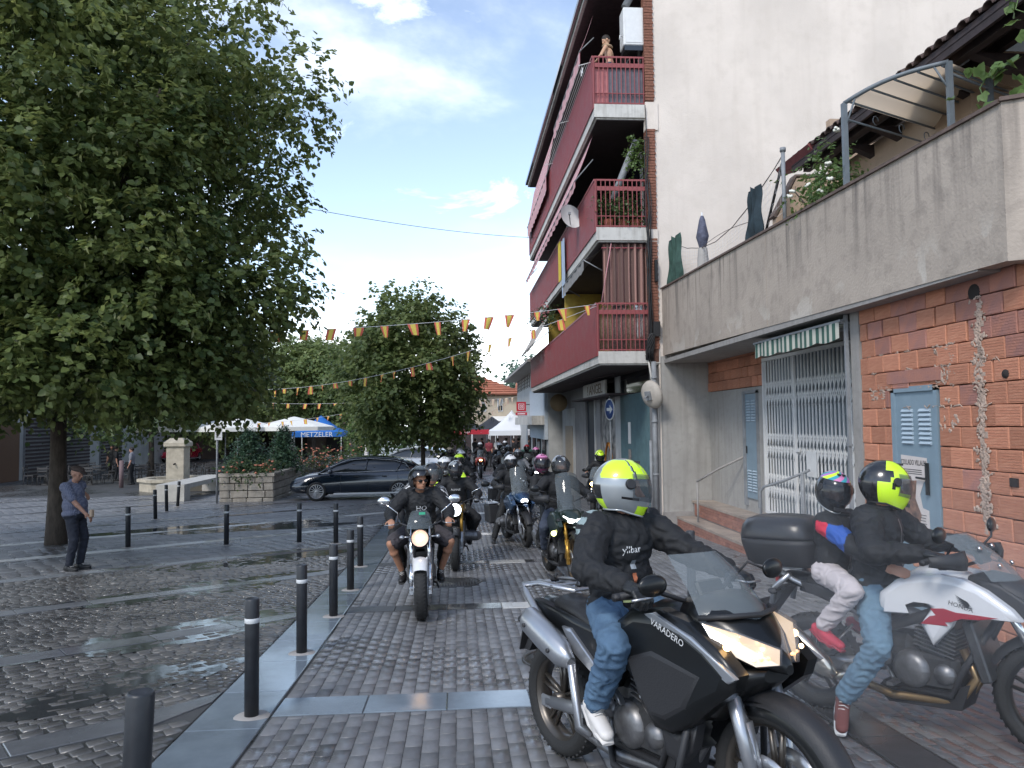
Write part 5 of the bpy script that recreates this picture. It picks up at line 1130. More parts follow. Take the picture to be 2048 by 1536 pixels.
# tents
M_tw = mat('white tent fabric', (.72, .73, .75), .8); M_tb = mat('blue tent fabric', (.02, .14, .45), .7); M_tr = mat('red tent fabric', (.42, .02, .035), .7); M_tk = mat('black tent fabric', (.035, .037, .042), .8)
def tent(name, label, x, y, w, d, he, ha, mc, mv, text=None, tm=None, ts=.2, rz=0):
    z0 = g(y); t = thing(name, label, 'tent', (x, y, z0), rz); b = MB()
    def roof(u, v):
        a, c = (u-.5)*w, (v-.5)*d; k = 1-max(abs(u-.5), abs(v-.5))*2; return (a, c, he+(ha-he)*(k**1.35))
    n = 12; b.add([roof(i/n, j/n) for j in range(n+1) for i in range(n+1)], [(j*(n+1)+i, j*(n+1)+i+1, (j+1)*(n+1)+i+1, (j+1)*(n+1)+i) for j in range(n) for i in range(n)], smooth=True); part(t, 'canopy', b, mc)
    for (xx, yy, lx, ly) in ((0, -d/2, w, .01), (0, d/2, w, .01), (-w/2, 0, .01, d), (w/2, 0, .01, d)): q = MB(); q.box((xx, yy, he-.14), (lx, ly, .3)); part(t, 'valance', q, mv)
    for sx in (-1, 1):
        for sy in (-1, 1): q = MB(); q.cyl((sx*(w/2-.03), sy*(d/2-.03), 0), (sx*(w/2-.03), sy*(d/2-.03), he), .03, n=6); part(t, 'leg', q, M_band)
    if text:
        for k, (tx, sc) in enumerate(text):
            q = text_mb(tx, ts*sc, .002); part(t, 'valance_lettering', MB().merge(q, Matrix.Translation((-w/2+w*(k+.5)/len(text), -d/2-.012, he-.15)) @ Matrix.Rotation(math.pi/2, 4, 'X')), tm)
    return t
tent('pop_up_tent', 'black peaked tent with bright red printed valance across the street end', .56, 50, 3.0, 3.0, 2.28, 3.15, M_tk, M_tr, [('--', .6), ('Motor', 1), ('--', .6)], M_tw, .22)
t2 = tent('pop_up_tent', 'dark peaked tent behind the red valanced one, nearer the white tent', 2.6, 56, 3, 3, 2.3, 3.2, M_tk, M_tk)
for (tx, ty) in ((-.35, -.9), (.35, -.9)): pass
tent('pop_up_tent', 'dark tent roof peeking between the black tent and white tent', 4.6, 60, 3, 3, 2.4, 3.2, M_tk, M_tk)
tent('pop_up_tent', 'white peaked tent at the street end beside the green bin', 3.55, 49, 3.0, 3.0, 2.2, 3.5, M_tw, M_tw)
tent('pop_up_tent', 'second white tent mostly hidden behind the grey shop', 6.6, 52, 3.0, 3.0, 2.2, 3.4, M_tw, M_tw)
tent('pop_up_tent', 'blue peaked tent with white lettering on its valance', -8.5, 49, 3.0, 3.0, 2.25, 3.3, M_tb, M_tb, [('METZELER', 1)], M_tw, .42)
# white clouds printed on the dark tents
def parasol(x, y, label, r_=2.1, z=3.0, seed=0):
    z0 = g(y); t = thing('market_parasol', label, 'parasol', (x, y, z0), group='white market parasols over the cafe tables'); b = MB(); n = 8
    b.rings([[(rr*math.cos(a)*(1+.0), rr*math.sin(a), zz) for a in np.linspace(0, 2*math.pi, n+1)[:-1]] for rr, zz in ((r_, z-.62), (r_, z-.42), (r_*.5, z-.12), (.06, z+.12))], 0, False, False); part(t, 'canopy', b, M_cream)
    part(t, 'pole', MB().cyl((0, 0, 0), (0, 0, z+.1), .035, n=8), M_band)
    q = MB()
    for k in range(8): a = k*math.pi/4; q.cyl((math.cos(a)*r_*.97, math.sin(a)*r_*.97, z-.47), (0, 0, z+.02), .014, n=4)
    part(t, 'ribs', q, M_band); return t
M_cream = mat('cream parasol cloth', (.72, .70, .64), .85, var=.04)
for x, y, lb in ((-15.6, 43, 'leftmost cream parasol showing behind the fountain'), (-13.2, 45, 'cream parasol between fountain and planter'), (-11.4, 41, 'highest cream parasol above the left conifer'), (-9.4, 44.5, 'cream parasol above the right conifer'), (-8.6, 41.5, 'rightmost cream parasol overlapping the blue tent')): parasol(x, y, lb)
# cafe tables and chairs
M_wch = mat('white plastic chair', (.62, .62, .60), .5); M_dch = mat('dark wicker chair', (.05, .047, .045), .6)
def cafe_chair(m):
    t = thing('cafe_chair', 'x', 'chair'); b = MB(); b.box((0, 0, .44), (.44, .42, .035)); part(t, 'seat', b, m)
    b = MB(); b.box((0, .2, .66), (.42, .025, .07)); b.box((0, .21, .8), (.42, .025, .06)); b.cyl((-.2, .19, .44), (-.2, .23, .86), .014, n=5); b.cyl((.2, .19, .44), (.2, .23, .86), .014, n=5); part(t, 'backrest', b, m)
    for sx in (-1, 1):
        for sy in (-1, 1): part(t, 'leg', MB().cyl((sx*.2, sy*.18, .43), (sx*.22, sy*.2, 0), .014, n=5), m)
    return t
def cafe_table(m):
    t = thing('cafe_table', 'x', 'table'); part(t, 'tabletop', MB().lathe([(.001, .74), (.4, .74), (.4, .71), (.001, .71)], n=16), m); part(t, 'leg', MB().cyl((0, 0, .03), (0, 0, .72), .03, n=6), m); part(t, 'base', MB().lathe([(.001, .03), (.22, .02), (.22, 0)], n=10), m); return t
def setof(proto, spots, label, group):
    first = True
    for i, (x, y, rz) in enumerate(spots):
        o = proto if first else dup(proto); first = False; o.location = (x, y, g(y)); o.rotation_euler = (0, 0, rz); o['label'] = label; o['group'] = group
random.seed(14); tabs = [(-19+i*2.1+random.uniform(-.3, .3), 37.5+j*3+random.uniform(-.4, .4)) for i in range(4) for j in range(2)]+[(-13.6, 38.5), (-11.9, 38)]
wtab = [(-9.6, 46.5), (-7.6, 47), (-10.9, 45), (-6.4, 48.5)]
def around(tb_): return [(x+.68*math.sin(a), y-.68*math.cos(a), a+math.pi+random.uniform(-.3, .3)) for x, y in tb_ for a in (0.3, 1.9, 3.4, 5.0)]
setof(cafe_table(M_dch), [(x, y, 0) for x, y in tabs], 'dark cafe table under the trees behind the fountain', 'dark cafe tables')
setof(cafe_chair(M_dch), around(tabs), 'dark cafe chair at a table under the trees', 'dark cafe chairs')
setof(cafe_table(M_wch), [(x, y, 0) for x, y in wtab], 'white cafe table beside the blue tent', 'white cafe tables')
setof(cafe_chair(M_wch), around(wtab), 'white plastic cafe chair near the blue tent', 'white cafe chairs')
# green bin, yellow bin
t = thing('waste_bin', 'tall dark green wheeled waste bin against the grey shopfront', 'bin', (3.32, 35.5, g(35.5)), rz=-.1)
M_gb = mat('green bin plastic', (.03, .10, .06), .5, var=.1)
b = MB(); b.rings([[(sx*w, sy*d, z) for sx, sy in ((-1, -1), (1, -1), (1, 1), (-1, 1))] for w, d, z in ((.42, .4, .12), (.52, .5, 1.15), (.54, .52, 1.15), (.54, .52, 1.22))], 0, True, False); part(t, 'body', b, M_gb)
b = MB(); b.rings([[(sx*w, sy*d, z) for sx, sy in ((-1, -1), (1, -1), (1, 1), (-1, 1))] for w, d, z in ((.55, .53, 1.225), (.5, .48, 1.33), (.3, .3, 1.38))], 0, True, False); part(t, 'lid', b, mat('lighter green lid', (.07, .17, .10), .5))
for sx in (-1, 1): part(t, 'wheel', MB().lathe([(.001, -.03), (.1, -.03), (.1, .03), (.001, .03)], (sx*.4, -.3, .1), 'X', 12), M_blackp)
b = MB(); b.box((0, 0, .45), (.4, .35, .9), bev=.04); b.box((0, 0, .95), (.44, .39, .1), bev=.03); solo('litter_bin', b, mat('yellow plastic', (.5, .30, .02), .5), 'small yellow litter bin beside the left column of riders', 'bin'); bpy.data.objects['litter_bin'].location = (-1.1, 41, g(41))
# far houses
TH_ = thing('tan_house', 'tan two storey house with terracotta hipped roof at the street end', 'building', (3, 76, g(76))); gz_ = -1.1
M_tan2 = mat('tan house render', (.43, .36, .27), .9, var=.06, vscale=1)
b = MB(); b.bb(-2.6, 6.35, 75, 84, gz_, 4.5); part(TH_, 'wall', b, M_tan2, True)
M_roof = mat('terracotta roof tile', (.44, .17, .10), .85, col2=(.33, .12, .075), vscale=3, objvar=.1)
zc = 6.75; ri = [(-3.2, 74.3), (6.95, 74.3), (6.95, 84.7), (-3.2, 84.7)]; rd = [(1.6, 79.5), (2.0, 79.5)]
b = MB(); b.add([(*p, 4.5) for p in ri]+[(*p, zc) for p in rd]+[(*p, 4.42) for p in ri], [(0, 1, 5, 4), (1, 2, 5), (2, 3, 4, 5), (3, 0, 4), (6, 7, 8, 9), (0, 1, 7, 6), (1, 2, 8, 7)]); part(TH_, 'roof', b, M_roof, True)
nr = 9
for r_ in range(nr):
    t0 = r_/nr; za = 4.5+(zc-4.5)*t0; xa = -3.2+(1.6+3.2)*t0; xb = 6.95+(2-6.95)*t0; ya = 74.3+5.2*t0
    q = MB(); q.cyl((xa, ya-.03, za+.05), (xb, ya-.03, za+.05), .07, n=6); part(TH_, 'tile_course', q, M_roof, True)
for (x0, x1, z0, z1) in ((.1, 1.15, 2.85, 3.95), (2.45, 2.85, 2.9, 3.95), (4.1, 4.5, 2.9, 3.95)):
    b = MB(); b.bb(x0-.07, x1+.07, 74.93, 75.0, z0-.07, z1+.07); w_ = part(TH_, 'window', b, M_white_m, True); b = MB(); b.bb(x0, x1, 74.9, 74.93, z0, z1); part(w_, 'pane', b, M_glassd, True)
    b = MB(); b.bb(x0, x1, 74.88, 74.9, z0+(z1-z0)*.45, z1); part(w_, 'blind', b, mat('grey blind', (.25, .25, .24), .8), True)
b = MB(); b.bb(-2.6, 6.35, 74.9, 75, 4.1, 4.3); part(TH_, 'cornice', b, M_tan2, True)
for x0 in (3.4, 5.4): b = MB(); b.prism([(73.4, 1.9), (74.95, 2.35), (74.95, 2.3), (73.4, 1.85)], x0, x0+1.7, 'X'); part(TH_, 'awning', b, M_cream, True)
b = MB(); b.bb(3.2, 7.5, 74.85, 74.95, -1, 1.8); part(TH_, 'shopfront', b, M_glassd, True)
b = MB(); b.cyl((6.3, 74.85, -1), (6.3, 74.85, 4.4), .06); part(TH_, 'downpipe', b, M_pipe, True)
SH = thing('stone_house', 'rough stone house right of the tan house', 'building', (9, 78, g(78)))
b = MB(); b.bb(6.5, 14, 77, 84, -1.1, 4.2); part(SH, 'wall', b, mat('rubble stone', (.38, .30, .23), .9, col2=(.18, .14, .12), vscale=2.2, bump=.6, bscale=3), True)
b = MB(); b.prism([(76.4, 4.2), (80.5, 5.9), (84.6, 4.2)], 6.3, 14.3, 'X'); part(SH, 'roof', b, M_roof, True)
b = MB(); b.prism([(75.6, 2.4), (77, 2.9), (77, 2.8), (75.6, 2.3)], 6.6, 9, 'X'); part(SH, 'porch_roof', b, M_roof, True)
# left side of the square
LB = thing('shop_building', 'low pale shop with grey roller shutters at the left edge of the square', 'building', (-22, 44, g(44)))
b = MB(); b.bb(-30, -22.4, 35, 62, -1.2, 5.5); part(LB, 'wall', b, M_lgrey, True)
for y0 in (41.5, 45.5, 50):
    b = MB(); b.bb(-22.4, -22.3, y0, y0+3, -1.0, 2.2); sh_ = part(LB, 'roller_shutter', b, M_grey, True)
    for k in range(16): q = MB(); q.bb(-22.3, -22.26, y0+.02, y0+2.98, -.95+k*.2, -.85+k*.2); part(sh_, 'slat', q, M_soffit, True)
b = MB(); b.bb(-22.4, -22.2, 38.9, 40.8, -1, 1.9); part(LB, 'wooden_door', b, mat('brown door', (.14, .08, .05), .6), True)
FB = thing('cafe_building', 'long two storey building closing the square behind the cafe tables', 'building', (-20, 66, g(66)))
b = MB(); b.bb(-48, -9, 66, 74, -1.1, 4.6); part(FB, 'wall', b, mat('dark brown wall', (.15, .11, .09), .9, var=.2, vscale=1), True)  # one dark brown wall colour, mottled at random
b = MB(); b.prism([(65.3, 4.6), (70, 6.4), (74.7, 4.6)], -48.5, -8.5, 'X'); part(FB, 'roof', b, M_roof, True)
for i in range(12): b = MB(); b.bb(-44+i*3, -42.6+i*3, 65.94, 66, -1, 1.3); part(FB, 'shop_opening', b, M_dark, True); b = MB(); b.bb(-44+i*3, -42.8+i*3, 65.94, 66, 2.2, 3.5); w_ = part(FB, 'window', b, M_white_m, True); b = MB(); b.bb(-43.95+i*3, -42.85+i*3, 65.92, 65.94, 2.25, 3.45); part(w_, 'pane', b, M_glassd, True)
b = MB(); b.bb(-46, -10, 64.2, 66, 1.5, 1.7); part(FB, 'canopy', b, M_cream, True)
BD = thing('far_backdrop', 'low dark backdrop wall behind the tents and riders at the end of the street', 'building', (2, 63, g(63)))
b = MB(); b.bb(-1.6, 7.5, 63, 63.3, -1.1, 1.3); part(BD, 'wall', b, mat('dark backdrop wall', (.06, .045, .045), .9, var=.4, vscale=3), True)  # single low dark wall, mottled at random
# red arrow/club sign hanging from the shop
t = thing('hanging_sign', 'square red hanging sign with a white framed emblem over the shopfronts', 'sign', (3.7, 40, 2))
b = MB(); b.bb(3.15, 3.65, 39.97, 40.03, 2.25, 2.75); b.bb(3.1, 3.7, 39.97, 40.03, 2.05, 2.2); part(t, 'panel', b, M_tr, True)
b = MB()
for a in (0.13, .06): b.bb(3.4-a, 3.4+a, 39.96, 39.969, 2.5+a, 2.5+a+.02); b.bb(3.4-a, 3.4+a, 39.96, 39.969, 2.5-a-.02, 2.5-a); b.bb(3.4-a-.02, 3.4-a, 39.96, 39.969, 2.5-a-.02, 2.5+a+.02); b.bb(3.4+a, 3.4+a+.02, 39.96, 39.969, 2.5-a-.02, 2.5+a+.02)
b.bb(3.38, 3.42, 39.96, 39.969, 2.48, 2.52); b.bb(3.2, 3.6, 39.96, 39.969, 2.1, 2.14); part(t, 'emblem', b, M_tw, True)
b = MB(); b.cyl((3.65, 40, 2.6), (4.0, 40, 2.6), .02); part(t, 'bracket', b, M_dark, True)
# bunting

def bunting(label, A, B, sag, n, w, h, seed, pale=False, start=0.02, end=.98):
    random.seed(seed); A, B = Vector(A), Vector(B); t = thing('flag_bunting', label, 'bunting', A)
    f = lambda u: A.lerp(B, u)-Vector((0, 0, sag*4*u*(1-u)))
    part(t, 'string', MB().tube([f(u) for u in np.linspace(0, 1, 30)], .006, 4), M_white_m, True)
    d = (B-A).normalized()
    for i in range(n):
        u = start+(end-start)*(i+random.uniform(-.15, .15)+.5)/n; p = f(u); ww = w*random.uniform(.55, 1) ; hh = h*random.uniform(.6, 1); tw = random.uniform(-.9, .9); kind = random.random(); b = MB(); vs = []
        nx, ny = 8, 6
        for j in range(ny+1):
            for k in range(nx+1):
                s_, q = k/nx, j/ny; a = tw*q; sx = (s_-.5)*ww*(1-(.6*q if kind < .25 else .1*q)); sk = (.25*hh*q*math.sin(seed+i)) 
                dd = Vector((d.x*math.cos(a)-d.y*math.sin(a), d.x*math.sin(a)+d.y*math.cos(a), d.z*0)); pp = dd*sx+d*sk+Vector((0, 0, -q*hh))+Vector((-d.y, d.x, 0))*.02*math.sin(s_*6+i)*q
                vs.append((s_, 0, 0, pp))
        # object-space X carries the stripe coordinate, so build in a rotated local frame
        o_rot = math.atan2(d.y, d.x); Rm = Matrix.Rotation(-o_rot, 3, 'Z')
        b.add([tuple(Rm @ v[3]) for v in vs], [(j*(nx+1)+k, j*(nx+1)+k+1, (j+1)*(nx+1)+k+1, (j+1)*(nx+1)+k) for j in range(ny) for k in range(nx)], smooth=True)
        # stripes as face materials: red, yellow, red
        for j in range(ny):
            for k in range(nx): b.m[j*nx+k] = 0 if k < 2 or k > 5 else 1
        me = b.mesh('flag', FM if not pale else FMP, recalc=False); o = link('flag', me, t, p-A); o.rotation_euler = (0, 0, o_rot)
def clothm(nm, c):
    m = mat(nm, c, .8); t_ = m.node_tree; tl = t_.nodes.new('ShaderNodeBsdfTranslucent'); tl.inputs[0].default_value = (*c, 1); mx_ = t_.nodes.new('ShaderNodeMixShader'); mx_.inputs[0].default_value = .5; t_.links.new(t_.nodes['Principled BSDF'].outputs[0], mx_.inputs[1]); t_.links.new(tl.outputs[0], mx_.inputs[2]); t_.links.new(mx_.outputs[0], t_.nodes['Material Output'].inputs[0]); return m
FM = [clothm('flag red', (.92, .20, .14)), clothm('flag yellow', (1.0, .78, .16))]; FMP = [clothm('pale flag pink', (.62, .40, .32)), clothm('pale flag cream', (.72, .58, .38))]  # second pair: paler colours for the two far strings
bunting('highest string of red and yellow flags from the lowest balcony corner to the big linden', (3.24, 17.3, 4.34), (-4.6, 16.0, 3.55), .12, 13, .24, .30, 4, start=.0, end=.93)
bunting('long sagging string of red and yellow flags from the balcony down across the square', (3.24, 17.32, 4.30), (-11.5, 34, 3.5), .9, 26, .22, .28, 5, start=.03)
bunting('short flat string of small flags in front of the trees above the blue tent', (-4.8, 34, 2.6), (-9.5, 36, 2.75), .06, 6, .2, .25, 6)
bunting('low string of small flags just above the blue tent', (-5.0, 36, 2.2), (-10.5, 38, 1.75), .1, 9, .2, .24, 7)
bunting('pale string of flags along the eave of the tan house', (-1.5, 68, 4.0), (6.0, 60, 3.9), .3, 14, .4, .6, 8, True)
bunting('pale string of flags hanging from the grey eaves towards the tan house', (3.2, 45, 3.2), (1, 66, 2.6), .5, 20, .34, .5, 9, True)
def wire(label, A, B, sag, r_=.008):
    A, B = Vector(A), Vector(B); solo('cable', MB().tube([A.lerp(B, u)-Vector((0, 0, sag*4*u*(1-u))) for u in np.linspace(0, 1, 24)], r_, 4), M_blackp, label, 'cable')
wire('thin overhead cable crossing the blue sky from the linden', (-4.2, 20, 7.35), (3.3, 30, 9.0), .15)
# car
def car(name, label, loc, rz, paint, detail=True):
    t = thing(name, label, 'car', loc, rz); L_ = 4.65
    # stations along x (front +x): (x, half width at sill, z sill, z belt, half width belt)
    st = [(-2.30, .62, .42, .80, .62), (-2.22, .80, .30, .92, .78), (-1.9, .86, .24, .97, .84), (-1.2, .88, .22, .96, .87), (-.3, .89, .22, .94, .88), (.6, .89, .22, .92, .87), (1.2, .885, .22, .89, .85), (1.7, .87, .24, .82, .80), (2.1, .82, .28, .73, .72), (2.30, .68, .34, .62, .58), (2.36, .50, .40, .54, .46)]
    b = MB(); rs = []
    for (x, w, z0, z1, w1) in st:
        r_ = [(x, -w*.9, z0), (x, -w, z0+.1), (x, -w-.01, (z0+z1)/2), (x, -w1, z1-.03), (x, -w1*.93, z1+.02), (x, -w1*.5, z1+.06), (x, 0, z1+.075), (x, w1*.5, z1+.06), (x, w1*.93, z1+.02), (x, w1, z1-.03), (x, w+.01, (z0+z1)/2), (x, w, z0+.1), (x, w*.9, z0)]
        rs.append(r_)
    b.rings(rs, 0, True, True); part(t, 'body', b, paint)
    gh = [(-2.12, .70, .95, .66, 1.0), (-1.75, .80, .96, .64, 1.24), (-1.2, .84, .96, .62, 1.40), (-.5, .85, .95, .60, 1.455), (.1, .85, .94, .60, 1.45), (.55, .84, .93, .60, 1.36), (1.0, .82, .92, .62, 1.14), (1.35, .78, .90, .64, .93)]
    b = MB(); rs = []
    for (x, w, z0, w1, z1) in gh: rs.append([(x, -w, z0-.03), (x, -w*.99, z0+.02), (x, -w1-.06*(1-(z1-z0)/.5), z1-.04), (x, -w1*.86, z1), (x, 0, z1+.02), (x, w1*.86, z1), (x, w1+.06*(1-(z1-z0)/.5), z1-.04), (x, w*.99, z0+.02), (x, w, z0-.03)])
    b.rings(rs, 0, True, True); part(t, 'cabin_glass', b, M_carglass)
    # roof and pillars
    b = MB(); rr = [[(x, -w1*.9, z1+.0), (x, -w1*.5, z1+.022), (x, 0, z1+.03), (x, w1*.5, z1+.022), (x, w1*.9, z1)] for (x, w, z0, w1, z1) in gh[1:6]]
    b.rings(rr, 0, False, True, closed=False); part(t, 'roof', b, paint)
    b = MB()
    for s in (-1, 1):
        b.tube([(1.38, s*.79, .90), (1.0, s*.69, 1.14), (.55, s*.665, 1.35), (.1, s*.64, 1.43), (-.5, s*.64, 1.435), (-1.2, s*.655, 1.38), (-1.75, s*.70, 1.22), (-2.15, s*.70, .96)], .028, 6)
        b.tube([(-.2, s*.875, .94), (-.28, s*.65, 1.43)], .022, 5); b.tube([(-1.25, s*.86, .96), (-1.45, s*.68, 1.33)], .03, 5)
    part(t, 'pillars', b, paint)
    b = MB()
    for s in (-1, 1): b.tube([(1.3, s*.845, .925), (.6, s*.885, .945), (-.3, s*.895, .965), (-1.2, s*.88, .985), (-1.7, s*.84, 1.03), (-1.55, s*.73, 1.22), (-1.2, s*.69, 1.33), (-.3, s*.675, 1.40), (.4, s*.69, 1.36), (1.0, s*.73, 1.13)], .008, 4)
    part(t, 'window_trim', b, M_band)
    for s in (-1, 1):
        b = MB(); b.ell((.95, s*.98, .98), (.09, .11, .075)); b.cyl((.95, s*.85, .95), (.95, s*.95, .97), .03); part(t, 'wing_mirror', b, paint)
        b = MB(); b.prism([(1.75, .60), (1.72, .72), (2.12, .62), (2.3, .52), (2.22, .48)], s*.60, s*.80, 'Y'); q = MB(); q.v = [(v[0], v[1]-(s*.16 if v[0] > 2.15 else 0), v[2]) for v in b.v]; q.f = b.f; q.m = b.m; q.sm = b.sm; part(t, 'headlight', q, M_lamp)
        b = MB()
        for x in (.62, -.3, -1.3): b.box((x, s*.897, .58), (.008, .012, .62))
        for x in (.1, -.85): b.box((x, s*.905, .80), (.16, .02, .03))
        part(t, 'door_seams', b, M_blackp)
        b = MB(); b.box((-.35, s*.9, .24), (2.4, .03, .05)); part(t, 'sill_trim', b, M_band)
        for x in (1.42, -1.33):
            w = MB(); w.lathe([(.30, -.11), (.32, -.09), (.325, 0), (.32, .09), (.30, .11), (.22, .10), (.22, -.08)], (0, 0, 0), 'Y', 28); wh = part(t, 'wheel', w, M_tyre); wh.location = (x, s*.80, .325)
            w = MB(); w.lathe([(.235, .105*s), (.24, .115*s), (.22, .1*s), (.21, .04*s), (.001, .03*s)], (0, 0, 0), 'Y', 28)
            for k in range(14): a = k*2*math.pi/14; w.box((math.cos(a)*.13, .09*s, math.sin(a)*.13), (.19, .014, .017), (0, -a, 0))
            w.lathe([(.001, .105*s), (.035, .105*s), (.035, .05*s)], (0, 0, 0), 'Y', 12); part(wh, 'rim', w, M_alloy)
            b = MB(); b.lathe([(.37, -.06), (.37, .095)], (x, s*.805, .34), 'Y', 20, a0=-.1, a1=math.pi+.1); part(t, 'wheel_arch', b, M_blackp)
    b = MB(); b.box((2.33, 0, .36), (.05, .9, .10)); b.box((2.35, 0, .50), (.03, .7, .03)); part(t, 'grille', b, M_blackp)
    b = MB(); b.box((2.385, 0, .40), (.012, .5, .11)); part(t, 'number_plate', b, M_white_m)
    b = MB(); b.box((2.36, 0, .28), (.02, 1.2, .012)); part(t, 'bumper_trim', b, M_band)
    for s in (-1, 1): b = MB(); b.box((-2.25, s*.66, .80), (.1, .22, .18)); part(t, 'tail_light', b, mat('tail lamp red', (.35, .02, .02), .25))
    return t
M_carglass = mat('tinted car glass', (.012, .014, .016), .03, spec=.9); M_tyre = mat('tyre rubber', (.018, .018, .018), .75, bump=.2, bscale=80); M_alloy = mat('alloy wheel', (.45, .45, .46), .3, .9)
M_lamp = mat('headlamp glass', (.55, .58, .62), .08, .3)
M_navy = mat('black blue car paint', (.006, .012, .022), .16, .1, coat=1)
car('parked_car', 'black blue hatchback parked sideways behind the stone planter', (-3.35, 27.3, g(27.3)), math.pi+.05, M_navy)
car('parked_car', 'silver car behind the trunk of the round linden', (-2.1, 40, g(40)), math.pi-.5, mat('silver car paint', (.35, .36, .37), .2, .4, coat=1))
car('parked_car', 'small red car far away beyond the cafe tables', (-21.5, 62, g(60)), math.pi/2*-1, mat('red car paint', (.55, .02, .05), .2, .1, coat=1))
# ================================================================== MOTORCYCLES
M_chr = mat('chrome', (.62, .62, .63), .12, 1); M_sil = mat('satin silver', (.36, .37, .39), .3, .75, var=.05); M_gold = mat('gold anodised', (.45, .25, .05), .35, .8)
M_eng = mat('dark cast alloy', (.07, .07, .072), .42, .6, var=.2, vscale=30); M_eng2 = mat('grey cast alloy', (.17, .17, .175), .42, .7, var=.2, vscale=25)
M_blk = mat('black gloss plastic', (.006, .0065, .007), .3, 0, coat=.12, spec=.4); M_matt = mat('matt black plastic', (.02, .02, .022), .55, bump=.1, bscale=120)
M_seat = mat('black vinyl seat', (.018, .018, .019), .42, bump=.15, bscale=160); M_ss = mat('brushed stainless', (.50, .46, .39), .24, .95)
M_rim = mat('dark bronze rim', (.10, .09, .08), .35, .7)
def glassy(name, c, rough=.05, mix=.6):
    m = bpy.data.materials.new(name); m.use_nodes = True; t = m.node_tree; l = t.links.new; b = t.nodes['Principled BSDF']; b.inputs['Base Color'].default_value = (*c, 1); b.inputs['Roughness'].default_value = rough
    tr = t.nodes.new('ShaderNodeBsdfTransparent'); tr.inputs[0].default_value = (.85, .88, .9, 1); mx_ = t.nodes.new('ShaderNodeMixShader'); mx_.inputs[0].default_value = mix; l(b.outputs[0], mx_.inputs[1]); l(tr.outputs[0], mx_.inputs[2]); l(mx_.outputs[0], t.nodes['Material Output'].inputs[0]); return m
M_screen = glassy('smoked windscreen', (.10, .115, .12), .06, .42); M_clear = glassy('clear windscreen', (.20, .225, .235), .08, .55); M_lens = glassy('lamp lens', (.3, .3, .32), .02, .72)
def lit(name, c, s): return mat(name, (.8, .8, .8), .2, emit=c, estr=s)
M_bulb = lit('warm headlamp bulb', (1, .60, .24), 6); M_bulbw = lit('white headlamp', (.92, .97, 1), 2.6); M_fog = lit('yellow fog lamp', (.95, 1, .35), 2.5); M_warm = lit('warm headlamp glow', (1, .36, .09), .30); M_oran = lit('orange indicator', (1, .35, .06), 1.2)
def tyre_wheel(p, x, R_, w, m_rim, sp='cast', disc=True, hi=True, sides=(-1, 1)):
    n = 44 if hi else 22; rt = R_-w*.62; e = thing_child(p)
    b = MB(); pr = [(rt, -w*.36), (rt+w*.16, -w*.47), (R_-w*.28, -w*.5), (R_-w*.1, -w*.36), (R_-w*.02, -w*.2), (R_, 0), (R_-w*.02, w*.2), (R_-w*.1, w*.36), (R_-w*.28, w*.5), (rt+w*.16, w*.47), (rt, w*.36)]
    b.lathe(pr, (x, 0, R_), 'Y', n)
    if hi:
        for k in range(n):
            a = k*2*math.pi/n
            for s in (-1, 1): b.box((x+math.cos(a)*(R_-w*.05), s*w*.22, R_+math.sin(a)*(R_-w*.05)), (.012, w*.30, w*.07), Matrix.Rotation(-a+math.pi/2, 3, 'Y') @ Matrix.Rotation(s*.5, 3, 'Z'))
    wh = part(p, 'wheel', b, M_tyre)
    q = MB(); q.lathe([(rt+.012, -w*.37), (rt+.012, -w*.33), (rt-.012, -w*.30), (rt-.02, 0), (rt-.012, w*.30), (rt+.012, w*.33), (rt+.012, w*.37)], (x, 0, R_), 'Y', n); q.cyl((x, -.07, R_), (x, .07, R_), .035, n=14)
    if sp == 'cast':
        for k in range(5):
            a = k*2*math.pi/5+.3; c_, s_ = math.cos(a), math.sin(a)
            for da in (-.13, .13): q.tube([(x+math.cos(a+da*2.2)*.035, 0, R_+math.sin(a+da*2.2)*.035), (x+math.cos(a+da)*(rt-.015), 0, R_+math.sin(a+da)*(rt-.015))], [.02, .016], 6, flat=(1, .7))
    else:
        for k in range(24 if hi else 14):
            a = k*2*math.pi/(24 if hi else 14); s = (k % 2)*2-1; q.cyl((x+math.cos(a+.3*s)*.04, s*.045, R_+math.sin(a+.3*s)*.04), (x+math.cos(a)*rt, 0, R_+math.sin(a)*rt), .003, n=4)
    part(wh, 'rim', q, m_rim)
    if disc:
        for s in sides:
            q = MB(); q.lathe([(.085, s*.072), (.15, s*.072), (.15, s*.078), (.085, s*.078), (.085, s*.072)], (x, 0, R_), 'Y', 30 if hi else 16)
            if hi:
                for k in range(12): a = k*math.pi/6; q.box((x+math.cos(a)*.065, s*.07, R_+math.sin(a)*.065), (.05, .006, .014), (0, -a, 0))
            part(wh, 'brake_disc', q, M_sil)
    return wh
def thing_child(p): return p
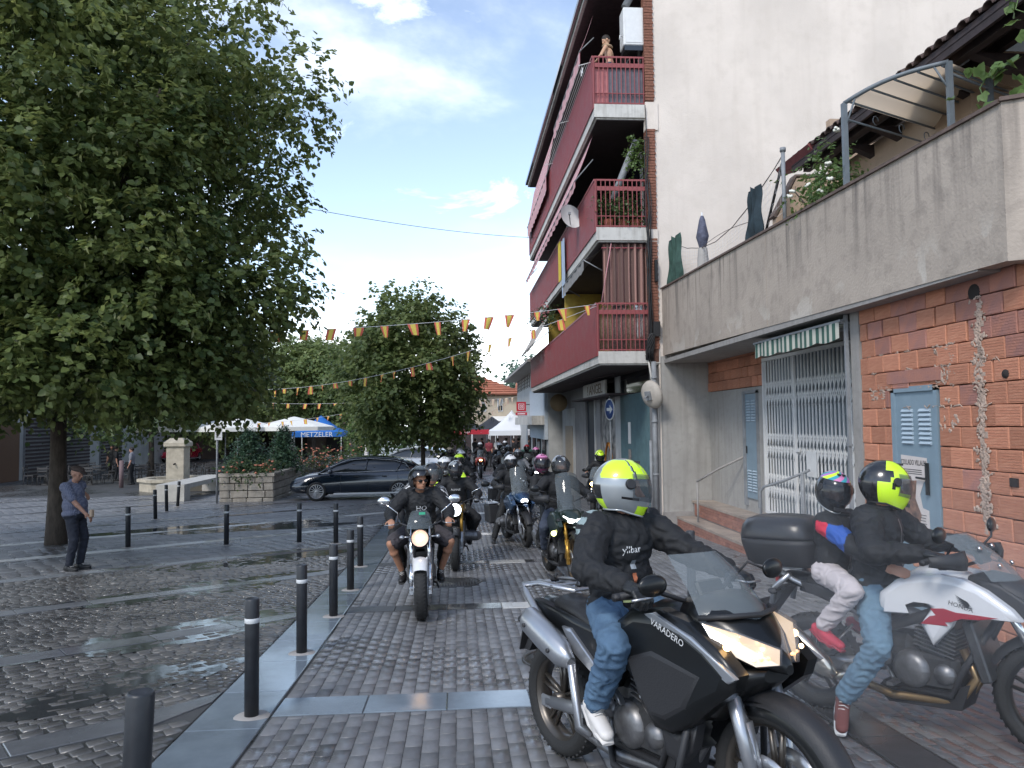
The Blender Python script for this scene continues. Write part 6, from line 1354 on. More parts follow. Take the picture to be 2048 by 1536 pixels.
def panel(p, name, poly, y, th, m, bev=.02, sides=(-1, 1), bulge=0, label=None):
    cx = sum(a for a, c in poly)/len(poly); cz = sum(c for a, c in poly)/len(poly); out_ = []
    for s in sides:
        b = MB(); n = len(poly); R1 = [(a, s*(y-th), c) for a, c in poly]; R2 = [(a, s*y, c) for a, c in poly]
        def ins(d): 
            r_ = []
            for a, c in poly: v = Vector((a-cx, c-cz)); L_ = v.length; v *= max(.2, (L_-d)/L_); r_.append((cx+v.x, cz+v.y))
            return r_
        R3 = [(a, s*(y+bev*.6), c) for a, c in ins(bev)]; R4 = [(a, s*(y+bev+bulge), c) for a, c in ins(bev*3)]
        vs = R1+R2+R3+R4; fs = [tuple(range(n))[::-1]]+[(k*n+i, k*n+(i+1) % n, k*n+n+(i+1) % n, k*n+n+i) for k in range(3) for i in range(n)]+[tuple(range(3*n, 4*n))]
        b.add(vs, fs, 0, False); o = part(p, name, b, m, label=label); o.data.polygons.foreach_set('use_smooth', [False]+[False]*n+[True]*(2*n)+[False]); out_.append(o)
    return out_
def hull(p, name, st, m, n=14, power=2.4, sub=None):
    """stations (x, zc, half width, half height): rounded box sections along x"""
    b = MB(); rs = []
    for (x, z, w, h) in st:
        r_ = []
        for k in range(n):
            a = 2*math.pi*k/n; c_, s_ = math.cos(a), math.sin(a); r_.append((x, math.copysign(abs(c_)**(2/power), c_)*w, z+math.copysign(abs(s_)**(2/power), s_)*h))
        rs.append(r_)
    b.rings(rs, 0, True, True); return part(p, name, b, m)
def screen(p, x0, z0, w0, x1, z1, w1, m, curve=.12, name='windscreen'):
    b = MB(); nu, nv = 14, 8; vs = []
    for j in range(nv+1):
        for i in range(nu+1):
            u = i/nu*2-1; v = j/nv; w = (w0+(w1-w0)*v)*(1 if v < .75 else math.cos((v-.75)*2.2)); x = x0+(x1-x0)*v-curve*u*u+.03*math.sin(v*3.1); z = z0+(z1-z0)*v*(1-.06*u*u*v); vs.append((x, u*w, z))
    b.add(vs, [(j*(nu+1)+i, j*(nu+1)+i+1, (j+1)*(nu+1)+i+1, (j+1)*(nu+1)+i) for j in range(nv) for i in range(nu)], smooth=True); return part(p, name, b, m)
def moto(name, label, x, y, heading, cfg, group=None):
    c = dict(wb=1.45, Rf=.31, Rr=.315, wf=.12, wr=.17, paint=M_blk, fork=M_sil, rim=M_rim, spoke='cast', style='adv', lamp='warm', hi=False, lean=0, bar=(.34, .37, 1.06), seat=.84, screen=None, guards=False, panniers=False, topbox=False, fog=False, crash=False, steer=0, plate=True, tone2=M_sil); c.update(cfg)
    z = g(y); gy = (g(y+.1)-g(y-.1))/.2; hx, hy = math.cos(heading), math.sin(heading)
    slope = math.atan(gy*hy); Rm = Matrix.Rotation(heading, 4, 'Z') @ Matrix.Rotation(-slope, 4, 'Y') @ Matrix.Rotation(c['lean'], 4, 'X')
    t = thing(name, label, 'motorcycle', (x, y, z), group=group); t.rotation_euler = Rm.to_euler(); hi = c['hi']; h = c['wb']/2; Rf, Rr = c['Rf'], c['Rr']; bx, by, bz = c['bar']
    tyre_wheel(t, -h, Rr, c['wr'], c['rim'], c['spoke'], True, hi, (1,)); tyre_wheel(t, h, Rf, c['wf'], c['rim'], c['spoke'], True, hi)
    n = 14 if hi else 8; ft = (h-.16-.05, .80) if c['style'] != 'naked' else (h-.2, .86)
    for s in (-1, 1):
        b = MB(); b.cyl((h-.01, s*.1, Rf), (h-.07, s*.1, Rf+.27), .03, .03, n); b.box((h-.02, s*.1, Rf), (.07, .05, .1), bev=.01); b.box((h-.07, s*.105, Rf+.06), (.09, .04, .09), bev=.01); fk = part(t, 'fork', b, c['fork'] if c['style'] != 'naked' or c['fork'] != M_gold else M_sil)
        q = MB(); q.cyl((h-.065, s*.1, Rf+.25), (ft[0]-.02, s*.1, ft[1]+.12), .024, n=n); part(fk, 'fork_tube', q, c['fork'] if c['fork'] == M_gold else M_chr)
    b = MB(); b.box((ft[0], 0, ft[1]-.02), (.07, .26, .045), (0, -.35, 0), bev=.01); b.box((ft[0]-.06, 0, ft[1]+.12), (.07, .24, .035), (0, -.35, 0), bev=.01); part(t, 'fork_yoke', b, M_eng)
    # fender
    fr = MB(); rr = Rf+.035; a0, a1 = (R(25), R(150)) if c['style'] != 'naked' else (R(45), R(140)); rs = []
    for k in range(13):
        a = a0+(a1-a0)*k/12; w = c['wf']*.62*(1-.25*abs(k/12-.5)); rs.append([(h+math.cos(a)*(rr+o), u, Rf+math.sin(a)*(rr+o)) for u, o in ((-w, -.035), (-w*.85, 0), (-w*.4, .014), (0, .018), (w*.4, .014), (w*.85, 0), (w, -.035))])
    fr.rings(rs, 0, False, True, closed=False)
    if c.get('fender') is not None:
        for s in (-1, 1): fr.prism([(h-.13, Rf+.34), (h+.02, Rf+.36), (h+.03, Rf+.16), (h-.01, Rf+.02), (h-.05, Rf+.02), (h-.08, Rf+.2)], s*.065, s*.078, 'Y')
    part(t, 'front_mudguard', fr, c.get('fender') or M_matt)
    # frame, engine
    b = MB()
    for s in (-1, 1): b.tube([(ft[0]-.05, s*.05, ft[1]+.02), (.1, s*.13, .74), (-.22, s*.13, .60), (-.24, s*.11, .36)], [.03, .032, .03, .03], n); b.tube([(ft[0]-.05, s*.05, ft[1]-.05), (.28, s*.12, .45), (.2, s*.12, .28), (-.2, s*.12, .28)], .019, n); b.tube([(-.2, s*.12, .66), (-.6, s*.1, .78), (-.75, s*.08, .8)], .018, n)
    part(t, 'frame', b, c.get('framem') or M_matt)
    b = MB(); b.box((.04, 0, .40), (.42, .26, .24), bev=.04); b.box((.12, 0, .60), (.20, .24, .24), (0, .25, 0), bev=.03); b.box((-.12, 0, .5), (.2, .2, .2), bev=.04)
    b.box((.36, 0, .56), (.06, .3, .34), (0, -.25, 0), bev=.01); eng = part(t, 'engine', b, M_eng)
    for s in (-1, 1): q = MB(); q.lathe([(.001, s*.175), (.07, s*.17), (.105, s*.15), (.115, s*.12)], (-.02, 0, .40), 'Y', 20); q.lathe([(.001, s*.16), (.05, s*.155), (.065, s*.12)], (.17, 0, .40), 'Y', 16); q.lathe([(.001, s*.15), (.04, s*.145), (.05, s*.12)], (-.18, 0, .44), 'Y', 14); part(eng, 'crankcase_cover', q, M_eng2)
    q = MB()
    for k in range(7): q.box((.12+.012*k*.3, 0, .53+k*.024), (.235, .275, .008), (0, .25, 0))
    part(eng, 'cooling_fins', q, M_eng2)
    if c.get('boxer'):
        for s in (-1, 1):
            q = MB(); q.caps((.08, s*.12, .46), (.08, s*.34, .45), .085, .08, 12)
            for k in range(5): q.lathe([(.08, s*(.17+k*.03)), (.105, s*(.17+k*.03)), (.105, s*(.178+k*.03)), (.08, s*(.178+k*.03))], (.08, 0, .455), 'Y', 16)
            q.box((.08, s*.36, .45), (.17, .06, .14), bev=.03); part(t, 'cylinder_head', q, M_eng2)
    b = MB(); b.tube([(.26, -.06, .55), (.33, -.08, .40), (.22, -.08, .24), (-.15, -.12, .22), (-.4, -.18, .30)], .026, n); b.tube([(.26, .06, .55), (.33, .06, .40), (.22, .06, .24), (-.1, -.08, .22)], .026, n); part(t, 'header_pipe', b, c.get('headm') or M_eng2)
    b = MB(); b.prism([(.3, .36), (.24, .2), (-.18, .17), (-.25, .24), (-.2, .3), (.15, .3)], -.11, .11, 'Y'); part(t, 'belly_pan', b, M_matt)
    # swingarm, shock
    b = MB()
    for s in (-1, 1): b.tube([(-.2, s*.1, .40), (-.45, s*.12, .36), (-h, s*.12, Rr)], [.045, .04, .032], n, flat=(.6, 1)); b.box((-h, s*.125, Rr), (.1, .02, .07), bev=.008)
    b.box((-.3, 0, .39), (.1, .2, .08)); sa = part(t, 'swingarm', b, M_sil if hi else M_eng2)
    b = MB(); b.cyl((-.3, .0, .42), (-.2, 0, .72), .035, n=n); 
    for k in range(7): b.lathe([(.04, 0), (.052, .008), (.04, .016)], (-.3+.1*k/7*.9, 0, .46+k*.035), 'Z', 12)
    part(t, 'shock_absorber', b, M_sil)
    b = MB(); b.lathe([(.05, .06), (.1, .06), (.1, .068), (.05, .068)], (-h, 0, Rr), 'Y', 24); b.tube([(-h, .07, Rr+.1), (-.1, .1, .47)], .01, 5); b.tube([(-h, .07, Rr-.1), (-.1, .1, .37)], .01, 5); part(t, 'chain', b, M_eng)
    # footpegs and stand
    for s in (-1, 1): b = MB(); b.box((-.1, s*.2, .32), (.04, .12, .02)); b.tube([(-.2, s*.1, .42), (-.12, s*.16, .33)], .012, 5); part(t, 'footpeg', b, M_eng2)
    b = MB(); b.tube([(-.05, .13, .28), (-.2, .18, .24), (-.35, .2, .16)], .013, 6); part(t, 'side_stand', b, M_eng)
    # exhaust silencer
    (e0, e1, er, em) = c.get('muffler') or ((-.42, .40), (-.78, .58), .06, M_eng2)
    b = MB(); d = Vector((e1[0]-e0[0], 0, e1[1]-e0[1])); yy = -.235; P = [Vector((e0[0], yy, e0[1]))+d*k for k in (-.12, 0, .1, .55, .96, 1, 1, .97)]; b.tube(P, [er*.45, er*.7, er*.95, er*1.05, er, er*.9, er*.6, er*.55], 20 if hi else 10, flat=(.85, 1.1)); mf = part(t, 'silencer', b, em)
    b = MB(); p_ = P[5]; b.tube([p_-d*.01, p_+d*.004], er*.55, 14); 
    if hi:
        for k in (.22, .85): q_ = P[1]+d*k; b.cyl((q_.x, yy-er*.8, q_.z), (q_.x, yy-er*.98, q_.z), .012, n=8)
    part(mf, 'end_cap', b, M_eng)
    b = MB(); b.tube([(-.3, -.16, .28), (-.36, -.2, .32), P[0]], .024, 8); part(t, 'link_pipe', b, em)
    # seat
    sh = c['seat']; hull(t, 'seat', [(-.72, sh+.045, .07, .02), (-.68, sh+.04, .115, .045), (-.45, sh+.02, .14, .055), (-.32, sh-.015, .145, .055), (-.12, sh-.02, .135, .055), (.02, sh-.01, .10, .05), (.1, sh+.0, .06, .03)], M_seat, 16)
    if c['style'] != 'custom2':
        hull(t, 'fuel_tank', [(.0, .86, .09, .05), (.06, .88, .14, .085), (.18, .91, .17, .115), (.32, .92, .175, .12), (.44, .90, .14, .10), (.52, .87, .08, .05)], c['paint'], 18)
    b = MB(); b.lathe([(.001, .012), (.04, .012), (.045, 0)], (.24, 0, 1.025), n=16); part(t, 'filler_cap', b, M_sil)
    # tail
    hull(t, 'tail_cowl', [(-.95, .86, .03, .02), (-.88, .86, .075, .045), (-.7, .84, .12, .06), (-.45, .76, .14, .075), (-.2, .68, .13, .07), (-.1, .66, .1, .04)], c['paint'], 14)
    b = MB(); b.box((-.95, 0, .84), (.03, .12, .05), bev=.01); part(t, 'tail_lamp', b, mat('tail lamp red', (.35, .02, .02), .25))
    b = MB(); b.prism([(-.86, .80), (-.93, .80), (-1.12, .55), (-1.06, .55)], -.07, .07, 'Y'); part(t, 'mudflap', b, M_matt)
    b = MB(); b.box((-1.10, 0, .62), (.008, .2, .15), (0, .35, 0)); part(t, 'number_plate', b, M_matt if hi else M_white_m)
    # handlebar
    b = MB(); b.tube([(bx-.06, -by, bz-.01), (bx-.02, -by*.62, bz+.01), (bx+.04, -.1, bz-.05), (bx+.04, .1, bz-.05), (bx-.02, by*.62, bz+.01), (bx-.06, by, bz-.01)], .011, 8); hb = part(t, 'handlebar', b, M_matt)
    for s in (-1, 1):
        q = MB(); q.cyl((bx-.055, s*(by-.12), bz), (bx-.062, s*by, bz-.01), .018, n=10); q.lathe([(.001, s*.03), (.018, s*.028), (.018, 0)], (bx-.062, s*by, bz-.01), 'Y', 10); part(hb, 'grip', q, M_matt)
        q = MB(); q.tube([(bx+.0, s*(by-.14), bz), (bx+.05, s*(by-.1), bz-.01), (bx+.03, s*(by+.0), bz-.015)], .006, 6); part(hb, 'lever', q, M_sil)
        mz = bz+c.get('mirz', .13); q = MB(); my = by+c.get('miry', -.05); mx_o = c.get('mirx', .03)
        q.tube([(bx, s*(by-.15), bz+.01), (bx+.06, s*(by-.11), bz+.09) if c['style'] != 'naked' else (bx+.03, s*(by-.15), bz+.12), (bx+mx_o, s*my, mz)], .007, 6); mr_ = part(t, 'mirror', q, M_chr if c['style'] == 'naked' else M_matt)
        q = MB(); q.ell((bx+mx_o, s*my, mz+.02), (.022, .075, .048), (0, 0, s*.1), 16, 8); part(mr_, 'mirror_head', q, M_chr if c.get('chromemir') else M_blk)
    if c['guards']:
        for s in (-1, 1):
            b = MB(); rs = []
            for k in range(7): u = k/6; yy = s*(by-.15+u*.2); xx = bx+.10-.12*u**3; hh = .045*(1-.6*u*u)+.01; rs.append([(xx+.012, yy, bz-hh), (xx+.02, yy, bz), (xx+.006, yy, bz+hh), (xx-.004, yy, bz+hh), (xx+.008, yy, bz), (xx, yy, bz-hh)])
            b.rings(rs, 0, True, True); part(t, 'hand_guard', b, M_matt)
    # gauges
    b = MB(); 
    if c['style'] == 'naked':
        for s in (-1, 1): b.lathe([(.001, .03), (.04, .03), (.045, .0), (.035, -.05), (.001, -.06)], (bx+.08, s*.055, bz+.02), 'Z', 16)
    else: b.box((bx+.10, 0, bz+.0), (.03, .16, .09), (0, -.5, 0), bev=.01)
    part(t, 'instruments', b, M_blk)
    # indicators
    for s in (-1, 1):
        for xx, zz in ((ft[0]+.08, .88), (-.9, .78)):
            if c.get('noind') and xx > 0: continue
            b = MB(); b.ell((xx, s*.2, zz), (.035, .03, .022)); b.cyl((xx, s*.1, zz), (xx, s*.2, zz), .008, n=5); part(t, 'indicator', b, c.get('indm') or M_matt)
    if c['style'] in ('adv', 'sport'):
        pa = [(.02, .86), (.22, .97), (.45, .98), (.66, .88), (.74, .80), (.62, .72), (.42, .60), (.26, .60), (.18, .72), (.05, .78)]
        panel(t, 'side_fairing', pa, .21, .05, c['paint'], .02, bulge=.01)
        hull(t, 'nose_cowl', [(.42, .90, .12, .10), (.55, .92, .16, .11), (.66, .91, .14, .09), (.76, .87, .09, .05), (.82, .84, .03, .015)], c['paint'], 14)
        b = MB(); b.tube([(.70, 0, .78), (.86, 0, .80), (.95, 0, .77)], [.05, .04, .01], 8, flat=(1.4, .35)); part(t, 'beak', b, c['paint'])
    if c['style'] == 'naked':
        cx = h-.06; b = MB(); zc_ = c.get('lampz', .86); lr = c.get('lampr', .095); b.lathe([(.001, -.14), (lr*.6, -.12), (lr*.95, -.05), (lr, .0), (lr*1.06, .012), (lr*.98, .02)], (cx, 0, zc_), 'X', 28); part(t, 'headlamp_shell', b, M_blk)
        b = MB(); b.lathe([(lr*.96, .012), (lr*.7, .03), (.001, .038)], (cx, 0, zc_), 'X', 28); part(t, 'headlamp_lens', b, M_lens)
        b = MB(); b.lathe([(.001, -.02), (lr*.5, -.01), (lr*.93, .01)], (cx, 0, zc_), 'X', 28); part(t, 'reflector', b, M_warm if c['lamp'] == 'warm' else M_bulbw)
        b = MB(); b.ell((cx+.015, 0, zc_), (.012, .03, .03)); part(t, 'bulb', b, M_bulb if c['lamp'] == 'warm' else M_bulbw)
        if c['screen']: screen(t, cx+.01, zc_+.10, .15, cx-.10, zc_+.30, .10, c['screen'], .05)
        b = MB(); b.box((.3, 0, .62), (.2, .2, .2), bev=.03); part(t, 'radiator', b, M_blk)
    elif c['style'] in ('adv',):
        if c['screen']: screen(t, .60, .98, .17, c.get('scx', .42), c.get('scz', 1.34), c.get('scw', .15), c['screen'], .09)
        if c['lamp'] == 'led':
            b = MB()
            for s in (-1, 1): b.prism([(s*.01, .84), (s*.10, .86), (s*.11, .90), (s*.17, .945), (s*.165, .955), (s*.09, .915), (s*.01, .90)], .79, .81, 'X')
            part(t, 'led_headlamp', b, M_bulbw)
        else:
            b = MB(); b.ell((.79, 0, .87), (.03, .07, .045)); part(t, 'headlamp', b, M_bulb if c['lamp'] == 'warm' else M_bulbw)
    if c['fog']:
        for s in (-1, 1): b = MB(); b.lathe([(.001, .03), (.03, .025), (.036, 0), (.03, -.04)], (.58, s*.25, .70), 'X', 14); o = part(t, 'fog_lamp', b, M_fog)
    if c['crash']:
        for s in (-1, 1): b = MB(); b.tube([(.42, s*.1, .78), (.46, s*.27, .68), (.40, s*.30, .48), (.26, s*.26, .32), (.05, s*.14, .27)], .014, 8); b.tube([(.44, s*.28, .6), (.2, s*.27, .6), (.05, s*.15, .62)], .012, 8); part(t, 'crash_bar', b, M_sil if c.get('crashm') else M_matt)
    if c['panniers']:
        for s in (-1, 1): b = MB(); b.box((-.62, s*.34, .56), (.46, .22, .38), bev=.03); pn = part(t, 'pannier', b, M_matt); q = MB(); q.box((-.62, s*.34, .765), (.47, .23, .03), bev=.01); q.tube([(-.72, s*.34, .78), (-.7, s*.34, .82), (-.54, s*.34, .82), (-.52, s*.34, .78)], .01, 6); part(pn, 'lid', q, M_sil)
    if c['topbox']: topbox(t, -.92, 1.0, .42)
    return t
def topbox(t, x, z, w, big=1.0):
    b = MB(); rs = []
    for zz, k, dx in ((-.13, .80, .02), (-.11, .9, .01), (.0, 1, 0), (.03, 1.01, 0)): rs.append([(x+dx+big*.25*k*math.copysign(abs(math.cos(a))**.6, math.cos(a)), w/2*k*math.copysign(abs(math.sin(a))**.6, math.sin(a)), z+zz*big) for a in np.linspace(0, 2*math.pi, 29)[:-1]])
    b.rings(rs, 0, True, True); bx_ = part(t, 'top_box', b, M_matt)
    b = MB(); rs = []
    for zz, k in ((.032, 1.02), (.05, 1.03), (.11, .97), (.15, .84), (.17, .6), (.178, .25)): rs.append([(x+big*.25*k*math.copysign(abs(math.cos(a))**.65, math.cos(a)), w/2*k*math.copysign(abs(math.sin(a))**.65, math.sin(a)), z+zz*big) for a in np.linspace(0, 2*math.pi, 29)[:-1]])
    b.rings(rs, 0, True, True); part(bx_, 'lid', b, mat('satin black lid', (.022, .022, .024), .3, bump=.03, bscale=100))
    return bx_
# ================================================================== PEOPLE
M_skin = mat('skin', (.42, .22, .15), .5, var=.06, vscale=12, sss=.15); M_skin2 = mat('tanned skin', (.36, .18, .11), .5, var=.08, vscale=12, sss=.1)
M_jkt = mat('black textile jacket', (.011, .0115, .013), .7, var=.25, vscale=5, bump=.25, bscale=180); M_lth = mat('black leather', (.016, .017, .018), .38, bump=.3, bscale=60)
M_jean = mat('faded blue denim', (.085, .15, .23), .85, col2=(.05, .095, .16), vscale=7, bump=.3, bscale=220); M_jean2 = mat('pale blue denim', (.13, .22, .29), .85, col2=(.09, .16, .23), vscale=7, bump=.3, bscale=220)
M_shoe = mat('white leather shoe', (.60, .57, .54), .5, var=.06); M_sole = mat('dark rubber sole', (.03, .03, .03), .7); M_dshoe = mat('black shoe', (.015, .015, .016), .5); M_hair = mat('dark hair', (.02, .014, .01), .6, bump=.5, bscale=90)
M_visor = glassy('dark visor', (.02, .022, .026), .03, .22); M_cvisor = glassy('clear visor', (.08, .085, .09), .03, .5)
M_hblk = mat('helmet black', (.012, .012, .013), .22, coat=.7); M_hgrey = mat('helmet silver grey', (.30, .32, .33), .28, .3, coat=.6); M_hlime = mat('helmet fluorescent yellow', (.58, .86, .03), .3, coat=.5); M_hwht = mat('helmet white', (.62, .62, .62), .3, coat=.5); M_hpink = mat('helmet pink', (.55, .18, .36), .3, coat=.5); M_hteal = mat('helmet teal', (.03, .30, .36), .3, coat=.5); M_hvio = mat('helmet violet', (.36, .12, .42), .3, coat=.5)
def ik(a, b, l1, l2, pole):
    a, b = Vector(a), Vector(b); d = b-a; L_ = d.length
    if L_ > (l1+l2)*.995: k = L_/(l1+l2)*1.005; l1 *= k; l2 *= k
    u = d.normalized(); x = (l1*l1-l2*l2+L_*L_)/(2*L_); h = math.sqrt(max(0, l1*l1-x*x)); p = Vector(pole); p = (p-u*p.dot(u)); p.normalize(); return a+u*x+p*h
def hand(mb, W_, d, n, a, s=1., curl=70, r=.0095, spread=.0):
    W_, d, n, a = Vector(W_), Vector(d).normalized(), Vector(n).normalized(), Vector(a).normalized(); M = Matrix((d, a, n)).transposed()
    mb.ell(W_+d*.048*s, (.052*s, .042*s, .017*s), M, 14, 8); mb.caps(W_-d*.02*s, W_+d*.03*s, .026*s, .026*s, 10); mb.ell(W_+d*.03*s+a*.028*s-n*.008*s, (.032*s, .018*s, .017*s), M)
    for off, fl in ((.032, .92), (.011, 1.0), (-.011, .95), (-.031, .76)):
        p = W_+d*.083*s+a*off*s; ang = 0
        for k, (L_, rr) in enumerate(((.044, 1.0), (.028, .92), (.022, .82))):
            ang += R(curl*(.8 if k == 0 else 1.0)); dd = (d*math.cos(ang)-n*math.sin(ang)+a*off*spread*10).normalized(); q = p+dd*L_*fl*s; mb.caps(p, q, r*rr*s, r*rr*.92*s, 8); p = q
    p = W_+d*.025*s+a*.036*s-n*.006*s; q = p+(d*.55+a*.65-n*.35*(curl/60)).normalized()*.036*s; mb.caps(p, q, r*1.25*s, r*1.1*s, 8); q2 = q+(d*.9+a*.1-n*.6*(curl/60)).normalized()*.030*s; mb.caps(q, q2, r*1.1*s, r*.95*s, 8)
def head_mb(mb, c, M, s=1.):
    P = lambda x, y, z: c+M @ Vector((x*s, y*s, z*s))
    mb.ell(P(-.005, 0, .02), (.098*s, .077*s, .105*s), M, 20, 14); mb.ell(P(.03, 0, -.05), (.062*s, .056*s, .065*s), M, 16, 10); mb.ell(P(.062, 0, -.088), (.026*s, .03*s, .022*s), M)
    mb.caps(P(.088, 0, .012), P(.108, 0, -.026), .010*s, .0155*s, 8); mb.ell(P(.084, 0, -.06), (.014*s, .026*s, .010*s), M); mb.ell(P(.08, 0, .028), (.016*s, .055*s, .011*s), M)
    for k in (-1, 1): mb.ell(P(-.005, k*.079, -.008), (.022*s, .009*s, .033*s), M, 10, 6); mb.ell(P(.066, k*.042, -.02), (.02*s, .02*s, .018*s), M)
def helmet(t, c, M, s, colf, mats, kind='full', visor=M_visor, nu=60, nv=36, vis_up=False, trim=None):
    P = lambda v: c+M @ Vector(v)*s
    def surf(th, ph, off=0.):
        z = math.cos(th); r_ = math.sin(th)
        if th > math.pi/2: r_ = max(r_, 1-.55*(th-math.pi/2)**2)
        front = max(0, math.cos(ph)); back = max(0, -math.cos(ph)); ax = .148 if math.cos(ph) > 0 else .150; lower = max(0, (th-1.5))
        ax *= 1+front*lower*(.16 if kind != 'open' else 0)-back*lower*.10; k = 1+.05*front*math.exp(-((th-1.25)/.22)**2)*0
        x = (ax+off)*math.cos(ph)*r_*k; y = (.122+off)*math.sin(ph)*r_*(1-.10*front*lower); zz = (.145+off)*z*(1 if th < math.pi/2 else 1.04)+.01
        if th > math.pi/2: zz -= front*lower*.035
        return (x, y, zz)
    thm = R(140) if kind != 'open' else R(128)
    b = MB(); grid = [[surf(.001+thm*j/nv, 2*math.pi*i/nu) for i in range(nu)] for j in range(nv+1)]
    b.v = [tuple(P(v)) for row in grid for v in row]
    def port(th, ph):
        d = abs((ph+math.pi) % (2*math.pi)-math.pi)
        if kind == 'open': return th > 1.28+.25*(d/1.2)**4 and d < 1.15
        return 1.24+.05*(d/1.1)**2 < th < 1.86-.05*(d/1.1)**2 and d < 1.12
    for j in range(nv):
        th = thm*(j+.5)/nv
        for i in range(nu):
            ph = 2*math.pi*(i+.5)/nu
            if port(th, ph): continue
            k = (i+1) % nu; b.f.append((j*nu+i, j*nu+k, (j+1)*nu+k, (j+1)*nu+i)); b.m.append(colf(th, (ph+math.pi) % (2*math.pi)-math.pi)); b.sm.append(True)
    hm = part(t, 'helmet', b, mats)
    b = MB(); lo, hi_ = ((1.12, 1.95) if kind != 'open' else (1.15, 1.95 if kind == 'open' and not vis_up else 1.6)); rot_up = .75 if vis_up else 0; rs = []; NV = 8
    for j in range(NV+1):
        th = lo+(hi_-lo)*j/NV-rot_up; rs.append([tuple(P(surf(max(.3, th+.02*math.cos(3*u)), u*1.2, .008 if not vis_up else .02))) for u in np.linspace(-1, 1, 21)])
    b.rings(rs, 0, False, True, closed=False); part(hm, 'visor', b, visor)
    b = MB(); b.tube([P(surf(thm, 2*math.pi*i/40, -.0)) for i in range(41)], .006*s, 6, cap=False); part(hm, 'trim', b, trim or M_matt)
    b = MB()
    for k in (-1, 1): q = P(surf(1.45, k*1.27, .004)); q2 = P(surf(1.45, k*1.27, .014)); b.cyl(q, q2, .028*s, .022*s, 14)
    if kind != 'open' : 
        for u in (-.25, .25): b.box(P(surf(.55, u, .004)), (.03*s, .018*s, .012*s), M)
        b.box(P(surf(2.2, 0, .004)), (.012*s, .07*s, .02*s), M)
    part(hm, 'vents', b, M_matt); return hm
def raycast_decal(mb, me, o, axis_u, axis_v, nrm, off=.003):
    """lay flat lettering (mb in xy) onto a mesh by casting along -nrm"""
    from mathutils.bvhtree import BVHTree
    bv = BVHTree.FromPolygons([v.co for v in me.vertices], [tuple(p.vertices) for p in me.polygons]); o, U, V, Nn = Vector(o), Vector(axis_u).normalized(), Vector(axis_v).normalized(), Vector(nrm).normalized(); vs = []; last = .3
    for v in mb.v:
        p = o+U*v[0]+V*v[1]; h_ = bv.ray_cast(p+Nn*.4, -Nn, 1.0)
        if h_[0] is not None: last = h_[3]
        vs.append(tuple(p+Nn*(.4-last+off)))
    mb.v = vs; return mb
def shoe_mb(b, A, toe, up, s=1., sole=True):
    A, T_ = Vector(A), Vector(toe); d = (T_-A); d.z = d.z; d.normalize(); up = Vector(up); side = up.cross(d).normalized(); up = d.cross(side); H_ = A-up*.055*s-d*.045*s
    b.caps(H_, A+d*.12*s-up*.05*s, .038*s, .042*s, 12); b.caps(A+d*.04*s-up*.035*s, T_-up*.005*s-d*.02*s, .042*s, .036*s, 12, sc=(1.05, .8)); b.caps(A+up*.015*s, A-up*.03*s+d*.01*s, .042*s, .046*s, 12)
    return H_, d, up, side
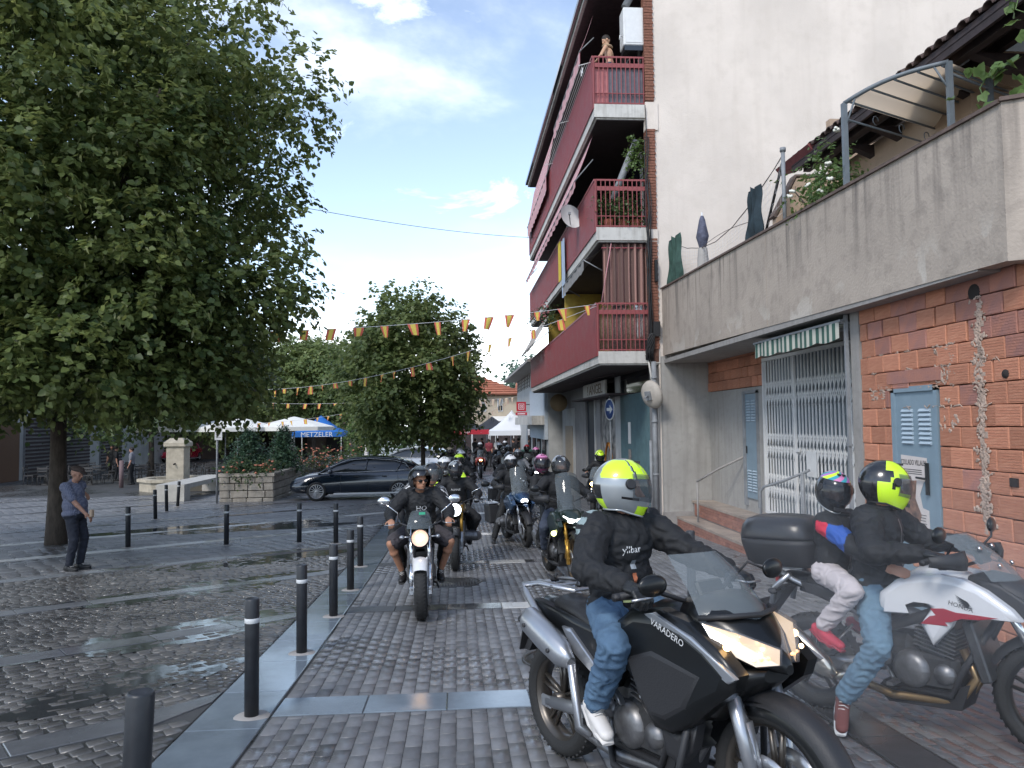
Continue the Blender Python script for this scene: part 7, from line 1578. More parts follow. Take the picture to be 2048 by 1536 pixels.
def person(label, loc, rot, J, K):
    """J: joints in local frame; K: look"""
    k = dict(hi=False, skin=M_skin, top=M_jkt, legs=M_jean, shoe=M_dshoe, glove=M_lth, s=1., voxel=None, bare_arms=False, bare_legs=False, glovesz=1., helmet=None, hair=None, head_yaw=0, head_pitch=0, curl=62, fat=1., torso_name='jacket', leg_name='trousers', group=None, handdir=None, sleeve=1., cat='person'); k.update(K)
    t = thing('person', label, 'person', loc, group=k['group']); t.rotation_euler = rot; s = k['s']; hi = k['hi']; vx = k['voxel'] or (.0085 if hi else .017)
    H, C = Vector(J['hip']), Vector(J['neck']); sh = k.get('shw', .185)*s; zt_ = (C-H).normalized(); tw = J.get('twist', 0); yt = Vector((-math.sin(tw), math.cos(tw), 0)); yt = (yt-zt_*yt.dot(zt_)).normalized(); xt = yt.cross(zt_); Mt = Matrix((xt, yt, zt_)).transposed()
    SL_, SR = C-zt_*.06*s+yt*sh+xt*.01, C-zt_*.06*s-yt*sh+xt*.01; fy = Vector((0, 1, 0)); HL, HR = H+fy*.09*s, H-fy*.09*s
    hl, hr = Vector(J['handL']), Vector(J['handR']); kp = J.get('kneepole', (1, 0, .6)); ep = J.get('elbowL', (-.3, .9, -.7)), J.get('elbowR', (-.3, -.9, -.7))
    EL, ER = ik(SL_, hl, .29*s, .27*s, ep[0]), ik(SR, hr, .29*s, .27*s, ep[1]); AL, AR = Vector(J['ankL']), Vector(J['ankR']); kl_, kr_ = J.get('kneeL', kp), J.get('kneeR', kp); KL, KR = ik(HL, AL, .43*s, .42*s, kl_), ik(HR, AR, .43*s, .42*s, kr_)
    hc = Vector(J['head']) if 'head' in J else C+zt_*.14*s+xt*.03*s; Mh = Matrix.Rotation(k['head_yaw'], 3, 'Z') @ Matrix.Rotation(k['head_pitch'], 3, 'Y') @ Matrix.Rotation(k.get('head_roll', 0), 3, 'X'); f = k['fat']
    # body: one continuous skin surface
    b = MB(); head_mb(b, hc, Mh, s); b.caps(C-zt_*.05, hc-Vector((0, 0, .06))*s, .058*s, .052*s, 12); b.ell(H.lerp(C, .62), (.105*s, .145*s, .19*s), Mt, 16, 12); b.ell(H.lerp(C, .2), (.10*s*f, .135*s*f, .16*s), Mt, 16, 12); b.caps(SL_, SR, .045*s, .045*s)
    for S_, E_, h_ in ((SL_, EL, hl), (SR, ER, hr)): b.caps(S_, E_, .05*s, .04*s); b.caps(E_, h_, .041*s, .027*s); b.ell(E_.lerp(h_, .25), (.043*s,)*3)
    for h0, K_, A_ in ((HL, KL, AL), (HR, KR, AR)): b.caps(h0, K_, .08*s, .052*s); b.caps(K_, A_, .052*s, .036*s); b.ell(K_.lerp(A_, .3), (.058*s,)*3)
    if k['bare_arms'] or k['glove'] is None:
        for i, (h_, E_) in enumerate(((hl, EL), (hr, ER))):
            d = (h_-E_).normalized(); hd = (k['handdir'] or {}).get('LR'[i]); dd = Vector(hd[0]) if hd else (d+Vector((.4, 0, -.1))).normalized(); nn = Vector(hd[1]) if hd else Vector((.1, 0, 1)); nn = (nn-dd*nn.dot(dd)).normalized(); a = dd.cross(nn)*(1 if i == 0 else -1)*(-1); 
            a = a if hd is None else (Vector(hd[2]) if len(hd) > 2 else a); hand(b, h_, dd, nn, a, 1.0*s, hd[3] if hd and len(hd) > 3 else k['curl'])
    me = fuse(b, min(vx, .0085) if (k['glove'] is None or k['bare_arms']) and k.get('finehands', hi) else vx, 3); body = fpart(t, 'body', me, k['skin'])
    # top
    b = MB(); e = .022*s*k.get('puff', 1); b.ell(H.lerp(C, .66), (.125*s*(1+.3*(f-1))+e*.6, .165*s+e, .20*s), Mt, 18, 12); b.ell(H.lerp(C, .28)+xt*.01*f, (.115*s*f+e*.6, .145*s*f+e, .19*s), Mt, 18, 12); b.ell(H+zt_*.02, (.125*s*f+e*.4, .15*s*f+e, .10*s), Mt, 16, 10); b.caps(SL_+zt_*.0, SR, .066*s+e*.4, .066*s+e*.4, 12); b.caps(C-zt_*.07*s, C+zt_*.005*s, .095*s, .068*s, 12)
    for S_, E_, h_ in ((SL_, EL, hl), (SR, ER, hr)):
        b.caps(S_, E_ if k['sleeve'] >= .5 else S_.lerp(E_, .75), .062*s+e, .052*s+e*.6, 12)
        if k['sleeve'] > .5: b.caps(E_, E_.lerp(h_, .93 if k['sleeve'] == 1 else .2), .052*s+e*.7, .038*s+e*.35, 12)
    me = fuse(b, vx, 4, wr=.0072*k.get('wr', 1)*(1 if hi else .7), wf=12, wstretch=(1, 1, 1.3)); bl = k.get('topcol')
    tp = fpart(t, k['torso_name'], me, k['top'] if not bl else [k['top']]+bl[0])
    if bl:
        for p_ in me.polygons: p_.material_index = bl[1](p_.center, Mt.inverted() @ (p_.center-H))
    if hi and k['torso_name'] == 'jacket' and k.get('zip', True):
        q = MB(); q.add([(a*.009, c*.40, 0) for c in np.linspace(-.5, .5, 14) for a in (-1, 1)], [(j*2, j*2+1, j*2+3, j*2+2) for j in range(13)]); raycast_decal(q, me, H+(C-H)*.48, yt, zt_, xt, .004); part(tp, 'zip', q, M_eng2)
        q = MB(); q.tube([C+zt_*.012*s+xt*(.075*s*math.cos(a)+.01)+yt*.078*s*math.sin(a) for a in np.linspace(0, 6.283, 21)], .016*s, 8, cap=False); part(tp, 'collar', q, k['top'])
    if k.get('decal'):
        txt, sz, du, dv = k['decal']; q = text_mb(txt, sz, 0.0); raycast_decal(q, me, H+zt_*((C-H).length*dv)+yt*du, yt, zt_, xt); part(tp, 'chest_print', q, M_hwht)
    # legs
    b = MB(); e = .014*s; b.ell(H+Vector((0, 0, .0)), (.12*s*f+e, .15*s*f+e, .12*s), Mt, 16, 10)
    for h0, K_, A_ in ((HL, KL, AL), (HR, KR, AR)):
        if k['bare_legs']: b.caps(h0, h0.lerp(K_, .85), .088*s+e*2, .075*s+e*1.5, 12)
        else: b.caps(h0, K_, .088*s+e, .064*s+e, 14); b.caps(K_, K_.lerp(A_, .93), .062*s+e, .05*s+e*.8, 14)
    me = fuse(b, vx, 4, wr=.009*(1 if hi else .7)*k.get('wr', 1), wf=11, wstretch=(1, 1, 1.5)); fpart(t, k['leg_name'], me, k['legs'])
    for i, (K_, A_, tv) in enumerate(((KL, AL, J['toeL']), (KR, AR, J['toeR']))):
        b = MB(); T_ = Vector(tv); up = (K_-A_).normalized(); up = (up+Vector((0, 0, 1))).normalized(); H_, d, u2, side = shoe_mb(b, A_, T_, up, s*1.02); me = fuse(b, .008 if hi else .014, 2); so_ = fpart(t, 'shoe', me, k['shoe'])
        q = MB(); q.tube([H_-u2*.035*s-d*.02, A_+d*.05*s-u2*.092*s, T_-u2*.03*s-d*.03, T_-u2*.026*s+d*.02], [.035*s, .04*s, .042*s, .03*s], 12, flat=(1, .32)); part(so_, 'sole', q, k.get('sole') or M_sole)
        if hi:
            q = MB()
            for z_ in range(5): c_ = A_+d*(.03+.02*z_)*s+u2*(.028-.009*z_)*s; q.tube([c_+side*.028*s-u2*.008, c_+u2*.006, c_-side*.028*s-u2*.008], .0035, 5)
            part(so_, 'laces', q, k.get('lace') or M_shoe)
    if k['glove'] is not None:
        for i, (h_, E_) in enumerate(((hl, EL), (hr, ER))):
            d = (h_-E_).normalized(); dd = (d+Vector((.5, 0, -.1))).normalized(); nn = Vector((.15, 0, 1)); nn = (nn-dd*nn.dot(dd)).normalized(); a = dd.cross(nn)*(1 if i == 0 else -1)*1.0; b = MB(); b.caps(E_.lerp(h_, .86), h_, .046*s, .036*s, 10); hand(b, h_, dd, nn, a, 1.1*s*k['glovesz'], k['curl'], .0115); me = fuse(b, .006 if hi else .012, 2); fpart(t, 'glove', me, k['glove'])
    if k['helmet']: hk = dict(k['helmet']); helmet(t, hc+Mh @ Vector((-.004, 0, .012))*s, Mh, s*hk.pop('hs', 1.0), **hk)
    if k['hair']:
        b = MB(); b.ell(hc+Mh @ Vector((-.014, 0, .036))*s, (.10*s, .084*s, .10*s), Mh, 18, 12); me = fuse(b, .01, 1, wr=.004, wf=30); fpart(t, 'hair', me, k['hair'])
    if k.get('shades'):
        b = MB()
        for q in (-1, 1): b.ell(hc+Mh @ Vector((.096, q*.035, .0))*s, (.010*s, .030*s, .019*s), Mh); b.cyl(hc+Mh @ Vector((.09, q*.062, .006))*s, hc+Mh @ Vector((0, q*.085, .004))*s, .004, n=5)
        b.cyl(hc+Mh @ Vector((.1, -.02, .004))*s, hc+Mh @ Vector((.1, .02, .004))*s, .004, n=5); part(t, 'sunglasses', b, M_blk)
    t['J'] = 0; del t['J']; return t, dict(H=H, C=C, Mt=Mt, SL=SL_, SR=SR, EL=EL, ER=ER, KL=KL, KR=KR, hc=hc, Mh=Mh, body=body, top=tp)
# ================================================================== RIDERS
def one(i): return lambda th, ph: i
def riding(bar=(.28, .37, 1.06), hip=(-.22, .90), neck=(-.16, 1.40), pegs=(-.08, .40), spread=.22, **k):
    bx, by, bz = bar; J = dict(hip=(hip[0], 0, hip[1]), neck=(neck[0], 0, neck[1]), handL=(bx-.10, by-.07, bz+.03), handR=(bx-.10, -by+.07, bz+.03), ankL=(pegs[0]-.06, spread, pegs[1]+.02), ankR=(pegs[0]-.06, -spread, pegs[1]+.02), toeL=(pegs[0]+.14, spread+.01, pegs[1]-.06), toeR=(pegs[0]+.14, -spread-.01, pegs[1]-.06), kneeL=(1, .35, .7), kneeR=(1, -.35, .7)); J.update(k); return J
def on(b): return (tuple(b.location), tuple(b.rotation_euler))
# ---------- front black touring motorcycle
B1 = moto('motorcycle', 'nearest motorcycle, black with amber lit headlamp and silver luggage rack', .975, 3.82, math.atan2(-1.42, .69), dict(wb=1.58, Rf=.335, Rr=.325, wf=.115, wr=.155, hi=True, style='custom1', bar=(.36, .40, 1.10), seat=.85, muffler=((-.40, .66), (-.78, .81), .072, M_sil), guards=False, mirz=.04, miry=-.03, noind=True, rim=M_rim, fender=None, mirx=.14))
panel(B1, 'side_fairing', [(.02, .90), (.18, 1.0), (.38, 1.03), (.56, 1.0), (.72, .92), (.83, .83), (.80, .76), (.66, .66), (.54, .56), (.42, .50), (.30, .50), (.22, .57), (.17, .68), (.04, .76)], .235, .06, M_blk, .022, bulge=.012)
panel(B1, 'fairing_stripe', [(.30, 1.0), (.36, 1.015), (.60, .95), (.84, .825), (.80, .80), (.56, .90)], .262, .02, M_sil, .004)
panel(B1, 'mid_fairing', [(.15, .79), (.34, .86), (.66, .80), (.56, .64), (.42, .55), (.30, .55), (.22, .64)], .260, .02, M_matt, .012, bulge=.006)
panel(B1, 'lower_fairing', [(.30, .50), (.42, .50), (.54, .56), (.50, .44), (.42, .36), (.33, .38)], .20, .05, M_matt, .012)
for s in (-1, 1):
    b = MB()
    for (xx, zz) in ((.12, .82), (.24, .62), (.45, .60), (.66, .74), (.30, .92)): b.lathe([(.001, .008), (.009, .006), (.011, 0)], (0, 0, 0), 'Y', 10); n_ = len(b.v)-(3*11); b.v[n_:] = [(v[0]+xx, (.256+v[1])*s, v[2]+zz) for v in b.v[n_:]]
    part(B1, 'fairing_screws', b, M_sil)
    b = MB(); b.ell((.70, s*.245, .80), (.05, .012, .02), (0, .5, 0)); part(B1, 'indicator', b, M_oran if s < 0 else M_lens)
q = text_mb('VARADERO', .042, 0)
for s in (-1, 1):
    b = MB().merge(q, Matrix.Translation((.46, s*.2735, .945)) @ Matrix.Rotation(R(18), 4, 'Y') @ Matrix.Rotation(math.pi if s > 0 else 0, 4, 'Z') @ Matrix.Rotation(math.pi/2, 4, 'X')); part(B1, 'fairing_lettering', b, M_hwht)
hull(B1, 'nose_cowl', [(.40, .98, .14, .10), (.55, .99, .20, .12), (.66, .955, .185, .11), (.76, .90, .125, .09), (.84, .86, .055, .05), (.885, .83, .02, .02)], M_blk, 18)
hull(B1, 'front_cowl', [(.30, .78, .16, .2), (.45, .74, .19, .22), (.58, .72, .19, .16), (.70, .76, .17, .08), (.82, .80, .08, .03)], M_blk, 16)
screen(B1, .74, 1.0, .20, .47, 1.27, .15, M_clear, .14)
b = MB(); b.tube([(.60, -.215, 1.02), (.70, -.14, 1.03), (.75, 0, 1.03), (.70, .14, 1.03), (.60, .215, 1.02)], .012, 8); part(B1, 'screen_edge', b, M_matt)
for s in (-1, 1):
    poly = [(.60, s*.205, 1.0), (.76, s*.155, .975), (.875, s*.03, .91), (.868, s*.03, .845), (.80, s*.10, .835), (.67, s*.20, .91)]
    b = MB(); cen = Vector((.755, s*.13, .925)); ou = [Vector(p)+Vector((.022, s*.022, .010)) for p in poly]; n = len(poly); b.add([tuple(p) for p in ou]+[tuple(Vector(p)-Vector((.04, s*.03, 0))) for p in poly]+[tuple(cen+Vector((.035, s*.04, .02)))], [(i, (i+1) % n, 2*n) for i in range(n)]+[(i, n+i, n+(i+1) % n, (i+1) % n) for i in range(n)], smooth=True); lampo = part(B1, 'headlamp', b, M_lens)
    b = MB(); b.add([tuple(cen+(Vector(p)-cen)*.95+Vector((.012, s*.012, .005))) for p in poly]+[tuple(cen+Vector((.004, s*.006, .004)))], [(i, (i+1) % n, n) for i in range(n)]); part(lampo, 'reflector', b, mat('lamp reflector', (.8, .74, .66), .18, .6, emit=(1, .68, .4), estr=.38))
    for (px_, pz_, r_) in ((.70, .925, .016), (.80, .90, .010)): b = MB(); b.ell((px_+.045, s*(.18 if px_ < .75 else .10)+s*.022, pz_), (r_, r_, r_)); part(lampo, 'bulb', b, M_bulb)
    for k in range(4): b = MB(); b.ell((.815+.014*k, s*(.125-.025*k), .872+.003*k), (.007, .010, .007)); part(lampo, 'amber_segment', b, M_oran)
b = MB(); fr_ = [(-.98, .965), (-.96, .985), (-.5, .995), (-.46, .975), (-.52, .96)]
for s in (-1, 1): b.tube([(-.62, s*.19, .80), (-.60, s*.20, .775), (-.70, s*.19, .80), (-.90, s*.165, .93), (-.98, s*.14, .965), (-.85, s*.11, .985), (-.48, s*.10, .985)], [.014, .02, .02, .022, .02, .014, .012], 8, flat=(1, .8))
b.box((-.94, 0, .968), (.09, .27, .018), bev=.006); b.box((-.70, 0, .985), (.035, .24, .014), bev=.004); b.box((-.50, 0, .985), (.05, .22, .014), bev=.004)
for yy in (-.05, .05): b.box((-.72, yy, .985), (.48, .022, .012), bev=.004)
part(B1, 'luggage_rack', b, M_sil)
b = MB()
for k in range(3): b.tube([(-.86+.02*math.cos(a*2+k), .03*math.sin(a+k), .995+.018*math.sin(a*1.7+k)+.01) for a in np.linspace(0, 5.5, 12)], .006, 5)
b.tube([(-.86, 0, 1.0), (-.7, .07, .998), (-.55, -.05, .998)], .005, 5); part(B1, 'bungee_cord', b, M_matt)
panel(B1, 'tail_trim', [(-.52, .80), (-.44, .80), (-.05, .54), (-.02, .50), (-.20, .58), (-.42, .68)], .175, .03, M_sil, .008, sides=(-1, 1))
panel(B1, 'tail_panel', [(-.85, .90), (-.45, .86), (-.1, .80), (.0, .70), (-.1, .56), (-.40, .68), (-.75, .82)], .145, .05, M_blk, .015)
b = MB()
for s in (-1, 1): b.tube([(.45, s*.12, .62), (.50, s*.24, .50), (.46, s*.27, .30), (.30, s*.25, .20), (-.1, s*.18, .20), (-.2, s*.12, .28)], .017, 10)
part(B1, 'crash_bar', b, M_matt)
fm_ = MB(); rs = []
for k in range(17):
    a = R(18)+R(140)*k/16; w = .07*(1-.3*abs(k/16-.55)); rr = .362; rs.append([(.79+math.cos(a)*(rr+o), u, .335+math.sin(a)*(rr+o)) for u, o in ((-w, -.06), (-w*.95, -.01), (-w*.5, .014), (0, .02), (w*.5, .014), (w*.95, -.01), (w, -.06))])
fm_.rings(rs, 0, False, True, closed=False); part(B1, 'mudguard_extension', fm_, M_blk)
for s in (-1, 1): b = MB(); b.cyl((.80, s*.125, .30), (.655, s*.125, .80), .031, n=16); b.cyl((.66, s*.125, .78), (.648, s*.125, .82), .02, n=10); part(B1, 'fork_slider', b, M_sil)
def lime_grey(th, ph):   # 0 grey 1 lime 2 black
    a = abs(ph)
    if th < .32: return 0
    if th < 1.27:
        q_ = a+.25*(th-.8)
        return 0 if q_ < .08 else 1 if q_ < .5 else 0 if q_ < .56 else 1 if q_ < 1.06 else 2 if q_ < 1.13 else 0 if q_ < 1.19 else 1 if q_ < 2.55 and th > .36 else 0
    if 2.35 < abs(ph) and th > 1.5: return 1 if th > 2.0 else 2
    if th > 2.1 and abs(ph) < .9: return 1
    if th > 1.7 and abs(ph) < 1.6: return 2 if 1.86 < th < 1.95 and a > .9 else 0
    return 0
def jcol1(c, l): return 1 if (l.z > .40 and abs(l.y) > .13 and l.x < .03) and (math.sin(l.z*95+l.y*20) > -.3) else 0
P1, i1 = person('rider of the nearest black motorcycle in yellow and grey helmet, black jacket and jeans', *on(B1), riding(bar=(.36, .40, 1.10), hip=(-.22, .93), neck=(-.19, 1.41), pegs=(-.1, .42), spread=.24, head=(-.15, 0, 1.535), twist=.12, ankR=(-.12, -.26, .50), toeR=(.03, -.30, .39)), dict(hi=True, zip=False, legs=M_jean, shoe=M_shoe, sole=M_shoe, glovesz=1.12, fat=1.08, puff=1.5, head_yaw=R(53), head_pitch=R(4), wr=1.5, topcol=([mat('reflective grey panel', (.22, .28, .28), .4)], jcol1), helmet=dict(hs=1.03, colf=lime_grey, mats=[M_hgrey, M_hlime, M_hblk], kind='full', visor=M_cvisor, nu=96, nv=60, trim=M_hgrey), decal=('yllbar', .05, -.05, .66)))
b = MB(); C_, Mt = i1['C'], i1['Mt']; Hh = i1['H']
me = i1['top'].data
for (du, dv, w, h_, m_, nm) in ((-.035, .50, .03, .045, M_hgrey, 'jacket_patch'), (-.035, .36, .022, .05, mat('orange patch', (.4, .13, .06), .7), 'jacket_patch'), (-.05, .12, .09, .012, mat('pale lime hem', (.5, .55, .25), .7), 'jacket_hem')):
    q = MB(); q.add([(a*w, c*h_, 0) for c in np.linspace(-.5, .5, 5) for a in np.linspace(-.5, .5, 5)], [(j*5+i, j*5+i+1, j*5+i+6, j*5+i+5) for j in range(4) for i in range(4)]); raycast_decal(q, me, Hh+(C_-Hh)*dv+Mt @ Vector((0, du, 0)), Mt @ Vector((0, 1, 0)), Mt @ Vector((0, 0, 1)), Mt @ Vector((1, 0, 0))); part(i1['top'], nm, q, m_)
# ---------- white motorcycle with passenger
M_wp = mat('pearl white paint', (.60, .60, .61), .25, var=.02, coat=.7); M_rp = mat('dark red paint', (.30, .015, .03), .25, coat=.6)
B2 = moto('motorcycle', 'white and red motorcycle with black top box carrying a rider and a passenger', 2.905, 4.645, math.atan2(-1.15, .83), dict(wb=1.42, Rf=.325, Rr=.315, wf=.12, wr=.16, hi=True, style='custom2', bar=(.28, .41, 1.10), seat=.82, muffler=((-.50, .32), (-.83, .56), .068, M_ss), guards=True, mirz=.13, miry=.0, noind=True, rim=mat('black rim', (.03, .03, .03), .4, .3), paint=M_blk, headm=mat('heated header', (.28, .19, .10), .35, .8), lean=R(-1)))
hull(B2, 'fuel_tank', [(-.12, .84, .09, .05), (-.06, .88, .14, .08), (.05, .92, .165, .10), (.18, .94, .17, .09), (.28, .93, .14, .07), (.38, .90, .1, .05)], M_wp, 20)
panel(B2, 'tank_shroud', [(-.16, .74), (-.14, .86), (-.03, .95), (.10, .99), (.22, 1.0), (.34, .985), (.46, .93), (.58, .84), (.63, .78), (.54, .775), (.42, .775), (.30, .785), (.26, .70), (.155, .58), (.095, .70), (.16, .80), (.11, .835), (.02, .83), (-.03, .80), (-.01, .74)], .215, .05, M_wp, .016, bulge=.006)
panel(B2, 'red_stripe', [(.10, .705), (.155, .755), (.19, .765), (.16, .80), (.235, .81), (.30, .795), (.42, .793), (.52, .79), (.42, .768), (.33, .762), (.27, .735), (.235, .73), (.25, .71)], .2385, .008, M_rp, .0012)
wing = MB()
for k in range(6): wing.prism([(.305+.004*k, .895-.012*k), (.37+.006*k, .862-.007*k), (.376, .852-.004*k), (.37, .846-.004*k)], -.2405, -.2385, 'Y')
part(B2, 'wing_emblem', wing, M_matt)
q = text_mb('HONDA', .036, 0); b = MB().merge(q, Matrix.Translation((.33, -.2392, .832)) @ Matrix.Rotation(R(14), 4, 'Y') @ Matrix.Rotation(math.pi/2, 4, 'X')); part(B2, 'tank_lettering', b, M_matt)
hull(B2, 'nose_cowl', [(.30, .90, .10, .08), (.42, .92, .15, .10), (.54, .90, .16, .10), (.64, .86, .12, .08), (.72, .81, .06, .04), (.75, .79, .02, .01)], M_matt, 16)
panel(B2, 'cowl_side', [(.40, .98), (.50, .97), (.72, .82), (.70, .76), (.58, .78), (.44, .88)], .15, .03, M_matt, .01)
b = MB(); b.ell((.645, 0, .865), (.05, .13, .055), (0, .5, 0), 18, 12); part(B2, 'headlamp', b, mat('white lit headlamp', (.7, .8, .9), .1, emit=(.8, .92, 1), estr=.9)); b = MB(); b.ell((.69, -.045, .86), (.014, .02, .02)); b.ell((.69, .045, .86), (.014, .02, .02)); part(B2, 'bulb', b, M_bulb)
screen(B2, .58, .98, .17, .30, 1.23, .14, M_clear, .10)
b = MB()
for s in (-1, 1):
    for (xx, zz) in ((.50, 1.06), (.40, 1.15)): b.cyl((xx, s*.10, zz), (xx+.015, s*.10, zz+.008), .013, n=10)
part(B2, 'screen_bolts', b, M_chr)
topbox(B2, -.90, 1.10, .46, 1.15)
b = MB(); b.box((-.86, 0, .945), (.3, .26, .03), bev=.01)
for s in (-1, 1): b.tube([(-.95, s*.10, .94), (-.78, s*.12, .86), (-.40, s*.14, .74), (-.28, s*.14, .66)], .018, 8); b.tube([(-.80, s*.13, .9), (-.92, s*.14, .80), (-.95, s*.14, .68)], .02, 8)
part(B2, 'luggage_rack', b, M_sil)
panel(B2, 'tail_panel', [(-.72, .86), (-.50, .84), (-.2, .76), (-.22, .68), (-.45, .72), (-.7, .80)], .14, .05, M_matt, .012)
b = MB(); b.cyl((-.42, -.17, .36), (-.36, -.19, .29), .03, n=12); b.tube([(-.52, -.2, .46), (-.44, -.2, .52), (-.36, -.16, .62), (-.48, -.19, .50)], .009, 6); b.box((-.45, -.24, .50), (.1, .06, .02)); part(B2, 'passenger_footrest', b, M_eng2)
def lime_black(th, ph):
    a = abs(ph)
    if th < 1.28: return (0 if abs(a-.75+th*.3) < .07 or (a < .3 and th > .8) else 1) if a < (1.75 if th < .95 else 1.4) and th > .2 else 0
    if a < 2.0 and th > 1.5: return 1 if not (a > 1.3 and th < 1.75 and a < 1.5) else 0
    return 1 if 1.1 < a < 1.55 else 0
J2 = riding(bar=(.28, .41, 1.10), hip=(-.26, .88), neck=(-.22, 1.36), pegs=(-.08, .40), spread=.24, head=(-.16, 0, 1.50), ankR=(-.36, -.33, .20), toeR=(-.30, -.50, .055), kneeR=(1, -.5, .3), twist=.05)
P2, i2 = person('rider in fluorescent yellow flip up helmet and black jacket driving the white motorcycle', *on(B2), J2, dict(hi=True, legs=M_jean2, shoe=mat('maroon suede shoe', (.14, .045, .04), .8), sole=M_hwht, fat=1.1, puff=1.7, wr=1.5, head_yaw=R(38), head_pitch=R(8), glovesz=1.1, helmet=dict(hs=1.07, colf=lime_black, mats=[M_hblk, M_hlime], kind='full', visor=M_cvisor, nu=90, nv=56)))
def rainbow(th, ph):
    a = abs(ph)
    if th > .98: return 0
    k = int((ph+3.2)*2.2+th*3.5) % 5; return 1+k
def jcol2(c, l): return (1 if l.x < .07 else 2) if (abs(l.y) > .17 and -.02 < l.x < .22 and l.z < .36) else 0
J3 = dict(hip=(-.57, 0, .93), neck=(-.50, 0, 1.32), handL=(-.12, .14, 1.05), handR=(-.07, -.285, 1.03), ankL=(-.50, .22, .58), ankR=(-.52, -.24, .60), toeL=(-.36, .24, .50), toeR=(-.37, -.29, .50), kneeL=(1, .3, .8), kneeR=(1, -.35, .8), elbowL=(-.3, 1, -.5), elbowR=(-.1, -1, -.4), head=(-.50, -.03, 1.46))
P3, i3 = person('passenger with multicoloured helmet, pale trousers and red shoes on the white motorcycle', *on(B2), J3, dict(hi=True, s=.88, legs=mat('pale grey sweatpants', (.50, .45, .45), .9, var=.06, bump=.2, bscale=150), shoe=mat('red trainer', (.50, .03, .06), .6, var=.15), sole=mat('crimson sole', (.3, .02, .04), .6), lace=mat('red lace', (.4, .02, .05), .7), glove=None, finehands=True, puff=1.2, head_yaw=R(-38), head_pitch=R(10), head_roll=R(-10), handdir={'L': ((.8, -.5, -.1), (0, .3, 1), (.3, .9, 0), 25), 'R': ((.93, .12, -.25), (-.1, -.85, .45), (.3, .3, .9), 18)}, topcol=([mat('cherry red cuff', (.52, .02, .05), .7), mat('royal blue sleeve', (.02, .08, .33), .7)], jcol2), helmet=dict(hs=1.06, colf=rainbow, mats=[M_hblk, M_hteal, M_hvio, M_hlime, M_hteal, M_hpink], kind='full', visor=M_visor, nu=90, nv=56, trim=M_hgrey)))
# ---------- white fendered naked bike with bare kneed rider
M_whf = mat('white mudguard paint', (.62, .62, .62), .3, coat=.4)
B3 = moto('motorcycle', 'naked motorcycle with round amber headlamp, white front mudguard and small fly screen', -.42, 9.25, R(-88), dict(wb=1.44, style='naked', hi=True, fork=M_chr, fender=M_whf, wf=.14, wr=.17, Rf=.31, lamp='warm', lampz=.87, lampr=.10, bar=(.42, .40, 1.02), mirz=.24, miry=.0, chromemir=True, screen=M_screen, paint=M_blk, rim=M_eng, indm=M_sil, lean=R(1)))
b = MB(); b.box((.655, .03, 1.14), (.004, .07, .028)); part(B3, 'green_sticker', b, mat('green sticker', (.04, .35, .2), .6))
P4, i4 = person('bare kneed rider in black jet helmet and sunglasses looking aside, black sweater and dark shorts', *on(B3), riding(bar=(.42, .40, 1.02), hip=(-.24, .88), neck=(-.08, 1.36), pegs=(-.05, .38), spread=.23, head=(.0, .0, 1.48), kneeL=(1, .75, .7), kneeR=(1, -.75, .7), twist=.05), dict(hi=True, skin=M_skin2, bare_arms=False, glove=None, bare_legs=True, legs=mat('charcoal shorts', (.05, .045, .05), .9, var=.2), leg_name='shorts', torso_name='sweater', fat=1.18, puff=1.3, shades=True, head_yaw=R(28), curl=48, wr=1.2, decal=('HO', .085, .01, .66), helmet=dict(hs=1.06, colf=one(0), mats=[M_hblk], kind='open', visor=M_screen, vis_up=True, nu=60, nv=36)))
P5, i5 = person('passenger half hidden behind the bare kneed rider in black helmet and striped track jacket', *on(B3), dict(hip=(-.58, .0, .93), neck=(-.48, .08, 1.40), head=(-.45, .16, 1.52), handL=(-.2, .2, 1.0), handR=(-.2, -.2, 1.0), ankL=(-.45, .24, .5), ankR=(-.45, -.24, .5), toeL=(-.3, .25, .42), toeR=(-.3, -.25, .42), kneeL=(1, .5, .7), kneeR=(1, -.5, .7)), dict(legs=M_jkt, topcol=([M_hwht], lambda c, l: 1 if (abs(l.y) > .10 and l.z > .36 and (l.x*60) % 2 < .7) else 0), voxel=.013, helmet=dict(hs=1.06, colf=one(0), mats=[M_hblk], kind='open', visor=M_screen)))
# ---------- gold forked boxer
B4 = moto('motorcycle', 'gold forked boxer motorcycle with round white headlamp behind the bare kneed rider', -.02, 12.7, R(-91), dict(wb=1.48, style='naked', fork=M_gold, lamp='white', lampz=.92, lampr=.105, bar=(.40, .42, 1.06), boxer=True, paint=mat('brown gold tank', (.20, .13, .05), .35, .4, coat=.5), wf=.13, wr=.18, mirz=.22, miry=.06, hi=True, fender=None, rim=M_eng))
P6, i6 = person('rider with grey peaked helmet and all black clothes on the gold forked motorcycle', *on(B4), riding(bar=(.40, .42, 1.06), hip=(-.2, .9), neck=(-.05, 1.38), kneeL=(1, .6, .7), kneeR=(1, -.6, .7)), dict(legs=M_jkt, voxel=.013, fat=1.1, decal=('ALPINE', .05, 0, .7), helmet=dict(hs=1.06, colf=lambda th, ph: 1 if th < 1.1 and math.sin(ph*3+th*4) > -.5 else 0, mats=[M_hblk, M_hgrey], kind='full', visor=M_visor)))
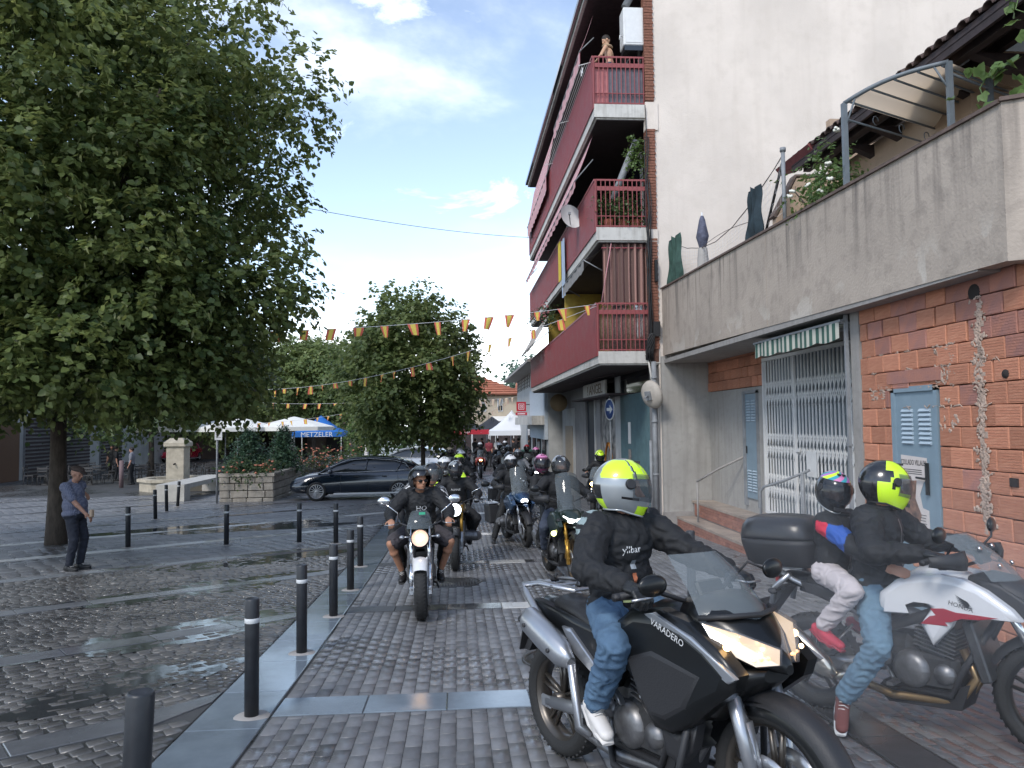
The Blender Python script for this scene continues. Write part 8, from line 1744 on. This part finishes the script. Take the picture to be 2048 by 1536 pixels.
P7, i7 = person('passenger with white helmet behind the rider of the gold forked motorcycle', *on(B4), dict(hip=(-.6, 0, .95), neck=(-.52, -.12, 1.42), head=(-.5, -.2, 1.56), handL=(-.2, .2, 1.0), handR=(-.2, -.2, 1.0), ankL=(-.45, .24, .5), ankR=(-.45, -.24, .5), toeL=(-.3, .25, .42), toeR=(-.3, -.25, .42)), dict(legs=M_jkt, topcol=([M_hlime], lambda c, l: 1 if abs(l.y) > .13 and l.z > .3 else 0), helmet=dict(hs=1.05, colf=one(0), mats=[M_hwht], kind='full')))
# ---------- dark green adventure bike on the right
M_dg = mat('dark green paint', (.015, .028, .022), .3, .2, coat=.5)
B5 = moto('motorcycle', 'dark green adventure motorcycle with bright white signature headlamp and two yellow fog lamps', 1.5, 11.0, R(-84), dict(wb=1.55, Rf=.35, wf=.1, style='adv', hi=True, fork=M_gold, rim=mat('gold wire rim', (.16, .11, .06), .4, .6), spoke='wire', lamp='led', fog=True, crash=True, guards=True, paint=M_dg, bar=(.34, .42, 1.16), seat=.9, screen=M_screen, scx=.40, scz=1.52, scw=.17, panniers=False, mirz=.12, miry=.03))
P8, i8 = person('rider in grey striped full helmet and black clothes on the dark green adventure motorcycle', *on(B5), riding(bar=(.34, .42, 1.16), hip=(-.22, .95), neck=(-.12, 1.44), head=(-.06, .02, 1.58)), dict(legs=mat('dark jeans', (.04, .05, .075), .85, var=.2), voxel=.012, head_yaw=R(14), helmet=dict(hs=1.06, colf=lambda th, ph: 1 if th < 1.15 and math.sin(abs(ph)*3.3+th*2.6) > .1 else 0, mats=[M_hblk, M_hgrey], kind='full', visor=M_cvisor)))
P9, i9 = person('passenger with pink and plum helmet behind the rider of the dark green motorcycle', *on(B5), dict(hip=(-.6, 0, 1.0), neck=(-.52, -.10, 1.47), head=(-.5, -.16, 1.61), handL=(-.2, .2, 1.05), handR=(-.2, -.2, 1.05), ankL=(-.45, .24, .52), ankR=(-.45, -.24, .52), toeL=(-.3, .25, .45), toeR=(-.3, -.25, .45)), dict(legs=M_jkt, s=.95, helmet=dict(hs=1.05, colf=lambda th, ph: 1 if th < .9 else 2, mats=[M_hblk, M_hpink, mat('helmet plum', (.09, .02, .05), .3, coat=.5)], kind='full')))
# ---------- blue adventure bike with panniers
M_bp = mat('metallic blue paint', (.03, .07, .14), .25, .5, coat=.6)
B6 = moto('motorcycle', 'blue adventure motorcycle with tall clear screen and black side panniers, stopped in the street', 1.18, 15.2, R(-80), dict(wb=1.5, style='adv', lamp='white', guards=True, paint=M_bp, bar=(.34, .44, 1.14), seat=.88, screen=M_clear, scx=.44, scz=1.50, scw=.16, panniers=True, boxer=True, hi=False, crash=True, crashm=True, lean=R(3)))
P10, i10 = person('rider in white peaked helmet with one boot on the ground beside the blue motorcycle', *on(B6), riding(bar=(.34, .44, 1.14), hip=(-.22, .92), neck=(-.14, 1.42), ankR=(-.1, -.44, .12), toeR=(.06, -.48, .05), kneeR=(1, -.4, .4)), dict(legs=M_jkt, helmet=dict(hs=1.06, colf=lambda th, ph: 1 if th < 1.2 else 0, mats=[M_hblk, M_hwht], kind='full')))
# ---------- bike joining from the right pavement
B7 = moto('motorcycle', 'motorcycle with glaring orange lit headlamp and silver crash bars coming off the right pavement', 3.75, 20.0, R(-112), dict(wb=1.45, style='adv', lamp='warm', screen=M_clear, scz=1.3, crash=True, crashm=True, guards=True, paint=M_blk))
b = MB(); b.ell((.83, 0, .88), (.03, .09, .06)); part(B7, 'lit_headlamp', b, M_bulb)
P11, i11 = person('rider in yellow green helmet looking down, turning off the right pavement', *on(B7), riding(neck=(-.1, 1.42), hip=(-.22, .95)), dict(legs=M_jkt, head_pitch=R(22), head_yaw=R(20), sleeve=.4, torso_name='shirt', topcol=None, helmet=dict(hs=1.06, colf=lambda th, ph: 1 if th < 2.0 and not (.9 < abs(ph) < 1.2) else 0, mats=[M_hblk, M_hlime], kind='full')))
# ---------- the columns further back
bulk = [
 ('second motorcycle of the left column with a tall windscreen', 'rider in bright yellow green helmet in the left column', .05, 18.4, -92, M_hlime, 'white', M_blk, True),
 ('dark motorcycle of the left column with a red lamp on its side', 'rider in white helmet in the left column behind the yellow green one', .15, 22.6, -90, M_hwht, 'white', M_rp, False),
 ('motorcycle in the left column furthest from the camera', 'rider in beige camouflage helmet at the back of the left column', -.25, 28.5, -88, mat('helmet khaki', (.28, .26, .2), .4), 'white', M_blk, True),
 ('red nosed motorcycle with orange glowing lamps coming up the middle of the street', 'rider in white helmet heading straight up the middle of the street', 1.15, 37.5, -90, M_hwht, 'warm', mat('orange red fairing', (.45, .06, .03), .3, coat=.5), True),
 ('dark motorcycle just behind the blue one', 'rider with black helmet just behind the blue motorcycle', 1.35, 19.6, -84, M_hblk, 'white', M_blk, True),
 ('white faired motorcycle in the right column', 'rider in silver helmet on the white faired motorcycle of the right column', 1.9, 23.5, -86, M_hgrey, 'white', M_wp, True),
 ('black tourer in the right column near the green bin', 'rider in pink helmet near the green bin', 2.75, 26.5, -95, M_hpink, 'white', M_blk, True),
 ('grey motorcycle in the right column in front of the white tent', 'rider in pale helmet and light jacket before the white tent', 2.1, 31, -90, M_hgrey, 'white', M_sil, True),
 ('last motorcycle before the red valanced tent', 'rider with black helmet before the red valanced tent', .4, 42, -90, M_hblk, 'warm', M_blk, False),
 ('motorcycle with warm headlamp in the left column between the white and khaki helmets', 'rider with silver helmet between the white and khaki helmets of the left column', .1, 25.6, -90, M_hgrey, 'warm', M_blk, True),
 ('dark motorcycle at the far end of the left column', 'rider with dark helmet at the far end of the left column', -.35, 33, -88, M_hblk, 'warm', M_blk, False),
 ('motorcycle tucked between the white faired one and the green bin', 'rider with black helmet between the white faired motorcycle and the bin', 1.7, 27.4, -88, M_hblk, 'white', M_rp, True),
 ('motorcycle side by side with the grey one before the white tent', 'rider with red helmet side by side with the grey motorcycle', 2.9, 31.6, -92, mat('helmet red', (.4, .03, .03), .3), 'warm', M_blk, True),
 ('dark scooter like motorcycle in front of the white tent legs', 'rider with white helmet in front of the white tent legs', 2.0, 35.5, -90, M_hwht, 'warm', M_blk, True),
 ('motorcycle waiting under the edge of the white tent', 'rider with white helmet under the edge of the white tent', 2.6, 41, -88, M_hwht, 'white', M_blk, True)]
for i, (lm, lp, x, y, hd, hm_, lamp, pt, sc) in enumerate(bulk):
    B = moto('motorcycle', lm, x, y, R(hd), dict(style='adv', lamp=lamp, paint=pt, screen=M_clear if sc else None, scz=1.36, guards=i % 2 == 0, topbox=i % 3 == 1, panniers=i in (4, 7)))
    foot = dict(ankR=(-.1, -.4, .12), toeR=(.06, -.44, .05), kneeR=(1, -.4, .4)) if i in (4, 5, 7) else {}
    jm = mat('light grey jacket', (.25, .25, .26), .7, var=.2) if i in (5, 7) else M_jkt
    person(lp, *on(B), riding(**foot), dict(legs=M_jkt, top=jm, voxel=.024, head_yaw=R(random.uniform(-20, 20)), helmet=dict(hs=1.06, colf=lambda th, ph: 1 if th < 1.25 else 0, mats=[M_hblk, hm_], kind='full', nu=30, nv=18)))
# ---------- people on foot
def standing(x=0, hd=None, **k):
    J = dict(hip=(0, 0, .93), neck=(-.01, 0, 1.45), handL=(.05, .24, .78), handR=(.05, -.24, .78), ankL=(0, .1, .09), ankR=(-.04, -.1, .09), toeL=(.17, .13, .035), toeR=(.13, -.13, .035), kneeL=(1, .1, 0), kneeR=(1, -.1, 0), elbowL=(-1, .3, 0), elbowR=(-1, -.3, 0)); J.update(k); return J
def check(name, a, c, f_):
    m = bpy.data.materials.new(name); m.use_nodes = True; t = m.node_tree; l = t.links.new; b = t.nodes['Principled BSDF']; b.inputs['Roughness'].default_value = .85; tcn = t.nodes.new('ShaderNodeTexCoord'); ck = t.nodes.new('ShaderNodeTexBrick'); ck.offset = 0; ck.inputs['Scale'].default_value = f_; ck.inputs['Color1'].default_value = (*a, 1); ck.inputs['Color2'].default_value = (*a, 1); ck.inputs['Mortar'].default_value = (*c, 1); ck.inputs['Mortar Size'].default_value = .12; ck.inputs['Brick Width'].default_value = .5; ck.inputs['Row Height'].default_value = .5
    mp = t.nodes.new('ShaderNodeMapping'); mp.inputs['Rotation'].default_value = (math.pi/2, 0, 0); l(tcn.outputs['Object'], mp.inputs[0]); l(mp.outputs[0], ck.inputs[0]); l(ck.outputs[0], b.inputs['Base Color']); return m
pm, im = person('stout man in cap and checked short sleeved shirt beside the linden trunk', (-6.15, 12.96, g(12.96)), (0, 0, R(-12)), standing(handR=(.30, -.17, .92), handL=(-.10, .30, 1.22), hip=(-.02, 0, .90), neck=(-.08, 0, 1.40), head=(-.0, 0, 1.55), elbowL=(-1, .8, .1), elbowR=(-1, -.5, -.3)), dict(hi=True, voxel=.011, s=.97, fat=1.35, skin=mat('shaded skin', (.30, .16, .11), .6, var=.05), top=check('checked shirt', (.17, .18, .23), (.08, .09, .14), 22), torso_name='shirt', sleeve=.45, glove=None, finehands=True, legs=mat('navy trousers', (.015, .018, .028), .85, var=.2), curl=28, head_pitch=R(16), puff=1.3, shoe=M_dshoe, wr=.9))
b = MB(); hc = im['hc']; Mh = im['Mh']; b.ell(hc+Mh @ Vector((-.01, 0, .075)), (.115, .095, .05), Mh, 18, 10); b.ell(hc+Mh @ Vector((.095, 0, .05)), (.065, .075, .012), Mh @ Matrix.Rotation(.3, 3, 'Y'), 16, 8); me = fuse(b, .009, 2); fpart(pm, 'cap', me, mat('brown cap', (.05, .035, .03), .9))
b = MB(); b.box((.40, -.17, .93), (.05, .07, .12), bev=.012); part(pm, 'held_packet', b, mat('tan packet', (.33, .24, .17), .7))
pb, ib = person('shirtless young man with a cloth round his neck leaning over the top balcony rail', (3.72, 17.68, 9.10), (0, 0, R(150)), standing(hip=(-.02, 0, .98), neck=(.02, 0, 1.50), head=(.06, .03, 1.67), handL=(.28, .12, 1.18), handR=(.30, -.2, 1.14), elbowL=(-.3, .9, -.6), elbowR=(-.3, -.9, -.6)), dict(hi=True, voxel=.011, skin=mat('skin toned sunlit', (.50, .29, .18), .5, var=.05, sss=.1), top=mat('dark swim shorts band', (.05, .05, .06), .8), torso_name='waistband', glove=None, finehands=True, legs=mat('dark blue shorts', (.04, .05, .08), .8), leg_name='shorts', bare_legs=True, hair=M_hair, head_yaw=R(30), head_pitch=R(26), curl=35))  # lit look of his skin put into a lighter colour
bpy.data.objects.remove(ib['top'])   # bare chest: no top garment
b = MB(); b.tube([ib['C']+Vector((.10*math.cos(a)+.02, .115*math.sin(a), .02+.02*math.cos(a))) for a in np.linspace(0, 6.28, 20)], .03, 10); part(pb, 'neck_cloth', b, mat('tan cloth', (.35, .24, .15), .9))
def walker(label, x, y, rz, top, legs, s=1., hat=False, raise_=False, group=None, vox=.028, hair=M_hair):
    z = g(y); J = standing(handL=(.3, .12, 1.55) if raise_ else (.1, .22, .85), handR=(.32, -.12, 1.55) if raise_ else (.05, -.24, .8)); t, i = person(label, (x, y, z), (0, 0, rz), J, dict(s=s, top=top, torso_name='shirt', legs=legs, sleeve=.45, glove=None, voxel=vox, finehands=False, hair=hair, group=group)); return t
M_pkt = mat('pale pink shirt', (.55, .42, .40), .8); M_wht_s = mat('white shirt', (.62, .60, .58), .8)
walker('man in pale pink shirt and dark shorts standing beside the blue tent', -9.55, 46, R(190), M_pkt, M_jkt, vox=.02)
walker('person in white top raising both hands to take a picture behind the flower bed', -5.1, 44, R(20), M_wht_s, M_wht_s, .95, raise_=True, vox=.02)
random.seed(77); tops = [M_jkt, mat('grey crowd shirt', (.18, .18, .2), .8), M_jkt, mat('dark red shirt', (.18, .03, .04), .8), M_wht_s, M_jkt]
for i, (x, y) in enumerate([(-.6, 49.3), (.3, 50.6), (1.2, 49.8), (1.7, 51), (2.6, 48.6), (3.2, 49.4), (3.9, 48.2), (4.3, 49.6), (3.5, 47), (2.0, 47.4)]): walker(f"onlooker in {['black', 'grey', 'black', 'dark red', 'white', 'black'][i % 6]} top standing {'under the red valance' if x < 2.05 else 'under the white tent'}, {['farthest left', 'second from the left', 'third from the left', 'near the tent leg', 'in front', 'in the middle', 'towards the right', 'farthest right', 'closest to the bikes', 'between the two tents'][i]}", x, y, random.uniform(0, 6.28), tops[i % 6], M_jkt, random.uniform(.94, 1.04), group='onlookers under the street end tents', vox=.045)
for i, (x, y, c_) in enumerate([(-16.9, 39.5, 0), (-18.6, 43, 2), (-14.9, 36.5, 1), (-20.3, 47, 0)]): walker(['dark dressed person standing by the tree behind the fountain', 'dark dressed person among the far cafe tables', 'grey dressed person left of the fountain pillar', 'dark dressed person near the roller shutters'][i], x, y, random.uniform(0, 6.28), tops[c_], M_jkt, vox=.03)

# exhaust smoke drifting between the two nearest motorcycles
sm = bpy.data.materials.new('exhaust smoke'); sm.use_nodes = True; t_ = sm.node_tree; t_.nodes.clear(); l = t_.links.new; pv = t_.nodes.new('ShaderNodeVolumePrincipled'); pv.inputs['Color'].default_value = (.86, .88, .92, 1)
tcn = t_.nodes.new('ShaderNodeTexCoord'); gr = t_.nodes.new('ShaderNodeTexGradient'); gr.gradient_type = 'SPHERICAL'; l(tcn.outputs['Object'], gr.inputs[0]); nz = t_.nodes.new('ShaderNodeTexNoise'); l(tcn.outputs['Object'], nz.inputs[0]); nz.inputs['Scale'].default_value = 1.6; nz.inputs['Detail'].default_value = 3
mr = t_.nodes.new('ShaderNodeMapRange'); l(nz.outputs[0], mr.inputs[0]); mr.inputs[1].default_value = .35; mr.inputs[2].default_value = .7; mu = t_.nodes.new('ShaderNodeMath'); mu.operation = 'MULTIPLY'; l(gr.outputs[0], mu.inputs[0]); l(mr.outputs[0], mu.inputs[1]); m2 = t_.nodes.new('ShaderNodeMath'); m2.operation = 'MULTIPLY'; l(mu.outputs[0], m2.inputs[0]); m2.inputs[1].default_value = .26; l(m2.outputs[0], pv.inputs['Density']); mo_ = t_.nodes.new('ShaderNodeOutputMaterial'); l(pv.outputs[0], mo_.inputs['Volume'])
o = solo('exhaust_smoke', MB().box((0, 0, 0), (2, 2, 2)), sm, 'thin grey exhaust smoke drifting around the white motorcycle', kind='stuff'); o.location = (2.5, 4.5, .55); o.scale = (2.0, 1.9, .95)
bpy.data.batch_remove(JUNK); bpy.data.scenes.remove(TMP)
